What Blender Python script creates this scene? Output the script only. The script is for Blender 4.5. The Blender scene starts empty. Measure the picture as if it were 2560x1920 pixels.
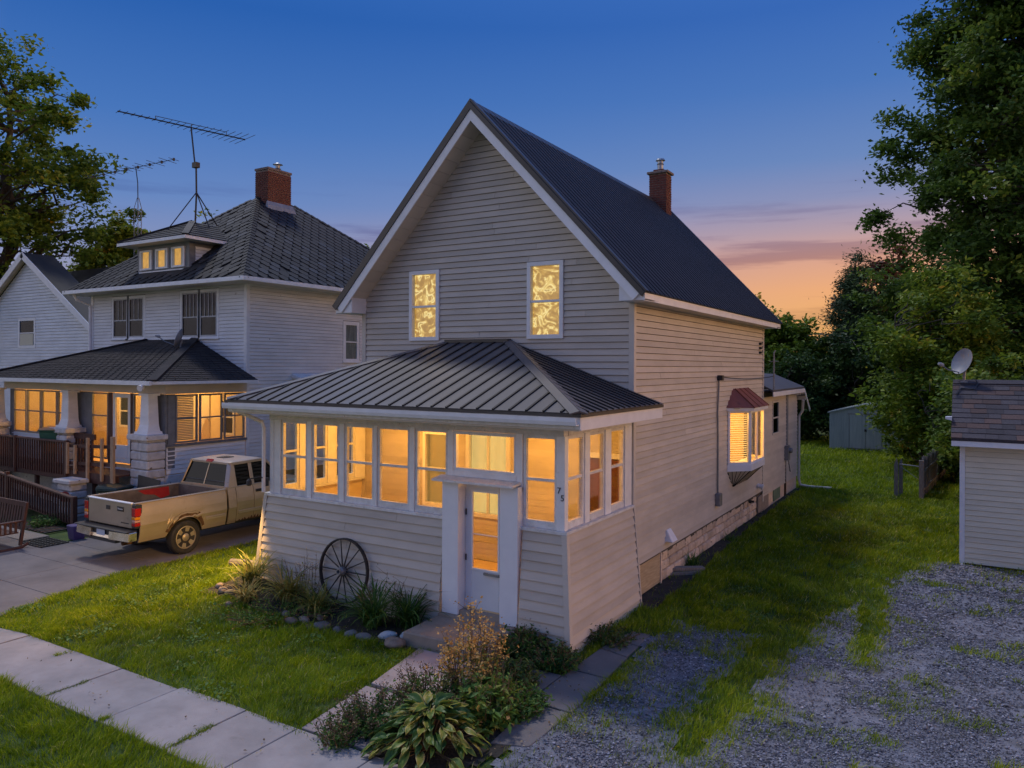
import bpy, bmesh, math, random
import numpy as np
from mathutils import Vector, Matrix
R = math.radians
random.seed(5)
rng = np.random.default_rng(11)
scene = bpy.context.scene
col = scene.collection

# ------------------------------------------------------------------ camera
cam_d = bpy.data.cameras.new('camera')
cam = bpy.data.objects.new('camera', cam_d)
col.objects.link(cam)
YAW, ROLL = 0.5446, 0.0048
cr, sr = math.cos(ROLL), math.sin(ROLL)
Rv = Vector((math.cos(YAW), math.sin(YAW), 0)); Uv = Vector((0, 0, 1)); Fv = Vector((-math.sin(YAW), math.cos(YAW), 0))
cx = cr*Rv + sr*Uv; cy = -sr*Rv + cr*Uv; cz = -Fv
cam.matrix_world = Matrix(((cx.x, cy.x, cz.x, 0), (cx.y, cy.y, cz.y, 0), (cx.z, cy.z, cz.z, 4.05), (0, 0, 0, 1)))
cam_d.sensor_width = 36; cam_d.lens = 36*1876.5/2560
cam_d.shift_y = -45.25/2560
cam_d.clip_start = 0.1; cam_d.clip_end = 3000
scene.camera = cam

# ------------------------------------------------------------------ render settings
scene.render.engine = 'CYCLES'
scene.cycles.use_denoising = True
scene.cycles.max_bounces = 6
scene.cycles.transparent_max_bounces = 12
scene.cycles.sample_clamp_indirect = 4
scene.view_settings.view_transform = 'Standard'
scene.view_settings.look = 'None'
scene.view_settings.gamma = 1
scene.view_settings.use_curve_mapping = False
scene.view_settings.exposure = 0.28

def lin(c):
    return tuple(((x/255)/12.92 if x/255 <= .04045 else ((x/255+.055)/1.055)**2.4) for x in c)

# ------------------------------------------------------------------ dusk sky
SKY_STRENGTH = 1.0
world = bpy.data.worlds.new('World'); scene.world = world
world.use_nodes = True
nt = world.node_tree; N = nt.nodes; L = nt.links
N.clear()
wout = N.new('ShaderNodeOutputWorld'); wbg = N.new('ShaderNodeBackground')
wbg.inputs['Strength'].default_value = SKY_STRENGTH
tc = N.new('ShaderNodeTexCoord'); sep = N.new('ShaderNodeSeparateXYZ')
L.new(tc.outputs['Generated'], sep.inputs[0])
def ramp(tree, stops, interp='LINEAR'):
    n = tree.nodes.new('ShaderNodeValToRGB'); e = n.color_ramp.elements
    n.color_ramp.interpolation = interp
    while len(e) < len(stops): e.new(0.5)
    for k, (p, c) in enumerate(stops):
        e[k].position = p; e[k].color = (c[0], c[1], c[2], 1)
    return n
zmap = N.new('ShaderNodeMapRange'); zmap.inputs[1].default_value = -0.1; zmap.inputs[2].default_value = 1.0
L.new(sep.outputs['Z'], zmap.inputs[0])
zp = lambda z: (z+.1)/1.1
DIM = lambda c, z: tuple(v*(.76 if z < .5 else 1) for v in lin(c))
glow = ramp(nt, [(zp(z), DIM(c, z)) for z, c in ((-.02, (236, 148, 76)), (.05, (252, 186, 108)), (.095, (250, 180, 122)), (.13, (232, 172, 142)), (.165, (192, 164, 172)), (.205, (146, 152, 190)), (.25, (112, 142, 196)), (.33, (80, 124, 194)), (.41, (60, 109, 189)), (.65, (66, 112, 188)), (1, (76, 118, 188)))])
away = ramp(nt, [(zp(z), DIM(c, z)) for z, c in ((-.02, (176, 156, 170)), (.06, (174, 160, 176)), (.12, (148, 155, 190)), (.2, (106, 140, 199)), (.29, (74, 122, 194)), (.41, (43, 99, 180)), (.65, (58, 106, 182)), (1, (76, 118, 188)))])
L.new(zmap.outputs[0], glow.inputs[0]); L.new(zmap.outputs[0], away.inputs[0])
flat = N.new('ShaderNodeVectorMath'); flat.operation = 'MULTIPLY'; flat.inputs[1].default_value = (1, 1, 0)
nrm = N.new('ShaderNodeVectorMath'); nrm.operation = 'NORMALIZE'
dot = N.new('ShaderNodeVectorMath'); dot.operation = 'DOT_PRODUCT'
SUNSET_AZ = R(62)
dot.inputs[1].default_value = (math.sin(SUNSET_AZ), math.cos(SUNSET_AZ), 0)
L.new(tc.outputs['Generated'], flat.inputs[0]); L.new(flat.outputs[0], nrm.inputs[0]); L.new(nrm.outputs[0], dot.inputs[0])
azm = N.new('ShaderNodeMapRange'); azm.interpolation_type = 'SMOOTHSTEP'
azm.inputs[1].default_value = -0.55; azm.inputs[2].default_value = 0.5
L.new(dot.outputs['Value'], azm.inputs[0])
mixs = N.new('ShaderNodeMixRGB'); L.new(azm.outputs[0], mixs.inputs[0]); L.new(away.outputs[0], mixs.inputs[1]); L.new(glow.outputs[0], mixs.inputs[2])
# unseen afterglow core out of frame, strengthened to warm the right-facing walls
core = ramp(nt, [(zp(z), c) for z, c in ((-.02, (3.4, 1.6, .5)), (.07, (4.6, 2.4, .95)), (.16, (3.1, 1.8, .95)), (.27, (1.3, .95, .75)), (.42, (.2, .28, .54)), (.65, (.07, .17, .5)), (1, (.073, .18, .503)))])
L.new(zmap.outputs[0], core.inputs[0])
azc = N.new('ShaderNodeMapRange'); azc.interpolation_type = 'SMOOTHSTEP'; azc.inputs[1].default_value = .58; azc.inputs[2].default_value = 1.0
L.new(dot.outputs['Value'], azc.inputs[0])
mixk = N.new('ShaderNodeMixRGB'); L.new(azc.outputs[0], mixk.inputs[0]); L.new(mixs.outputs[0], mixk.inputs[1]); L.new(core.outputs[0], mixk.inputs[2]); mixs = mixk
# unseen pale arch opposite the sunset, brightened to light the front walls
anti = ramp(nt, [(zp(z), lin(c)) for z, c in ((-.02, (226, 206, 204)), (.08, (244, 226, 222)), (.2, (238, 230, 236)), (.38, (204, 208, 230)), (.65, (130, 154, 204)), (1, (76, 118, 188)))])
L.new(zmap.outputs[0], anti.inputs[0])
azn = N.new('ShaderNodeMapRange'); azn.interpolation_type = 'SMOOTHSTEP'
azn.inputs[1].default_value = -0.60; azn.inputs[2].default_value = -0.82; azn.inputs[3].default_value = 0.0; azn.inputs[4].default_value = 1.0
L.new(dot.outputs['Value'], azn.inputs[0])
mixa = N.new('ShaderNodeMixRGB'); L.new(azn.outputs[0], mixa.inputs[0]); L.new(mixs.outputs[0], mixa.inputs[1]); L.new(anti.outputs[0], mixa.inputs[2]); mixs = mixa
# thin streaks of cloud low in the sky
cm = N.new('ShaderNodeMapping'); cm.inputs['Scale'].default_value = (2.2, 2.2, 26); cm.inputs['Rotation'].default_value = (0.04, 0.05, 0)
cn = N.new('ShaderNodeTexNoise'); cn.inputs['Scale'].default_value = 1.6; cn.inputs['Detail'].default_value = 6; cn.inputs['Roughness'].default_value = .55
L.new(tc.outputs['Generated'], cm.inputs[0]); L.new(cm.outputs[0], cn.inputs['Vector'])
cth = N.new('ShaderNodeMapRange'); cth.inputs[1].default_value = .50; cth.inputs[2].default_value = .66; cth.interpolation_type = 'SMOOTHSTEP'
L.new(cn.outputs[0], cth.inputs[0])
cz1 = ramp(nt, [(zp(.0), (0, 0, 0)), (zp(.05), (.35, .35, .35)), (zp(.1), (.75, .75, .75)), (zp(.17), (.6, .6, .6)), (zp(.24), (0, 0, 0))])
L.new(zmap.outputs[0], cz1.inputs[0])
cmul = N.new('ShaderNodeMath'); cmul.operation = 'MULTIPLY'; L.new(cth.outputs[0], cmul.inputs[0]); L.new(cz1.outputs[0], cmul.inputs[1])
mixc = N.new('ShaderNodeMixRGB'); mixc.blend_type = 'MULTIPLY'; mixc.inputs[2].default_value = (.50, .46, .62, 1)
L.new(cmul.outputs[0], mixc.inputs[0]); L.new(mixs.outputs[0], mixc.inputs[1])
L.new(mixc.outputs[0], wbg.inputs['Color']); L.new(wbg.outputs[0], wout.inputs[0])

# ------------------------------------------------------------------ soft high light from the rear left
sl = bpy.data.lights.new('sun', 'SUN'); sl.energy = 1.25; sl.angle = R(8); sl.color = (1.0, .95, .90)
sun = bpy.data.objects.new('sun', sl); col.objects.link(sun)
sun.rotation_euler = Vector((0.5, -0.25, -1)).to_track_quat('-Z', 'Y').to_euler()
sun.location = (-30, 20, 40)

# ------------------------------------------------------------------ mesh helpers
OFF = {}
class MB:
    def __init__(s): s.v = []; s.f = []
    def add(s, vs, fs):
        n = len(s.v); s.v += [tuple(p) for p in vs]; s.f += [tuple(i+n for i in f) for f in fs]
    def hexa(s, p):
        s.add(p, [(0, 3, 2, 1), (4, 5, 6, 7), (0, 1, 5, 4), (1, 2, 6, 5), (2, 3, 7, 6), (3, 0, 4, 7)])
    def box(s, x0, x1, y0, y1, z0, z1):
        s.hexa([(x0, y0, z0), (x1, y0, z0), (x1, y1, z0), (x0, y1, z0), (x0, y0, z1), (x1, y0, z1), (x1, y1, z1), (x0, y1, z1)])
    def boxP(s, P, u0, u1, d0, d1, z0, z1):
        s.hexa([P(u0, d0, z0), P(u1, d0, z0), P(u1, d1, z0), P(u0, d1, z0), P(u0, d0, z1), P(u1, d0, z1), P(u1, d1, z1), P(u0, d1, z1)])
    def prism(s, poly, d):
        n = len(poly); d = Vector(d); a = [Vector(p) for p in poly]; b = [p+d for p in a]
        s.add(a+b, [tuple(range(n-1, -1, -1)), tuple(range(n, 2*n))]+[(i, (i+1) % n, n+(i+1) % n, n+i) for i in range(n)])
    def bar(s, p0, p1, w, h, up=(0, 0, 1)):
        p0 = Vector(p0); p1 = Vector(p1); t = (p1-p0).normalized(); up = Vector(up)
        if abs(t.dot(up)) > .98: up = Vector((0, 1, 0))
        a = t.cross(up).normalized()*w/2; b = a.cross(t).normalized()*h/2
        s.hexa([p0-a-b, p0+a-b, p1+a-b, p1-a-b, p0-a+b, p0+a+b, p1+a+b, p1-a+b])
    def tube(s, pts, r, n=8, cap=True):
        pts = [Vector(p) for p in pts]; m = len(pts); rs = r if isinstance(r, (list, tuple)) else [r]*m
        base = len(s.v); prev = None
        for i, p in enumerate(pts):
            t = (pts[min(i+1, m-1)]-pts[max(i-1, 0)]).normalized()
            if prev is None:
                ref = Vector((0, 0, 1)) if abs(t.z) < .9 else Vector((1, 0, 0)); a = t.cross(ref).normalized()
            else:
                a = (prev-t*prev.dot(t)); a = a.normalized() if a.length > 1e-6 else prev
            prev = a; b = t.cross(a)
            for k in range(n):
                q = 2*math.pi*k/n; s.v.append(tuple(p+(a*math.cos(q)+b*math.sin(q))*rs[i]))
        for i in range(m-1):
            for k in range(n):
                s.f.append((base+i*n+k, base+i*n+(k+1) % n, base+(i+1)*n+(k+1) % n, base+(i+1)*n+k))
        if cap:
            s.f.append(tuple(base+k for k in range(n-1, -1, -1))); s.f.append(tuple(base+(m-1)*n+k for k in range(n)))
    def lathe(s, c, axis, prof, n=20):
        axis = Vector(axis).normalized(); c = Vector(c)
        ref = Vector((0, 0, 1)) if abs(axis.z) < .9 else Vector((1, 0, 0)); a = axis.cross(ref).normalized(); b = axis.cross(a)
        base = len(s.v)
        for r, h in prof:
            for k in range(n):
                q = 2*math.pi*k/n; s.v.append(tuple(c+axis*h+(a*math.cos(q)+b*math.sin(q))*r))
        for i in range(len(prof)-1):
            for k in range(n): s.f.append((base+i*n+k, base+i*n+(k+1) % n, base+(i+1)*n+(k+1) % n, base+(i+1)*n+k))
        s.f.append(tuple(base+k for k in range(n-1, -1, -1))); s.f.append(tuple(base+(len(prof)-1)*n+k for k in range(n)))
    def grid(s, P):
        m, n = len(P), len(P[0]); base = len(s.v)
        for r in P: s.v += [tuple(p) for p in r]
        for i in range(m-1):
            for j in range(n-1): s.f.append((base+i*n+j, base+i*n+j+1, base+(i+1)*n+j+1, base+(i+1)*n+j))
    def mesh(s, name, off=(0, 0, 0), bevel=0, smooth=False, recalc=True):
        me = bpy.data.meshes.new(name)
        o = Vector(off)
        me.from_pydata([(p[0]-o.x, p[1]-o.y, p[2]-o.z) for p in s.v], [], s.f)
        if bevel or (recalc and len(s.f) < 30000):
            bm = bmesh.new(); bm.from_mesh(me)
            bmesh.ops.recalc_face_normals(bm, faces=bm.faces)
            if bevel: bmesh.ops.bevel(bm, geom=bm.edges[:], offset=bevel, segments=1, affect='EDGES', clamp_overlap=True)
            bm.to_mesh(me); bm.free()
        if smooth: me.shade_smooth()
        return me
    def build(s, name, m, parent=None, bevel=0, smooth=False, stuff=False, label=None):
        off = OFF[parent.name] if parent else Vector((0, 0, 0))
        return link(name, s.mesh(name, off, bevel, smooth), m, parent, stuff, label)

def link(name, me, m, parent=None, stuff=False, label=None, loc=None, rot=None):
    """Link a mesh object; loc is given in world space."""
    if m is not None and len(me.materials) == 0: me.materials.append(m)
    o = bpy.data.objects.new(name, me); col.objects.link(o)
    off = OFF[parent.name] if parent else Vector((0, 0, 0))
    if parent: o.parent = parent
    OFF[o.name] = off.copy()
    if loc is not None: o.location = Vector(loc)-off
    if rot is not None: o.rotation_euler = rot
    if stuff: o['kind'] = 'stuff'
    if label: o['label'] = label
    return o

def thing(name, label, cat, loc=(0, 0, 0), group=None):
    o = bpy.data.objects.new(name, None); col.objects.link(o); o.location = loc; o.empty_display_size = .2
    o['label'] = label; o['category'] = cat
    if group: o['group'] = group
    OFF[o.name] = Vector(loc)
    return o

def tag(o, label, cat, group=None):
    o['label'] = label; o['category'] = cat
    if group: o['group'] = group
    return o

def np_mesh(name, verts, loops, sizes, tint=None):
    """Mesh from numpy arrays; loops is flat vertex indices, sizes the corner count of each face."""
    me = bpy.data.meshes.new(name)
    me.vertices.add(len(verts)); me.vertices.foreach_set('co', np.asarray(verts, np.float32).ravel())
    me.loops.add(len(loops)); me.loops.foreach_set('vertex_index', np.asarray(loops, np.int32))
    me.polygons.add(len(sizes))
    st = np.concatenate([[0], np.cumsum(sizes)[:-1]])
    me.polygons.foreach_set('loop_start', st.astype(np.int32)); me.polygons.foreach_set('loop_total', np.asarray(sizes, np.int32))
    if tint is not None:
        a = me.attributes.new('tint', 'FLOAT', 'POINT'); a.data.foreach_set('value', np.asarray(tint, np.float32))
    me.update(calc_edges=True)
    return me

# ------------------------------------------------------------------ materials
MATS = {}
def mat(name, c1, c2=None, rough=.7, scale=6, metal=0, bump=0, bscale=60, detail=5, stretch=(1, 1, 1), spots=None, spec=None, coord='Object', c3=None, lo=.35, hi=.65, rnd=.10):
    m = bpy.data.materials.new(name); m.use_nodes = True; t = m.node_tree; n = t.nodes; l = t.links
    p = n['Principled BSDF']; p.inputs['Roughness'].default_value = rough; p.inputs['Metallic'].default_value = metal
    if spec is not None: p.inputs['Specular IOR Level'].default_value = spec
    co = n.new('ShaderNodeTexCoord'); mp = n.new('ShaderNodeMapping'); mp.inputs['Scale'].default_value = stretch
    l.new(co.outputs[coord], mp.inputs[0])
    if c2 is not None:
        nz = n.new('ShaderNodeTexNoise'); nz.inputs['Scale'].default_value = scale; nz.inputs['Detail'].default_value = detail; nz.inputs['Roughness'].default_value = .6
        l.new(mp.outputs[0], nz.inputs['Vector'])
        st = [(lo, c1), (hi, c2)] if c3 is None else [(lo, c1), ((lo+hi)/2, c2), (hi, c3)]
        rp = ramp(t, st); l.new(nz.outputs[0], rp.inputs[0]); last = rp.outputs[0]
        if spots is not None:   # (colour, scale, threshold, softness)
            sc, ss, th, sf = spots
            n2 = n.new('ShaderNodeTexNoise'); n2.inputs['Scale'].default_value = ss; n2.inputs['Detail'].default_value = 8; n2.inputs['Roughness'].default_value = .65
            l.new(mp.outputs[0], n2.inputs['Vector'])
            mr = n.new('ShaderNodeMapRange'); mr.inputs[1].default_value = th; mr.inputs[2].default_value = th+sf
            l.new(n2.outputs[0], mr.inputs[0])
            mx = n.new('ShaderNodeMixRGB'); mx.inputs[2].default_value = (*sc, 1); l.new(mr.outputs[0], mx.inputs[0]); l.new(last, mx.inputs[1]); last = mx.outputs[0]
        oi = n.new('ShaderNodeObjectInfo'); rm = n.new('ShaderNodeMapRange'); rm.inputs[3].default_value = 1-rnd; rm.inputs[4].default_value = 1+rnd*.7
        l.new(oi.outputs['Random'], rm.inputs[0]); vm = n.new('ShaderNodeVectorMath'); vm.operation = 'SCALE'
        l.new(last, vm.inputs[0]); l.new(rm.outputs[0], vm.inputs['Scale']); last = vm.outputs[0]
        l.new(last, p.inputs['Base Color'])
    else:
        p.inputs['Base Color'].default_value = (*c1, 1)
    if bump:
        nb = n.new('ShaderNodeTexNoise'); nb.inputs['Scale'].default_value = bscale; nb.inputs['Detail'].default_value = 6
        l.new(mp.outputs[0], nb.inputs['Vector'])
        b = n.new('ShaderNodeBump'); b.inputs['Strength'].default_value = bump; b.inputs['Distance'].default_value = .02
        l.new(nb.outputs[0], b.inputs['Height']); l.new(b.outputs[0], p.inputs['Normal'])
    MATS[name] = m
    return m

def leafmat(name, stops, trans=.3, rough=.55):
    m = bpy.data.materials.new(name); m.use_nodes = True; t = m.node_tree; n = t.nodes; l = t.links
    p = n['Principled BSDF']; p.inputs['Roughness'].default_value = rough; p.inputs['Specular IOR Level'].default_value = .25
    at = n.new('ShaderNodeAttribute'); at.attribute_name = 'tint'
    rp = ramp(t, stops); l.new(at.outputs['Fac'], rp.inputs[0]); l.new(rp.outputs[0], p.inputs['Base Color'])
    tr = n.new('ShaderNodeBsdfTranslucent'); l.new(rp.outputs[0], tr.inputs['Color'])
    mx = n.new('ShaderNodeMixShader'); mx.inputs[0].default_value = trans
    l.new(p.outputs[0], mx.inputs[1]); l.new(tr.outputs[0], mx.inputs[2]); l.new(mx.outputs[0], n['Material Output'].inputs[0])
    return m

def glassmat(name, tint=(1, 1, 1), base=.05, rim=.5, rough=.02):
    m = bpy.data.materials.new(name); m.use_nodes = True; t = m.node_tree; n = t.nodes; l = t.links
    n.remove(n['Principled BSDF'])
    tr = n.new('ShaderNodeBsdfTransparent'); tr.inputs[0].default_value = (*tint, 1)
    gl = n.new('ShaderNodeBsdfGlossy'); gl.inputs['Roughness'].default_value = rough
    lw = n.new('ShaderNodeLayerWeight'); lw.inputs[0].default_value = .2
    mr = n.new('ShaderNodeMapRange'); mr.inputs[3].default_value = base; mr.inputs[4].default_value = rim
    l.new(lw.outputs['Fresnel'], mr.inputs[0])
    mx = n.new('ShaderNodeMixShader'); l.new(mr.outputs[0], mx.inputs[0]); l.new(tr.outputs[0], mx.inputs[1]); l.new(gl.outputs[0], mx.inputs[2])
    l.new(mx.outputs[0], n['Material Output'].inputs[0])
    return m

def litmat(name, stops, strength, scale=3, distort=1.5, stretch=(1, 1, 1), wave=False):
    """A lit curtain, blind or pane; glow and pattern are put into the emission."""
    m = bpy.data.materials.new(name); m.use_nodes = True; t = m.node_tree; n = t.nodes; l = t.links
    p = n['Principled BSDF']; p.inputs['Roughness'].default_value = .6
    co = n.new('ShaderNodeTexCoord'); mp = n.new('ShaderNodeMapping'); mp.inputs['Scale'].default_value = stretch; l.new(co.outputs['Object'], mp.inputs[0])
    if wave:
        z = n.new('ShaderNodeTexWave'); z.inputs['Scale'].default_value = scale; z.inputs['Distortion'].default_value = distort; z.inputs['Detail'].default_value = 3; z.inputs['Detail Scale'].default_value = 1.4
    else:
        z = n.new('ShaderNodeTexNoise'); z.inputs['Scale'].default_value = scale; z.inputs['Detail'].default_value = 5; z.inputs['Distortion'].default_value = distort
    l.new(mp.outputs[0], z.inputs['Vector'])
    rp = ramp(t, stops); l.new(z.outputs[0], rp.inputs[0])
    p.inputs['Base Color'].default_value = (.35, .26, .13, 1)
    l.new(rp.outputs[0], p.inputs['Emission Color']); p.inputs['Emission Strength'].default_value = strength
    return m

M_vinyl = mat('tan_vinyl', (.47, .42, .36), (.55, .49, .42), .6, 1.3, stretch=(1, 1, 3), bump=.05, bscale=120, spots=((.27, .24, .2), 2.5, .66, .25))
M_lapshade = mat('lap_shade_sheathing', (.07, .06, .05), (.10, .085, .07), .9, 4)  # sheathing darkened so the board gaps draw the shade under each lap
M_vinyl2 = mat('tan_vinyl_trim', (.52, .47, .41), (.56, .51, .445), .6, 3)
M_white = mat('white_paint', (.72, .72, .72), (.82, .82, .82), .5, 5, spots=((.42, .38, .33), 14, .68, .06))
M_trim = mat('clean_white_trim', (.72, .72, .73), (.8, .8, .81), .45, 4)
M_peel = mat('peeling_white_paint', (.6, .59, .57), (.74, .74, .73), .65, 8, bump=.35, bscale=26, spots=((.36, .33, .29), 11, .62, .08))
M_door = mat('white_door_paint', (.70, .71, .74), (.76, .77, .79), .4, 3)
M_roof = mat('dark_ribbed_metal', (.07, .066, .07), (.09, .085, .088), .5, 1.2, stretch=(1, 6, 1), spots=((.085, .08, .085), 3, .62, .2), spec=.3)
M_roofp = mat('brown_grey_ribbed_metal', (.085, .078, .083), (.11, .10, .104), .42, 1.5, spots=((.13, .12, .12), 4, .62, .2))
M_rooft = mat('dark_metal_trim', (.03, .027, .027), (.045, .04, .04), .4, 3)
M_rib = mat('dark_metal_rib', (.012, .011, .013), (.018, .017, .019), .5, 3, spec=.3)
M_soff = mat('cream_soffit', (.56, .51, .44), (.63, .57, .49), .6, 2)
M_brick = mat('dark_red_brick', (.10, .026, .019), (.18, .046, .03), .85, 14, bump=.3, bscale=40, spots=((.32, .25, .22), 9, .63, .05), coord='Generated', stretch=(3, 3, 6))
M_mortar = mat('old_mortar', (.16, .12, .10), (.26, .21, .19), .9, 12, bump=.4, bscale=50)
M_conc = mat('concrete', (.27, .238, .228), (.35, .31, .30), .85, 2.2, bump=.25, bscale=90, spots=((.24, .21, .195), 3.2, .6, .16))
M_concd = mat('dirty_concrete', (.135, .115, .11), (.19, .165, .158), .88, 1.3, bump=.25, bscale=70, spots=((.16, .135, .12), 1.6, .56, .2))
M_cstep = mat('brown_concrete', (.24, .195, .155), (.33, .27, .215), .88, 3, bump=.3, bscale=80, spots=((.16, .13, .1), 5, .6, .15))
M_fstone = mat('tan_rubble_stone', (.56, .43, .31), (.70, .55, .41), .9, 9, bump=.6, bscale=22, spots=((.22, .16, .11), 14, .62, .06), rnd=.28)
M_plywood = mat('bare_plywood', (.38, .28, .16), (.52, .40, .25), .8, 4, stretch=(1, 1, 9))
M_copper = mat('oxide_red_metal', (.20, .055, .03), (.27, .08, .045), .6, 3, spots=((.09, .03, .02), 5, .6, .2))
M_nsid = mat('white_clapboard', (.64, .65, .67), (.77, .78, .80), .6, 1.1, stretch=(1, 1, 3), spots=((.34, .31, .28), 3.5, .66, .08))
M_nsidw = mat('worn_white_clapboard', (.66, .65, .63), (.79, .78, .76), .65, 1.1, stretch=(1, 1, 4), spots=((.10, .09, .08), 2.2, .69, .03))
M_nsh = mat('charcoal_slate', (.006, .006, .008), (.014, .0135, .017), .75, 2.5, spots=((.035, .035, .04), 3, .65, .1), coord='Generated', rnd=.28)
M_nsh2 = mat('charcoal_slate_light', (.016, .016, .019), (.03, .03, .035), .65, 2.5, spots=((.075, .076, .085), 3, .6, .08), coord='Generated', rnd=.28)
M_nsh3 = mat('charcoal_slate_brown', (.009, .008, .008), (.02, .017, .016), .7, 2.5, coord='Generated', rnd=.28)
M_nroof = mat('brown_asphalt', (.022, .018, .018), (.042, .034, .033), .9, 1.6, bump=.5, bscale=50, spots=((.018, .017, .018), 1.3, .52, .12))
M_gtrim = mat('grey_paint', (.13, .14, .155), (.18, .19, .205), .55, 4)
M_gsh = mat('grey_asphalt_shingle', (.055, .046, .05), (.085, .072, .078), .9, 30, bump=.3, bscale=200, rnd=.28)
M_gsh2 = mat('brown_asphalt_shingle', (.085, .052, .045), (.12, .074, .062), .9, 30, bump=.3, bscale=200, rnd=.28)
M_cream = mat('cream_vinyl', (.62, .57, .44), (.69, .64, .50), .6, 2, stretch=(1, 1, 3))
M_dwood = mat('red_brown_wood', (.05, .018, .012), (.10, .038, .026), .7, 6, stretch=(3, 3, 1), bump=.2, bscale=50)
M_lwood = mat('bare_lumber', (.34, .22, .13), (.46, .31, .19), .75, 7, stretch=(4, 4, 1))
M_gwood = mat('weathered_wood', (.17, .14, .115), (.28, .235, .20), .85, 8, stretch=(5, 5, 1), bump=.4, bscale=40)
M_bark = mat('bark', (.05, .04, .032), (.10, .082, .066), .9, 7, stretch=(3, 3, .6), bump=.8, bscale=14)
M_dark = mat('black_metal', (.015, .015, .017), (.025, .025, .028), .5, 5)
M_grey = mat('grey_metal', (.20, .205, .215), (.28, .285, .295), .45, 6, metal=.4)
M_galv = mat('galvanised_metal', (.30, .33, .36), (.42, .45, .48), .38, 6, metal=.6)
M_iron = mat('rusty_black_iron', (.025, .021, .02), (.05, .04, .036), .75, 12, bump=.3, bscale=60)
M_paint = mat('pewter_truck_paint', (.46, .37, .265), (.54, .44, .33), .28, 1.5, metal=.5, spots=((.17, .125, .08), 2.2, .6, .25))
M_bed = mat('dirty_bed_liner', (.07, .055, .05), (.15, .125, .11), .7, 3)
M_redp = mat('red_primer', (.30, .012, .014), (.36, .02, .02), .5, 3)
M_chrome = mat('worn_chrome', (.62, .56, .46), (.8, .77, .72), .25, 5, metal=.9, spots=((.18, .09, .04), 7, .58, .08))
M_rubber = mat('tyre_rubber', (.018, .017, .016), (.035, .033, .03), .8, 10, bump=.3, bscale=50)
M_alloy = mat('dusty_alloy', (.40, .33, .22), (.52, .44, .31), .45, 6, metal=.5)
M_rust = mat('rust', (.055, .026, .012), (.13, .07, .03), .9, 16, bump=.4, bscale=40)
M_redl = mat('red_lens', (.35, .012, .012), rough=.15)
M_ambl = mat('amber_lens', (.65, .25, .01), rough=.15)
M_clrl = mat('pale_lens', (.55, .30, .24), rough=.15)
M_plate = mat('pale_blue_plate', (.42, .48, .58), (.5, .56, .66), .4, 8)
M_badge = mat('white_badge', (.6, .62, .66), rough=.4)
M_green = mat('green_plastic', (.016, .085, .05), (.024, .11, .066), .5, 5)
M_lid = mat('tan_plastic_lid', (.42, .25, .12), (.5, .31, .16), .5, 5)
M_dgreen = mat('dark_green_plastic', (.012, .028, .022), (.02, .042, .032), .5, 5)
M_purple = mat('purple_plastic', (.065, .04, .14), (.09, .058, .19), .5, 5)
M_wstone = mat('white_painted_stone', (.48, .47, .46), (.64, .63, .62), .8, 5, bump=.8, bscale=9, spots=((.17, .13, .10), 7, .63, .05))
M_rock = mat('field_stone', (.17, .13, .10), (.30, .235, .19), .85, 7, bump=.35, bscale=30, coord='Object', rnd=.28)
M_rockg = mat('grey_field_stone', (.12, .12, .125), (.21, .205, .205), .85, 7, bump=.35, bscale=30, rnd=.28)
M_wood_in = mat('interior_boards', (.62, .44, .24), (.7, .52, .30), .55, 4, stretch=(1, 8, 1))
M_wall_in = mat('interior_cream', (.62, .5, .3), (.7, .57, .36), .6, 3)
M_brdoor = mat('dark_red_brown_door', (.11, .022, .012), (.17, .04, .02), .45, 3)
M_shed = mat('pale_blue_steel', (.27, .32, .33), (.33, .375, .385), .45, 1.5, stretch=(8, 8, 1))
M_soil = mat('dark_soil', (.022, .018, .013), (.05, .04, .03), .95, 5, bump=.9, bscale=20)
M_dish = mat('grey_dish_paint', (.24, .25, .28), (.30, .31, .34), .5, 4)
M_glass = glassmat('clear_glass', (.93, .95, .93), .03, .35)
M_gdark = glassmat('dim_glass', (.26, .30, .36), .02, .22)
M_palegrey = mat('pale_grey_paint', (.34, .355, .38), (.42, .435, .46), .55, 4)
M_curtl = mat('pale_curtain', (.16, .165, .175), (.38, .385, .40), .8, 9, stretch=(6, 6, .4))
M_tanmortar = mat('tan_mortar', (.36, .28, .205), (.48, .38, .28), .95, 12, bump=.5, bscale=40)
M_room = mat('dark_room', (.012, .011, .012), rough=.9)
M_curt = mat('grey_curtain', (.015, .018, .024), (.10, .11, .125), .8, 9, stretch=(6, 6, .4))
M_blindw = mat('cream_blind', (.6, .55, .42), rough=.6)
# ================================================================== ground heights
def sstep(x): x = np.clip(x, 0, 1); return x*x*(3-2*x)
def hh(x, y):
    x = np.asarray(x, float); y = np.asarray(y, float)
    return -0.2*sstep((-12.0-x)/2.3) + .17*np.exp(-((x+11.1)/1.35)**2)*sstep((y-7.2)/1.8)
def hz(x, y): return float(hh(x, y))

# ================================================================== shared builders
def wallP(ox, oy, ux, uy, nx, ny):
    return lambda u, d, z: (ox+u*ux+d*nx, oy+u*uy+d*ny, z)

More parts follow.
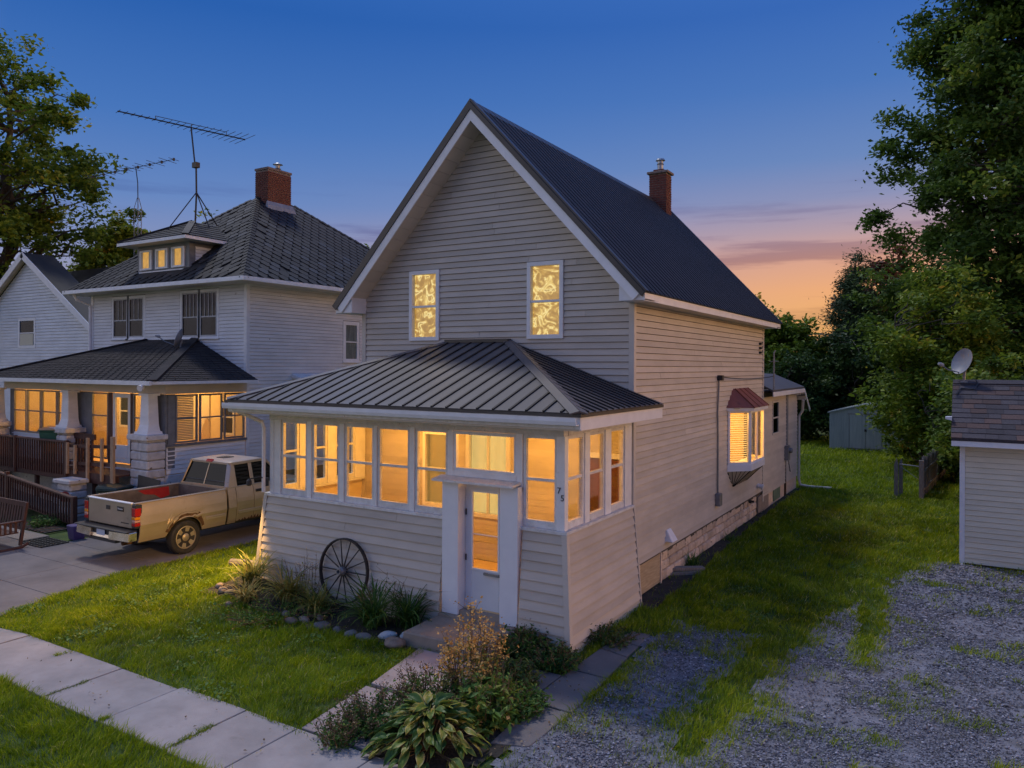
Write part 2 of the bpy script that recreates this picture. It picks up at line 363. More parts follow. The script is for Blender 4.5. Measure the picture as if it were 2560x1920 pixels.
def lap(parent, m, P, z0, z1, expo, left, right, holes=(), t0=.028, t1=.003, gap=.007, seams=(), stuff=None, d0=0.0, name='siding_board', shift=None):
    """Lapped boards along a wall. left/right are functions of z; holes are (u0,u1,z0,z1). stuff: join them into one part."""
    acc = MB()
    z = z0; k = 0
    while z < z1-1e-4:
        zt = min(z+expo, z1)
        Lb, Lt, Rb, Rt = left(z), left(zt), right(z), right(zt)
        if Rb-Lb < .04: z = zt; continue
        rects = [(min(Lb, Lt), max(Rb, Rt), z, zt)]
        for (a, b, c, d) in holes:
            new = []
            for (u0, u1, q0, q1) in rects:
                if b <= u0 or a >= u1 or d <= q0+1e-4 or c >= q1-1e-4: new.append((u0, u1, q0, q1)); continue
                if a > u0: new.append((u0, a, q0, q1))
                if b < u1: new.append((b, u1, q0, q1))
                ua, ub = max(a, u0), min(b, u1)
                if c > q0+.004: new.append((ua, ub, q0, c))
                if d < q1-.004: new.append((ua, ub, d, q1))
            rects = new
        cuts = [s for (kk, s) in seams if kk == k]
        for s in cuts:
            new = []
            for (u0, u1, q0, q1) in rects:
                if u0+.1 < s < u1-.1: new += [(u0, s-.0025, q0, q1), (s+.0025, u1, q0, q1)]
                else: new.append((u0, u1, q0, q1))
            rects = new
        lo, hi = min(Lb, Lt), max(Rb, Rt)
        for (u0, u1, q0, q1) in rects:
            if q0 < z+1e-5: q0 = z+gap
            T = lambda q: t0+(t1-t0)*(q-z)/expo
            a0 = left(q0) if abs(u0-lo) < 1e-6 else u0; a1 = left(q1) if abs(u0-lo) < 1e-6 else u0
            b0 = right(q0) if abs(u1-hi) < 1e-6 else u1; b1 = right(q1) if abs(u1-hi) < 1e-6 else u1
            if b0-a0 < .01 and b1-a1 < .01: continue
            if b1 < a1: a1 = b1 = (a1+b1)/2
            e = d0-.004
            mb = acc if stuff else MB()
            mb.hexa([P(a0, e, q0), P(b0, e, q0), P(b0, d0+T(q0), q0), P(a0, d0+T(q0), q0), P(a1, e, q1), P(b1, e, q1), P(b1, d0+T(q1), q1), P(a1, d0+T(q1), q1)])
            if not stuff: mb.build(name, m, parent)
        z = zt; k += 1
    if stuff: acc.build(stuff, m, parent, stuff=True)

def window(parent, P, u0, u1, z0, z1, fm, f=.06, d0=-.03, d1=.035, rail=None, cols=0, upcols=0, pane=None, back=None, backd=-.07, trim=0, tm=None, sill=0, name='window', bd=.02, fb=None):
    fb = fb or f
    """Framed window; panes and what hangs behind them are sub-parts."""
    mb = MB()
    if trim:
        t = MB(); a, b = d1-.03, d1-.005
        t.boxP(P, u0-trim, u0, -.03, b, z0-trim*.6, z1+trim); t.boxP(P, u1, u1+trim, -.03, b, z0-trim*.6, z1+trim)
        t.boxP(P, u0, u1, -.03, b, z1, z1+trim); t.boxP(P, u0, u1, -.03, b, z0-trim*.6, z0)
        if sill: t.boxP(P, u0-trim-.03, u1+trim+.03, -.02, b+.05, z0-trim*.6-.04, z0-trim*.6)
    mb.boxP(P, u0, u0+f, d0, d1, z0, z1); mb.boxP(P, u1-f, u1, d0, d1, z0, z1)
    mb.boxP(P, u0+f, u1-f, d0, d1, z1-f, z1); mb.boxP(P, u0+f, u1-f, d0, d1, z0, z0+fb)
    if rail is not None: mb.boxP(P, u0+f, u1-f, d0+.008, d1-.008, rail-.02, rail+.02)
    for k in range(1, cols+1):
        u = u0+f+(u1-u0-2*f)*k/(cols+1); mb.boxP(P, u-.014, u+.014, d0+.01, d1-.012, z0+f, z1-f)
    if upcols and rail is not None:
        for k in range(1, upcols+1):
            u = u0+f+(u1-u0-2*f)*k/(upcols+1); mb.boxP(P, u-.012, u+.012, d0+.01, d1-.012, rail+.02, z1-f)
    w = mb.build(name, fm, parent)
    if trim: t.build('window_trim', tm or fm, w)
    if pane is not None:
        zz = [(z0+fb, z1-f)] if rail is None else [(z0+fb, rail-.02), (rail+.02, z1-f)]
        for (a, b) in zz:
            g = MB(); dd = (d0+d1)/2-.01
            g.boxP(P, u0+f, u1-f, dd-.003, dd+.003, a, b); g.build('pane', pane, w)
    if back is not None:
        bm_, bn = back
        g = MB(); g.boxP(P, u0+.01, u1-.01, backd-bd, backd, z0+.01, z1-.01); g.build(bn, bm_, w)
    return w

def brick_stack(parent, x0, x1, y0, y1, z0, z1, m, mm, bl=.2, bh=.062, jt=.02):
    """A chimney shaft of real bricks round a mortar core, as one part."""
    c = MB(); c.box(x0+.012, x1-.012, y0+.012, y1-.012, z0, z1); c.build('mortar_core', mm, parent)
    b = MB(); z = z0; k = 0
    while z+bh < z1:
        off = (k % 2)*bl/2
        for (ax, a0, a1) in (('x', x0, x1), ('y', y0, y1)):
            u = a0-off
            while u < a1-.02:
                p, q = max(u, a0), min(u+bl-jt, a1)
                if q-p > .03:
                    j = random.uniform(0, .006)
                    if ax == 'x':
                        b.box(p, q, y0-j, y0+.05, z, z+bh-jt); b.box(p, q, y1-.05, y1+j, z, z+bh-jt)
                    else:
                        b.box(x1-.05, x1+j, p, q, z, z+bh-jt); b.box(x0-j, x0+.05, p, q, z, z+bh-jt)
                u += bl
        z += bh; k += 1
    b.build('bricks', m, parent, stuff=True)

def ribbed_panel(w, Ln, rib=.05, rh=.03):
    """Local mesh: x runs down the slope, y across, z up off the roof."""
    mb = MB()
    mb.box(0, Ln, rib*.4, w, 0, .012)
    mb.hexa([(0, -rib*.6, 0), (Ln, -rib*.6, 0), (Ln, rib*.6, 0), (0, rib*.6, 0), (0, -rib*.3, rh), (Ln, -rib*.3, rh), (Ln, rib*.3, rh), (0, rib*.3, rh)])
    mb.hexa([(0, w*.5-.026, .0), (Ln, w*.5-.026, 0), (Ln, w*.5+.026, 0), (0, w*.5+.026, 0), (0, w*.5-.013, rh*.85), (Ln, w*.5-.013, rh*.85), (Ln, w*.5+.013, rh*.85), (0, w*.5+.013, rh*.85)])
    return mb

# ================================================================== MAIN HOUSE
XL, XR, YF, YB, XC = -10.97, -4.87, 12.03, 21.56, -7.92
house = thing('house', 'tan vinyl sided house with steep dark metal gable roof and lit front porch', 'house', (XC, 16.8, 0))
PF = wallP(0, YF, 1, 0, 0, -1); PR = wallP(XR, 0, 0, 1, 1, 0); PL = wallP(XL, 0, 0, 1, -1, 0); PB = wallP(0, YB, 1, 0, 0, 1)
RZ, EZ, EX = 8.96, 5.28, 3.43                    # ridge height, eave height, eave half width
pitch = (RZ-EZ)/EX
YR0, YR1 = 11.55, 22.03
under = lambda x: RZ-.26-abs(x-XC)*pitch          # underside of the roof at the wall
gl = lambda z: XC-min(3.05, (RZ-.26-z)/pitch) if z > 5.3 else XL
gr = lambda z: XC+min(3.05, (RZ-.26-z)/pitch) if z > 5.3 else XR
# structural walls behind the boards (with the openings left out)
def wall_panels(mb, P, left, right, z0, z1, holes, d0, d1, step=.5):
    zs = sorted({z0, z1} | {h[2] for h in holes} | {h[3] for h in holes})
    for a, b in zip(zs[:-1], zs[1:]):
        us = [(left, right)]
        for h in holes:
            if h[2] < b-1e-4 and h[3] > a+1e-4:
                us = [s for (u0, u1) in us for s in ((u0, min(u1, h[0])), (max(u0, h[1]), u1)) if s[1]-s[0] > 1e-3]
        for (u0, u1) in us: mb.boxP(P, u0, u1, d0, d1, a, b)
up_holes = [(-9.72, -8.97, 4.55, 5.96), (-6.95, -6.20, 4.55, 5.96)]
in_holes = [(-9.35, -8.60, 1.25, 2.75), (-8.30, -7.30, 1.15, 2.80), (-5.75, -5.02, .36, 2.45)]
mb = MB()
wall_panels(mb, PF, XL, XR, 0.0, 5.3, up_holes[:0]+[(a, b, max(c, 0), min(d, 5.3)) for a, b, c, d in up_holes+in_holes], -.14, -.012)
zz_ = 5.97
xl_, xr_ = XC-(RZ-.3-zz_)/pitch, XC+(RZ-.3-zz_)/pitch
for (a, b) in ((XL, -9.72), (-8.97, -6.95), (-6.20, XR)):
    pts = [(a, 5.3), (b, 5.3), (min(b, xr_) if b > -6 else b, zz_), (max(a, xl_) if a < -9 else a, zz_)]
    if b > -6: pts = [(a, 5.3), (XR, 5.3), (XR, 5.4), (xr_, zz_), (a, zz_)]
    if a < -10: pts = [(XL, 5.3), (b, 5.3), (b, zz_), (xl_, zz_), (XL, 5.4)]
    mb.prism([(x, YF+.012, z) for x, z in pts], (0, .02, 0))
mb.prism([(xl_, YF+.012, zz_), (xr_, YF+.012, zz_), (XC, YF+.012, RZ-.3)], (0, .02, 0))
bay = (18.0, 20.05, 1.66, 3.05)
wall_panels(mb, PR, YF+.15, YB, 0.52, 5.3, [bay], -.14, -.012)
mb.boxP(PL, YF+.15, YB, -.14, -.012, 0, 5.3)
mb.boxP(PB, XL+.15, XR-.15, -.14, -.012, 0, 5.3)
mb.prism([(XL, YB-.05, 5.3), (XR, YB-.05, 5.3), (XC, YB-.05, RZ-.3)], (0, .03, 0))
mb.build('wall', M_lapshade, house)
# siding, every course a board
seams = []
for k in range(0, 75):
    r = random.Random(k)
    if k % 3 != 1: seams.append((k, r.uniform(-10.2, -5.6)))
expo = .115
front_holes = up_holes+in_holes
lap(house, M_vinyl, PF, .33, 3.205, expo, lambda z: XL+.06, lambda z: XR-.06, front_holes, t0=.014, t1=.006, gap=.0015)
lap(house, M_vinyl, PF, 3.205, 8.62, expo, lambda z: max(gl(z), XL+.06), lambda z: min(gr(z), XR-.06), front_holes, seams=seams)
lap(house, M_vinyl, PR, .6, 5.17, expo, lambda z: YF+.06, lambda z: YB-.06, [bay], gap=.010, seams=[(k, random.Random(k+99).uniform(13, 20.5)) for k in range(0, 45, 2)])
lap(house, M_vinyl, PL, .5, 5.17, expo, lambda z: YF+.06, lambda z: YB-.06, stuff='siding')
lap(house, M_vinyl, PB, 3.4, 8.62, expo, lambda z: max(gl(z), XL+.06), lambda z: min(gr(z), XR-.06), stuff='siding')
for (x, y, sx, sy) in ((XR, YF, 1, -1), (XL, YF, -1, -1), (XR, YB, 1, 1), (XL, YB, -1, 1)):
    mb = MB(); a = x+sx*.03; c = y+sy*.03
    mb.box(min(a, x-sx*.07), max(a, x-sx*.07), min(c, c-sy*.012), max(c, c-sy*.012), .3, 5.2)
    mb.box(min(a, a-sx*.012), max(a, a-sx*.012), min(c-sy*.013, y-sy*.07), max(c-sy*.013, y-sy*.07), .3, 5.2)
    mb.build('corner_post', M_vinyl2, house)
# upstairs windows: warm glowing panels with tree reflections painted into the emission
lit_up = litmat('lit_painted_reflections', [(.0, (.22, .10, .014)), (.42, (.36, .18, .028)), (.50, (.50, .27, .05)), (.57, (.85, .58, .17)), (.61, (1.0, .80, .36)), (.66, (.42, .22, .036)), (.8, (.6, .34, .07)), (1, (.8, .5, .14))], .9, 4.8, 1.7)
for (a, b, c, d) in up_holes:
    window(house, PF, a, b, c, d, M_trim, f=.075, d0=-.06, d1=.045, rail=(c+d)/2-.02, pane=M_glass, back=(lit_up, 'curtain_or_reflection'), backd=-.09)
# roof: a slab, then every ribbed sheet
slope = math.hypot(EX, RZ-EZ)
mb = MB()
for s in (-1, 1):
    n = Vector((s*(RZ-EZ), 0, EX)).normalized()*.07
    a = Vector((XC, YR0+.015, RZ)); b = Vector((XC+s*EX, YR0+.015, EZ))
    mb.prism([a, b, b-n, a-n], (0, YR1-YR0-.03, 0))
mb.build('roof_deck', M_rooft, house)
pw = .2287; npan = int(round((YR1-YR0)/pw)); pw = (YR1-YR0)/npan
pm = ribbed_panel(pw-.004, slope+.03, .062, .034)
ribs_from = 6; pm = pm.mesh('metal_panel', recalc=True); pm.materials.append(M_roof); pm.materials.append(M_rib)
for p in pm.polygons: p.material_index = 1 if 6 <= p.index < 12 else 0
for s in (1, -1):
    ang = math.atan2(RZ-EZ, EX)
    for k in range(npan):
        if s == 1:
            link('metal_panel', pm, M_roof, house, loc=(XC, YR0+k*pw, RZ+.002), rot=(0, ang, 0))
        else:
            link('metal_panel', pm, M_roof, house, loc=(XC, YR0+(k+1)*pw, RZ+.002), rot=(0, ang, math.pi))
mb = MB()
for s in (-1, 1):
    a = Vector((XC, YR0-.02, RZ+.035)); b = Vector((XC+s*.16, YR0-.02, RZ+.035-.16*pitch)); n = Vector((s*(RZ-EZ), 0, EX)).normalized()*.01
    mb.prism([a, b, b+n, a+n], (0, YR1-YR0+.04, 0))
mb.build('ridge_cap', M_rooft, house)
for (yy, nm) in ((YR0, 'front'), (YR1, 'rear')):
    for s in (-1, 1):
        sg = -1 if yy == YR0 else 1
        d = Vector((s*EX, 0, EZ-RZ)).normalized(); n = Vector((s*(RZ-EZ), 0, EX)).normalized()
        a = Vector((XC, yy, RZ)); b = a+d*(slope+.03)
        mt = lambda k: a-n*k+d*(n.x*k/d.x)      # point of an offset line on the ridge plane
        mb = MB(); y0 = min(0, sg*.03)
        mb.prism([p+Vector((0, y0, 0)) for p in (mt(-.045), b+n*.045, b-n*.085, mt(.085))], (0, .03, 0))
        mb.prism([mt(-.031)+Vector((0, -sg*.10, 0)), b+n*.031+Vector((0, -sg*.10, 0)), b+n*.045+Vector((0, -sg*.10, 0)), mt(-.045)+Vector((0, -sg*.10, 0))], (0, sg*.099, 0))
        mb.build('rake_trim', M_rooft, house)
        mb = MB(); k0, k1 = .09, .235
        e = b-d*.06
        mb.prism([p+Vector((0, min(0, sg*.012), 0)) for p in (mt(k0), e-n*k0, e-n*k1, mt(k1))], (0, .012+.012, 0))
        mb.build('rake_fascia', M_trim, house)
        # soffit boards under the overhang
        y_in = YF-.005 if sg < 0 else YB+.005
        cnt = 17; sl_ = slope-.35
        for k in range(cnt):
            p0 = a-n*.20+d*(.02+sl_*k/cnt); p1 = a-n*.20+d*(.02+sl_*(k+1)/cnt-.006)
            q = MB(); yA, yB2 = (yy+.03, y_in) if sg < 0 else (y_in, yy-.03)
            q.prism([Vector((p0.x, yA, p0.z)), Vector((p1.x, yA, p1.z)), Vector((p1.x, yA, p1.z))-n*.012, Vector((p0.x, yA, p0.z))-n*.012], (0, yB2-yA, 0))
            q.build('soffit_board', M_soff, house)
        # boxed eave return
        x0 = XC+s*2.98; x1 = XC+s*(EX+.0)
        q = MB(); ztop = lambda x: RZ-.13-abs(x-XC)*pitch
        zb = EZ-.14
        yA, yB2 = (yy+.0, YF-.004) if sg < 0 else (YB+.004, yy-.0)
        q.prism([(x0, yA+.026 if sg<0 else yA, zb), (x1, yA+.026 if sg<0 else yA, zb), (x1, yA+.026 if sg<0 else yA, max(zb+.02, ztop(x1))), (x0, yA+.026 if sg<0 else yA, zb+.42)], (0, yB2-yA-.026, 0))
        q.build('eave_return', M_trim, house)
for s in (-1, 1):
    xe = XC+s*EX
    mb = MB(); mb.box(min(xe-s*.03, xe), max(xe-s*.03, xe), YR0+.03, YR1-.03, EZ-.15, EZ-.02); mb.build('fascia', M_trim, house)
    mb = MB(); xw = XC+s*3.05
    mb.box(min(xw, xe-s*.031), max(xw, xe-s*.031), YF+.02, YB-.02, EZ-.14, EZ-.12); mb.build('eave_soffit', M_soff, house)
# chimney
ch = MB(); ch.box(-8.02, -7.38, 20.78, 21.33, 9.66, 9.73); ch_o = ch.build('chimney', M_mortar, house, bevel=.01)
brick_stack(ch_o, -7.96, -7.44, 20.84, 21.27, 8.1, 9.66, M_brick, M_mortar, .2, .07)
q = MB(); q.box(-7.86, -7.56, 20.9, 21.2, 9.73, 9.80); q.build('flue_base', M_brick, ch_o)
q = MB(); q.lathe((-7.70, 21.05, 9.80), (0, 0, 1), [(.085, 0), (.085, .15), (.105, .17), (.085, .19), (.085, .26), (.14, .28), (.11, .33)], 16); q.build('flue_cap', M_galv, ch_o, smooth=False)
# foundation of rubble stones along the right side
mb = MB(); mb.box(XR-.3, XR-.055, YF+.1, YB, -.1, .53); mb.build('foundation', M_tanmortar, house)
y = 13.5; rows = [(0.0, .2), (.2, .38), (.38, .58)]
for (za, zb) in rows:
    y = 13.5+random.uniform(0, .1)
    while y < 20.95:
        w = random.uniform(.22, .55); w = min(w, 20.97-y)
        if w < .1: break
        q = MB(); j = lambda s=.012: random.uniform(-s, s)
        q.hexa([(XR-.08, y+.008, za+.006), (XR-.01+j(), y+.01+abs(j()), za+.01+abs(j())), (XR-.01+j(), y+w-.01-abs(j()), za+.01+abs(j())), (XR-.08, y+w-.008, za+.006),
                (XR-.08, y+.008, zb-.006), (XR-.012+j(), y+.015+abs(j()), zb-.01-abs(j())), (XR-.012+j(), y+w-.015-abs(j()), zb-.01-abs(j())), (XR-.08, y+w-.008, zb-.006)])
        q.build('stone', M_fstone, house, bevel=.018); y += w
mb = MB(); mb.box(XR-.07, XR-.01, 12.36, 13.46, .03, .56); hp = mb.build('hatch_panel', M_plywood, house, label='bare plywood hatch in the foundation')
mb = MB(); mb.box(XR-.012, XR+.012, 12.33, 12.37, 0, .58); mb.box(XR-.012, XR+.012, 13.42, 13.47, 0, .58); mb.build('hatch_batten', M_fstone, hp)
# vents, boxes and cables on the right wall
mb = MB(); q = [PR(13.62, .0, .74), PR(13.92, .0, .74), PR(13.92, .17, .74), PR(13.62, .17, .74), PR(13.66, .0, .96), PR(13.88, .0, .96), PR(13.88, .04, .96), PR(13.66, .04, .96)]
mb.hexa(q); mb.build('vent_hood', M_trim, house, bevel=.012)
mb = MB(); mb.lathe(PR(20.92, .02, .83), (1, 0, -.25), [(.055, 0), (.06, .1), (.075, .11), (.075, .16)], 14); mb.build('dryer_vent', M_trim, house)
mb = MB(); mb.boxP(PR, 16.9, 17.1, .018, .13, .9, 1.18); mb.build('junction_box', M_grey, house, bevel=.01)
mb = MB(); mb.tube([PR(17.0, .05, 1.18), PR(17.02, .045, 2.4), PR(16.98, .045, 3.0), PR(17.08, .05, 3.8)], .02, 8)
mb.tube([PR(17.05, .04, 1.18), PR(17.1, .035, 2.2), PR(17.05, .035, 3.0), PR(17.1, .05, 3.75)], .009, 6); mb.build('service_cable', M_grey, house)
mb = MB(); mb.boxP(PR, 17.02, 17.14, .018, .14, 3.74, 3.86); mb.build('cable_bracket', M_dark, house)
for k in range(3):
    mb = MB(); mb.boxP(PR, 21.02, 21.16, .018, .08, 4.42+k*.12, 4.48+k*.12); mb.build('wall_bracket', M_dark, house)
mb = MB(); mb.lathe(PR(20.07, .01, .53), (1, 0, 0), [(.05, 0), (.05, .05), (.03, .06), (.03, .12)], 12); mb.build('tap', M_dark, house)
# bay window on the right wall
M_litblind = litmat('backlit_blind', [(.3, (.95, .62, .22)), (.7, (1, .74, .34))], .85, 6)
def bay_build():
    ya, yb, yc, yd = 17.92, 18.36, 19.74, 20.18; D = .44
    plan = [(XR+.02, ya), (XR+D, yb), (XR+D, yc), (XR+.02, yd)]
    z0, z1 = 1.72, 3.0
    body = MB()
    def ring(off, za, zb):
        p = [(XR+.02, ya-off*.9), (XR+D+off, yb-off*.4), (XR+D+off, yc+off*.4), (XR+.02, yd+off*.9)]
        body.prism([(x, y, za) for x, y in p], (0, 0, zb-za))
    ring(.03, z0-.16, z0)
    bw = body.build('bay_window', M_trim, house)
    body = MB(); ring(.10, z1, z1+.075); body.build('bay_cornice', M_trim, bw)
    segs = list(zip(plan[:-1], plan[1:]))
    for i, ((x0, y0), (x1, y1)) in enumerate(segs):
        Ln = math.hypot(x1-x0, y1-y0); ux, uy = (x1-x0)/Ln, (y1-y0)/Ln; nx, ny = uy, -ux
        P = wallP(x0, y0, ux, uy, nx, ny)
        fr = MB(); w = .055
        fr.boxP(P, 0, w, -.05, .015, z0, z1); fr.boxP(P, Ln-w, Ln, -.05, .015, z0, z1)
        fr.boxP(P, w, Ln-w, -.05, .012, z0, z0+.05); fr.boxP(P, w, Ln-w, -.05, .012, z1-.05, z1)
        if i == 1:
            for q in (.5,): fr.boxP(P, Ln*q-.03, Ln*q+.03, -.045, .012, z0+.05, z1-.05)
        fr.build('window_frame', M_trim, bw)
        g = MB(); g.boxP(P, w, Ln-w, -.022, -.016, z0+.05, z1-.05); g.build('pane', M_glass, bw)
        if i in (0,):
            for k in range(22):
                s = MB(); zz = z0+.06+k*(z1-z0-.12)/22
                s.hexa([P(w, -.075, zz), P(Ln-w, -.075, zz), P(Ln-w, -.045, zz+.018), P(w, -.045, zz+.018), P(w, -.075, zz+.004), P(Ln-w, -.075, zz+.004), P(Ln-w, -.045, zz+.022), P(w, -.045, zz+.022)])
                s.build('slat', M_litblind, bw)
    # roof: hipped red metal
    o = [(XR+.01, ya-.12), (XR+D+.12, yb-.06), (XR+D+.12, yc+.06), (XR+.01, yd+.12)]
    t = [(XR+.01, 18.38, 3.52), (XR+.06, 18.42, 3.52), (XR+.06, 19.62, 3.52), (XR+.01, 19.66, 3.52)]
    r = MB(); vs = [(x, y, z1+.077) for x, y in o]+t
    r.hexa(vs)
    for k in range(4):
        a = Vector(vs[k]); b = Vector(vs[k+4]); 
        if k in (1, 2): r.bar(a, b, .03, .03)
    for q in (.33, .66):
        a = Vector(vs[1]).lerp(Vector(vs[2]), q); b = Vector(vs[5]).lerp(Vector(vs[6]), q); r.bar(a, b, .02, .025)
    r.build('bay_roof', M_copper, bw)
    # tapering skirt below, boarded
    s = MB(); top = [(XR+.02, ya-.0), (XR+D, yb), (XR+D, yc), (XR+.02, yd)]
    vs = [(XR+.005, 18.42, 1.14), (XR+.03, 18.44, 1.14), (XR+.03, 19.66, 1.14), (XR+.005, 19.68, 1.14)]+[(x, y, z0-.162) for x, y in top]
    s.hexa(vs)
    s.build('skirt', M_vinyl, bw)
    s = MB()
    for (i, j) in ((0, 1), (1, 2), (2, 3)):
        for q in (np.linspace(.2, .8, 4) if i != 1 else np.linspace(.1, .9, 6)):
            a = Vector(vs[i]).lerp(Vector(vs[j]), q); b = Vector(vs[i+4]).lerp(Vector(vs[j+4]), q); s.bar(a, b, .012, .012)
        s.bar(vs[i], vs[i+4], .02, .02)
    s.build('skirt_batten', M_rib, bw)
    # room behind
    q = MB(); q.box(XR-1.6, XR-1.55, 17.2, 20.9, 1.2, 3.2); q.box(XR-1.55, XR-.15, 17.2, 17.25, 1.2, 3.2); q.box(XR-1.55, XR-.15, 20.85, 20.9, 1.2, 3.2)
    q.box(XR-1.6, XR-.15, 17.2, 20.9, 1.15, 1.2); q.box(XR-1.6, XR+.3, 17.95, 20.1, 3.06, 3.08); q.box(XR-1.6, XR-.15, 17.2, 20.9, 3.2, 3.25); q.build('interior_wall', M_wall_in, bw)
    return bw
bayw = bay_build()
# rear wing
WY1 = 26.55
mb = MB(); mb.box(XR-4.5, XR-.012, YB+.01, WY1, .42, 3.3); mb.build('wing_wall', M_lapshade, house)
ww = (22.72, 23.55, 2.06, 3.05)
lap(house, M_vinyl, PR, .42, 3.2, expo, lambda z: YB+.05, lambda z: WY1-.05, [ww])
window(house, PR, *ww, M_vinyl2, f=.05, rail=2.55, pane=M_gdark, back=(M_curt, 'curtain_or_reflection'), backd=-.008, d0=-.006, bd=.003)
mb = MB(); mb.box(XR-.3, XR-.02, YB, WY1, -.1, .42); mb.build('wing_foundation', M_fstone, house)
mb = MB(); mb.box(XR-.02, XR+.006, 23.0, 23.9, .08, .42); mb.build('foundation_patch', mat('faded_green_board', (.10, .16, .10), (.16, .22, .14), .8, 3), house)
mb = MB(); mb.box(XR-.02, XR+.012, 21.05, 22.3, .05, .5); mb.build('foundation_board', M_gwood, house)
mb = MB(); mb.box(XR-.02, XR+.03, 24.6, 24.7, 0, .6); mb.build('foundation_post', M_rust, house)
e = XR+.27
mb = MB()
pr = [(e, YB+.02, 3.36), (e, 26.3, 3.36), (XR-.55, 25.6, 3.78), (XR-.55, YB+.02, 3.78)]
mb.prism([Vector(p) for p in pr], (0, 0, .05)); 
mb.prism([(XR-.55, YB+.02, 3.78), (XR-.55, 25.6, 3.78), (XR-4.5, 25.6, 3.9), (XR-4.5, YB+.02, 3.9)], (0, 0, .05))
mb.build('wing_roof', M_roof, house)
mb = MB(); mb.prism([(XR-4.5, 25.55, 3.76), (e, 26.3, 3.34), (e, 27.3, 2.62), (XR-4.5, 27.3, 2.62)], (0, 0, .05)); mb.build('lean_to_roof', M_roof, house)
mb = MB(); mb.bar((e+.012, YB+.03, 3.29), (e+.012, 26.28, 3.29), .025, .13); mb.bar((e+.012, 26.28, 3.29), (e+.012, 27.3, 2.58), .025, .1); mb.build('wing_fascia', M_trim, house)
mb = MB()
for k in range(4): mb.box(XR+.0, e, 25.2+k*.45, 25.26+k*.45, 3.16-max(0, k-2)*.2, 3.3-max(0, k-2)*.2)
mb.build('rafter_tail', M_soff, house)
mb = MB(); mb.tube([(XR+.2, 26.5, 2.95), (XR+.16, 26.62, 2.6), (XR+.05, 26.62, 2.4), (XR+.05, 26.62, .3), (XR+.1, 26.64, .1), (XR+.35, 26.66, .06), (XR+1.12, 26.75, .05)], .045, 8); mb.build('downspout', M_soff, house)
mb = MB(); mb.tube([PR(24.72, .03, 3.25), PR(24.72, .03, 1.6)], .025, 8); mb.tube([PR(24.9, .03, 3.2), PR(24.9, .03, 1.2), PR(25.3, .03, .7)], .014, 6); mb.tube([PR(24.6, .03, 1.2), PR(24.6, .03, .5)], .018, 6); mb.build('conduit', M_grey, house)
mb = MB(); mb.boxP(PR, 24.42, 24.72, .015, .14, 1.15, 1.6); mb.lathe(PR(24.57, .14, 1.45), (1, 0, 0), [(.085, 0), (.085, .07), (.06, .1)], 14); mb.build('electric_meter', M_grey, house)

# ------------------------------------------------------------------ front porch of the main house
PY = 9.54; PX0, PX1 = -10.94, -4.92
porch_floor = MB(); porch_floor.box(PX0, PX1, 9.56, YF-.03, .22, .33); porch_floor.build('porch_floor', M_wood_in, house)
mb = MB(); mb.box(-11.33, -4.37, 8.93, YF-.025, 3.19, 3.215); mb.build('porch_ceiling', M_soff, house)
PFp = wallP(0, PY, 1, 0, 0, -1); PRp = wallP(-4.90, 0, 0, 1, 1, 0); PLp = wallP(-10.96, 0, 0, 1, -1, 0)
fronts = [(-10.63, -10.06), (-9.85, -9.28), (-9.07, -8.50), (-8.33, -7.74), (-7.54, -6.98), (-5.52, -5.05)]
sides = [(9.65, 10.12), (10.38, 10.86), (11.18, 11.65)]
SF = .048
for (a, b) in fronts:
    window(house, PFp, a-SF, b+SF, 1.702, 3.045, M_peel, f=SF, fb=.105, d0=-.05, d1=.01, rail=2.40, pane=M_glass, name='porch_window')
for P in (PRp, PLp):
    for (a, b) in sides:
        window(house, P, a-SF, b+SF, 1.702, 3.045, M_peel, f=SF, fb=.105, d0=-.05, d1=.01, rail=2.42, pane=M_glass, name='porch_window')
def post(P, u0, u1, d0=-.07, d1=.03, z0=1.7, z1=3.05):
    q = MB(); q.boxP(P, u0, u1, d0, d1, z0, z1); q.build('porch_post', M_white, house, bevel=.004)
edges = [(PX0+.06, fronts[0][0]-SF-.0)]+[(fronts[k][1]+SF, fronts[k+1][0]-SF) for k in range(4)]
for (a, b) in edges: post(PFp, a+.003, b-.003)
post(PFp, -6.93, -6.83, z0=2.2); post(PFp, -5.68, -5.575, z0=2.2); post(PFp, -5.88, -5.69, -.07, -.03, z0=2.2, z1=2.42); post(PFp, -6.82, -6.64, -.07, -.03, z0=2.2, z1=2.42)
for P in (PRp, PLp):
    e2 = [(sides[0][1]+SF, sides[1][0]-SF), (sides[1][1]+SF, sides[2][0]-SF), (sides[2][1]+SF, YF-.035)]
    for (a, b) in e2: post(P, a+.003, b-.003)
for x in (-5.0, -10.95+.0):   # corner posts
    q = MB(); q.box(x if x < -8 else x-.0, (x+.10) if x < -8 else x+.13, PY-.04, PY+.065, 1.7, 3.05); q.build('porch_post', M_white, house, bevel=.004)
# transom above the door
window(house, PFp, -6.83, -5.68, 2.42, 3.04, M_white, f=.05, d0=-.05, d1=.012, pane=M_glass, name='transom_window')
mb = MB(); mb.box(PX0-.02, -4.885, PY-.045, PY+.09, 3.05, 3.19); mb.box(-4.995, -4.875, PY+.092, YF-.03, 3.05, 3.19); mb.box(-10.985, -10.865, PY+.092, YF-.03, 3.05, 3.19); mb.build('frieze', M_peel, house)
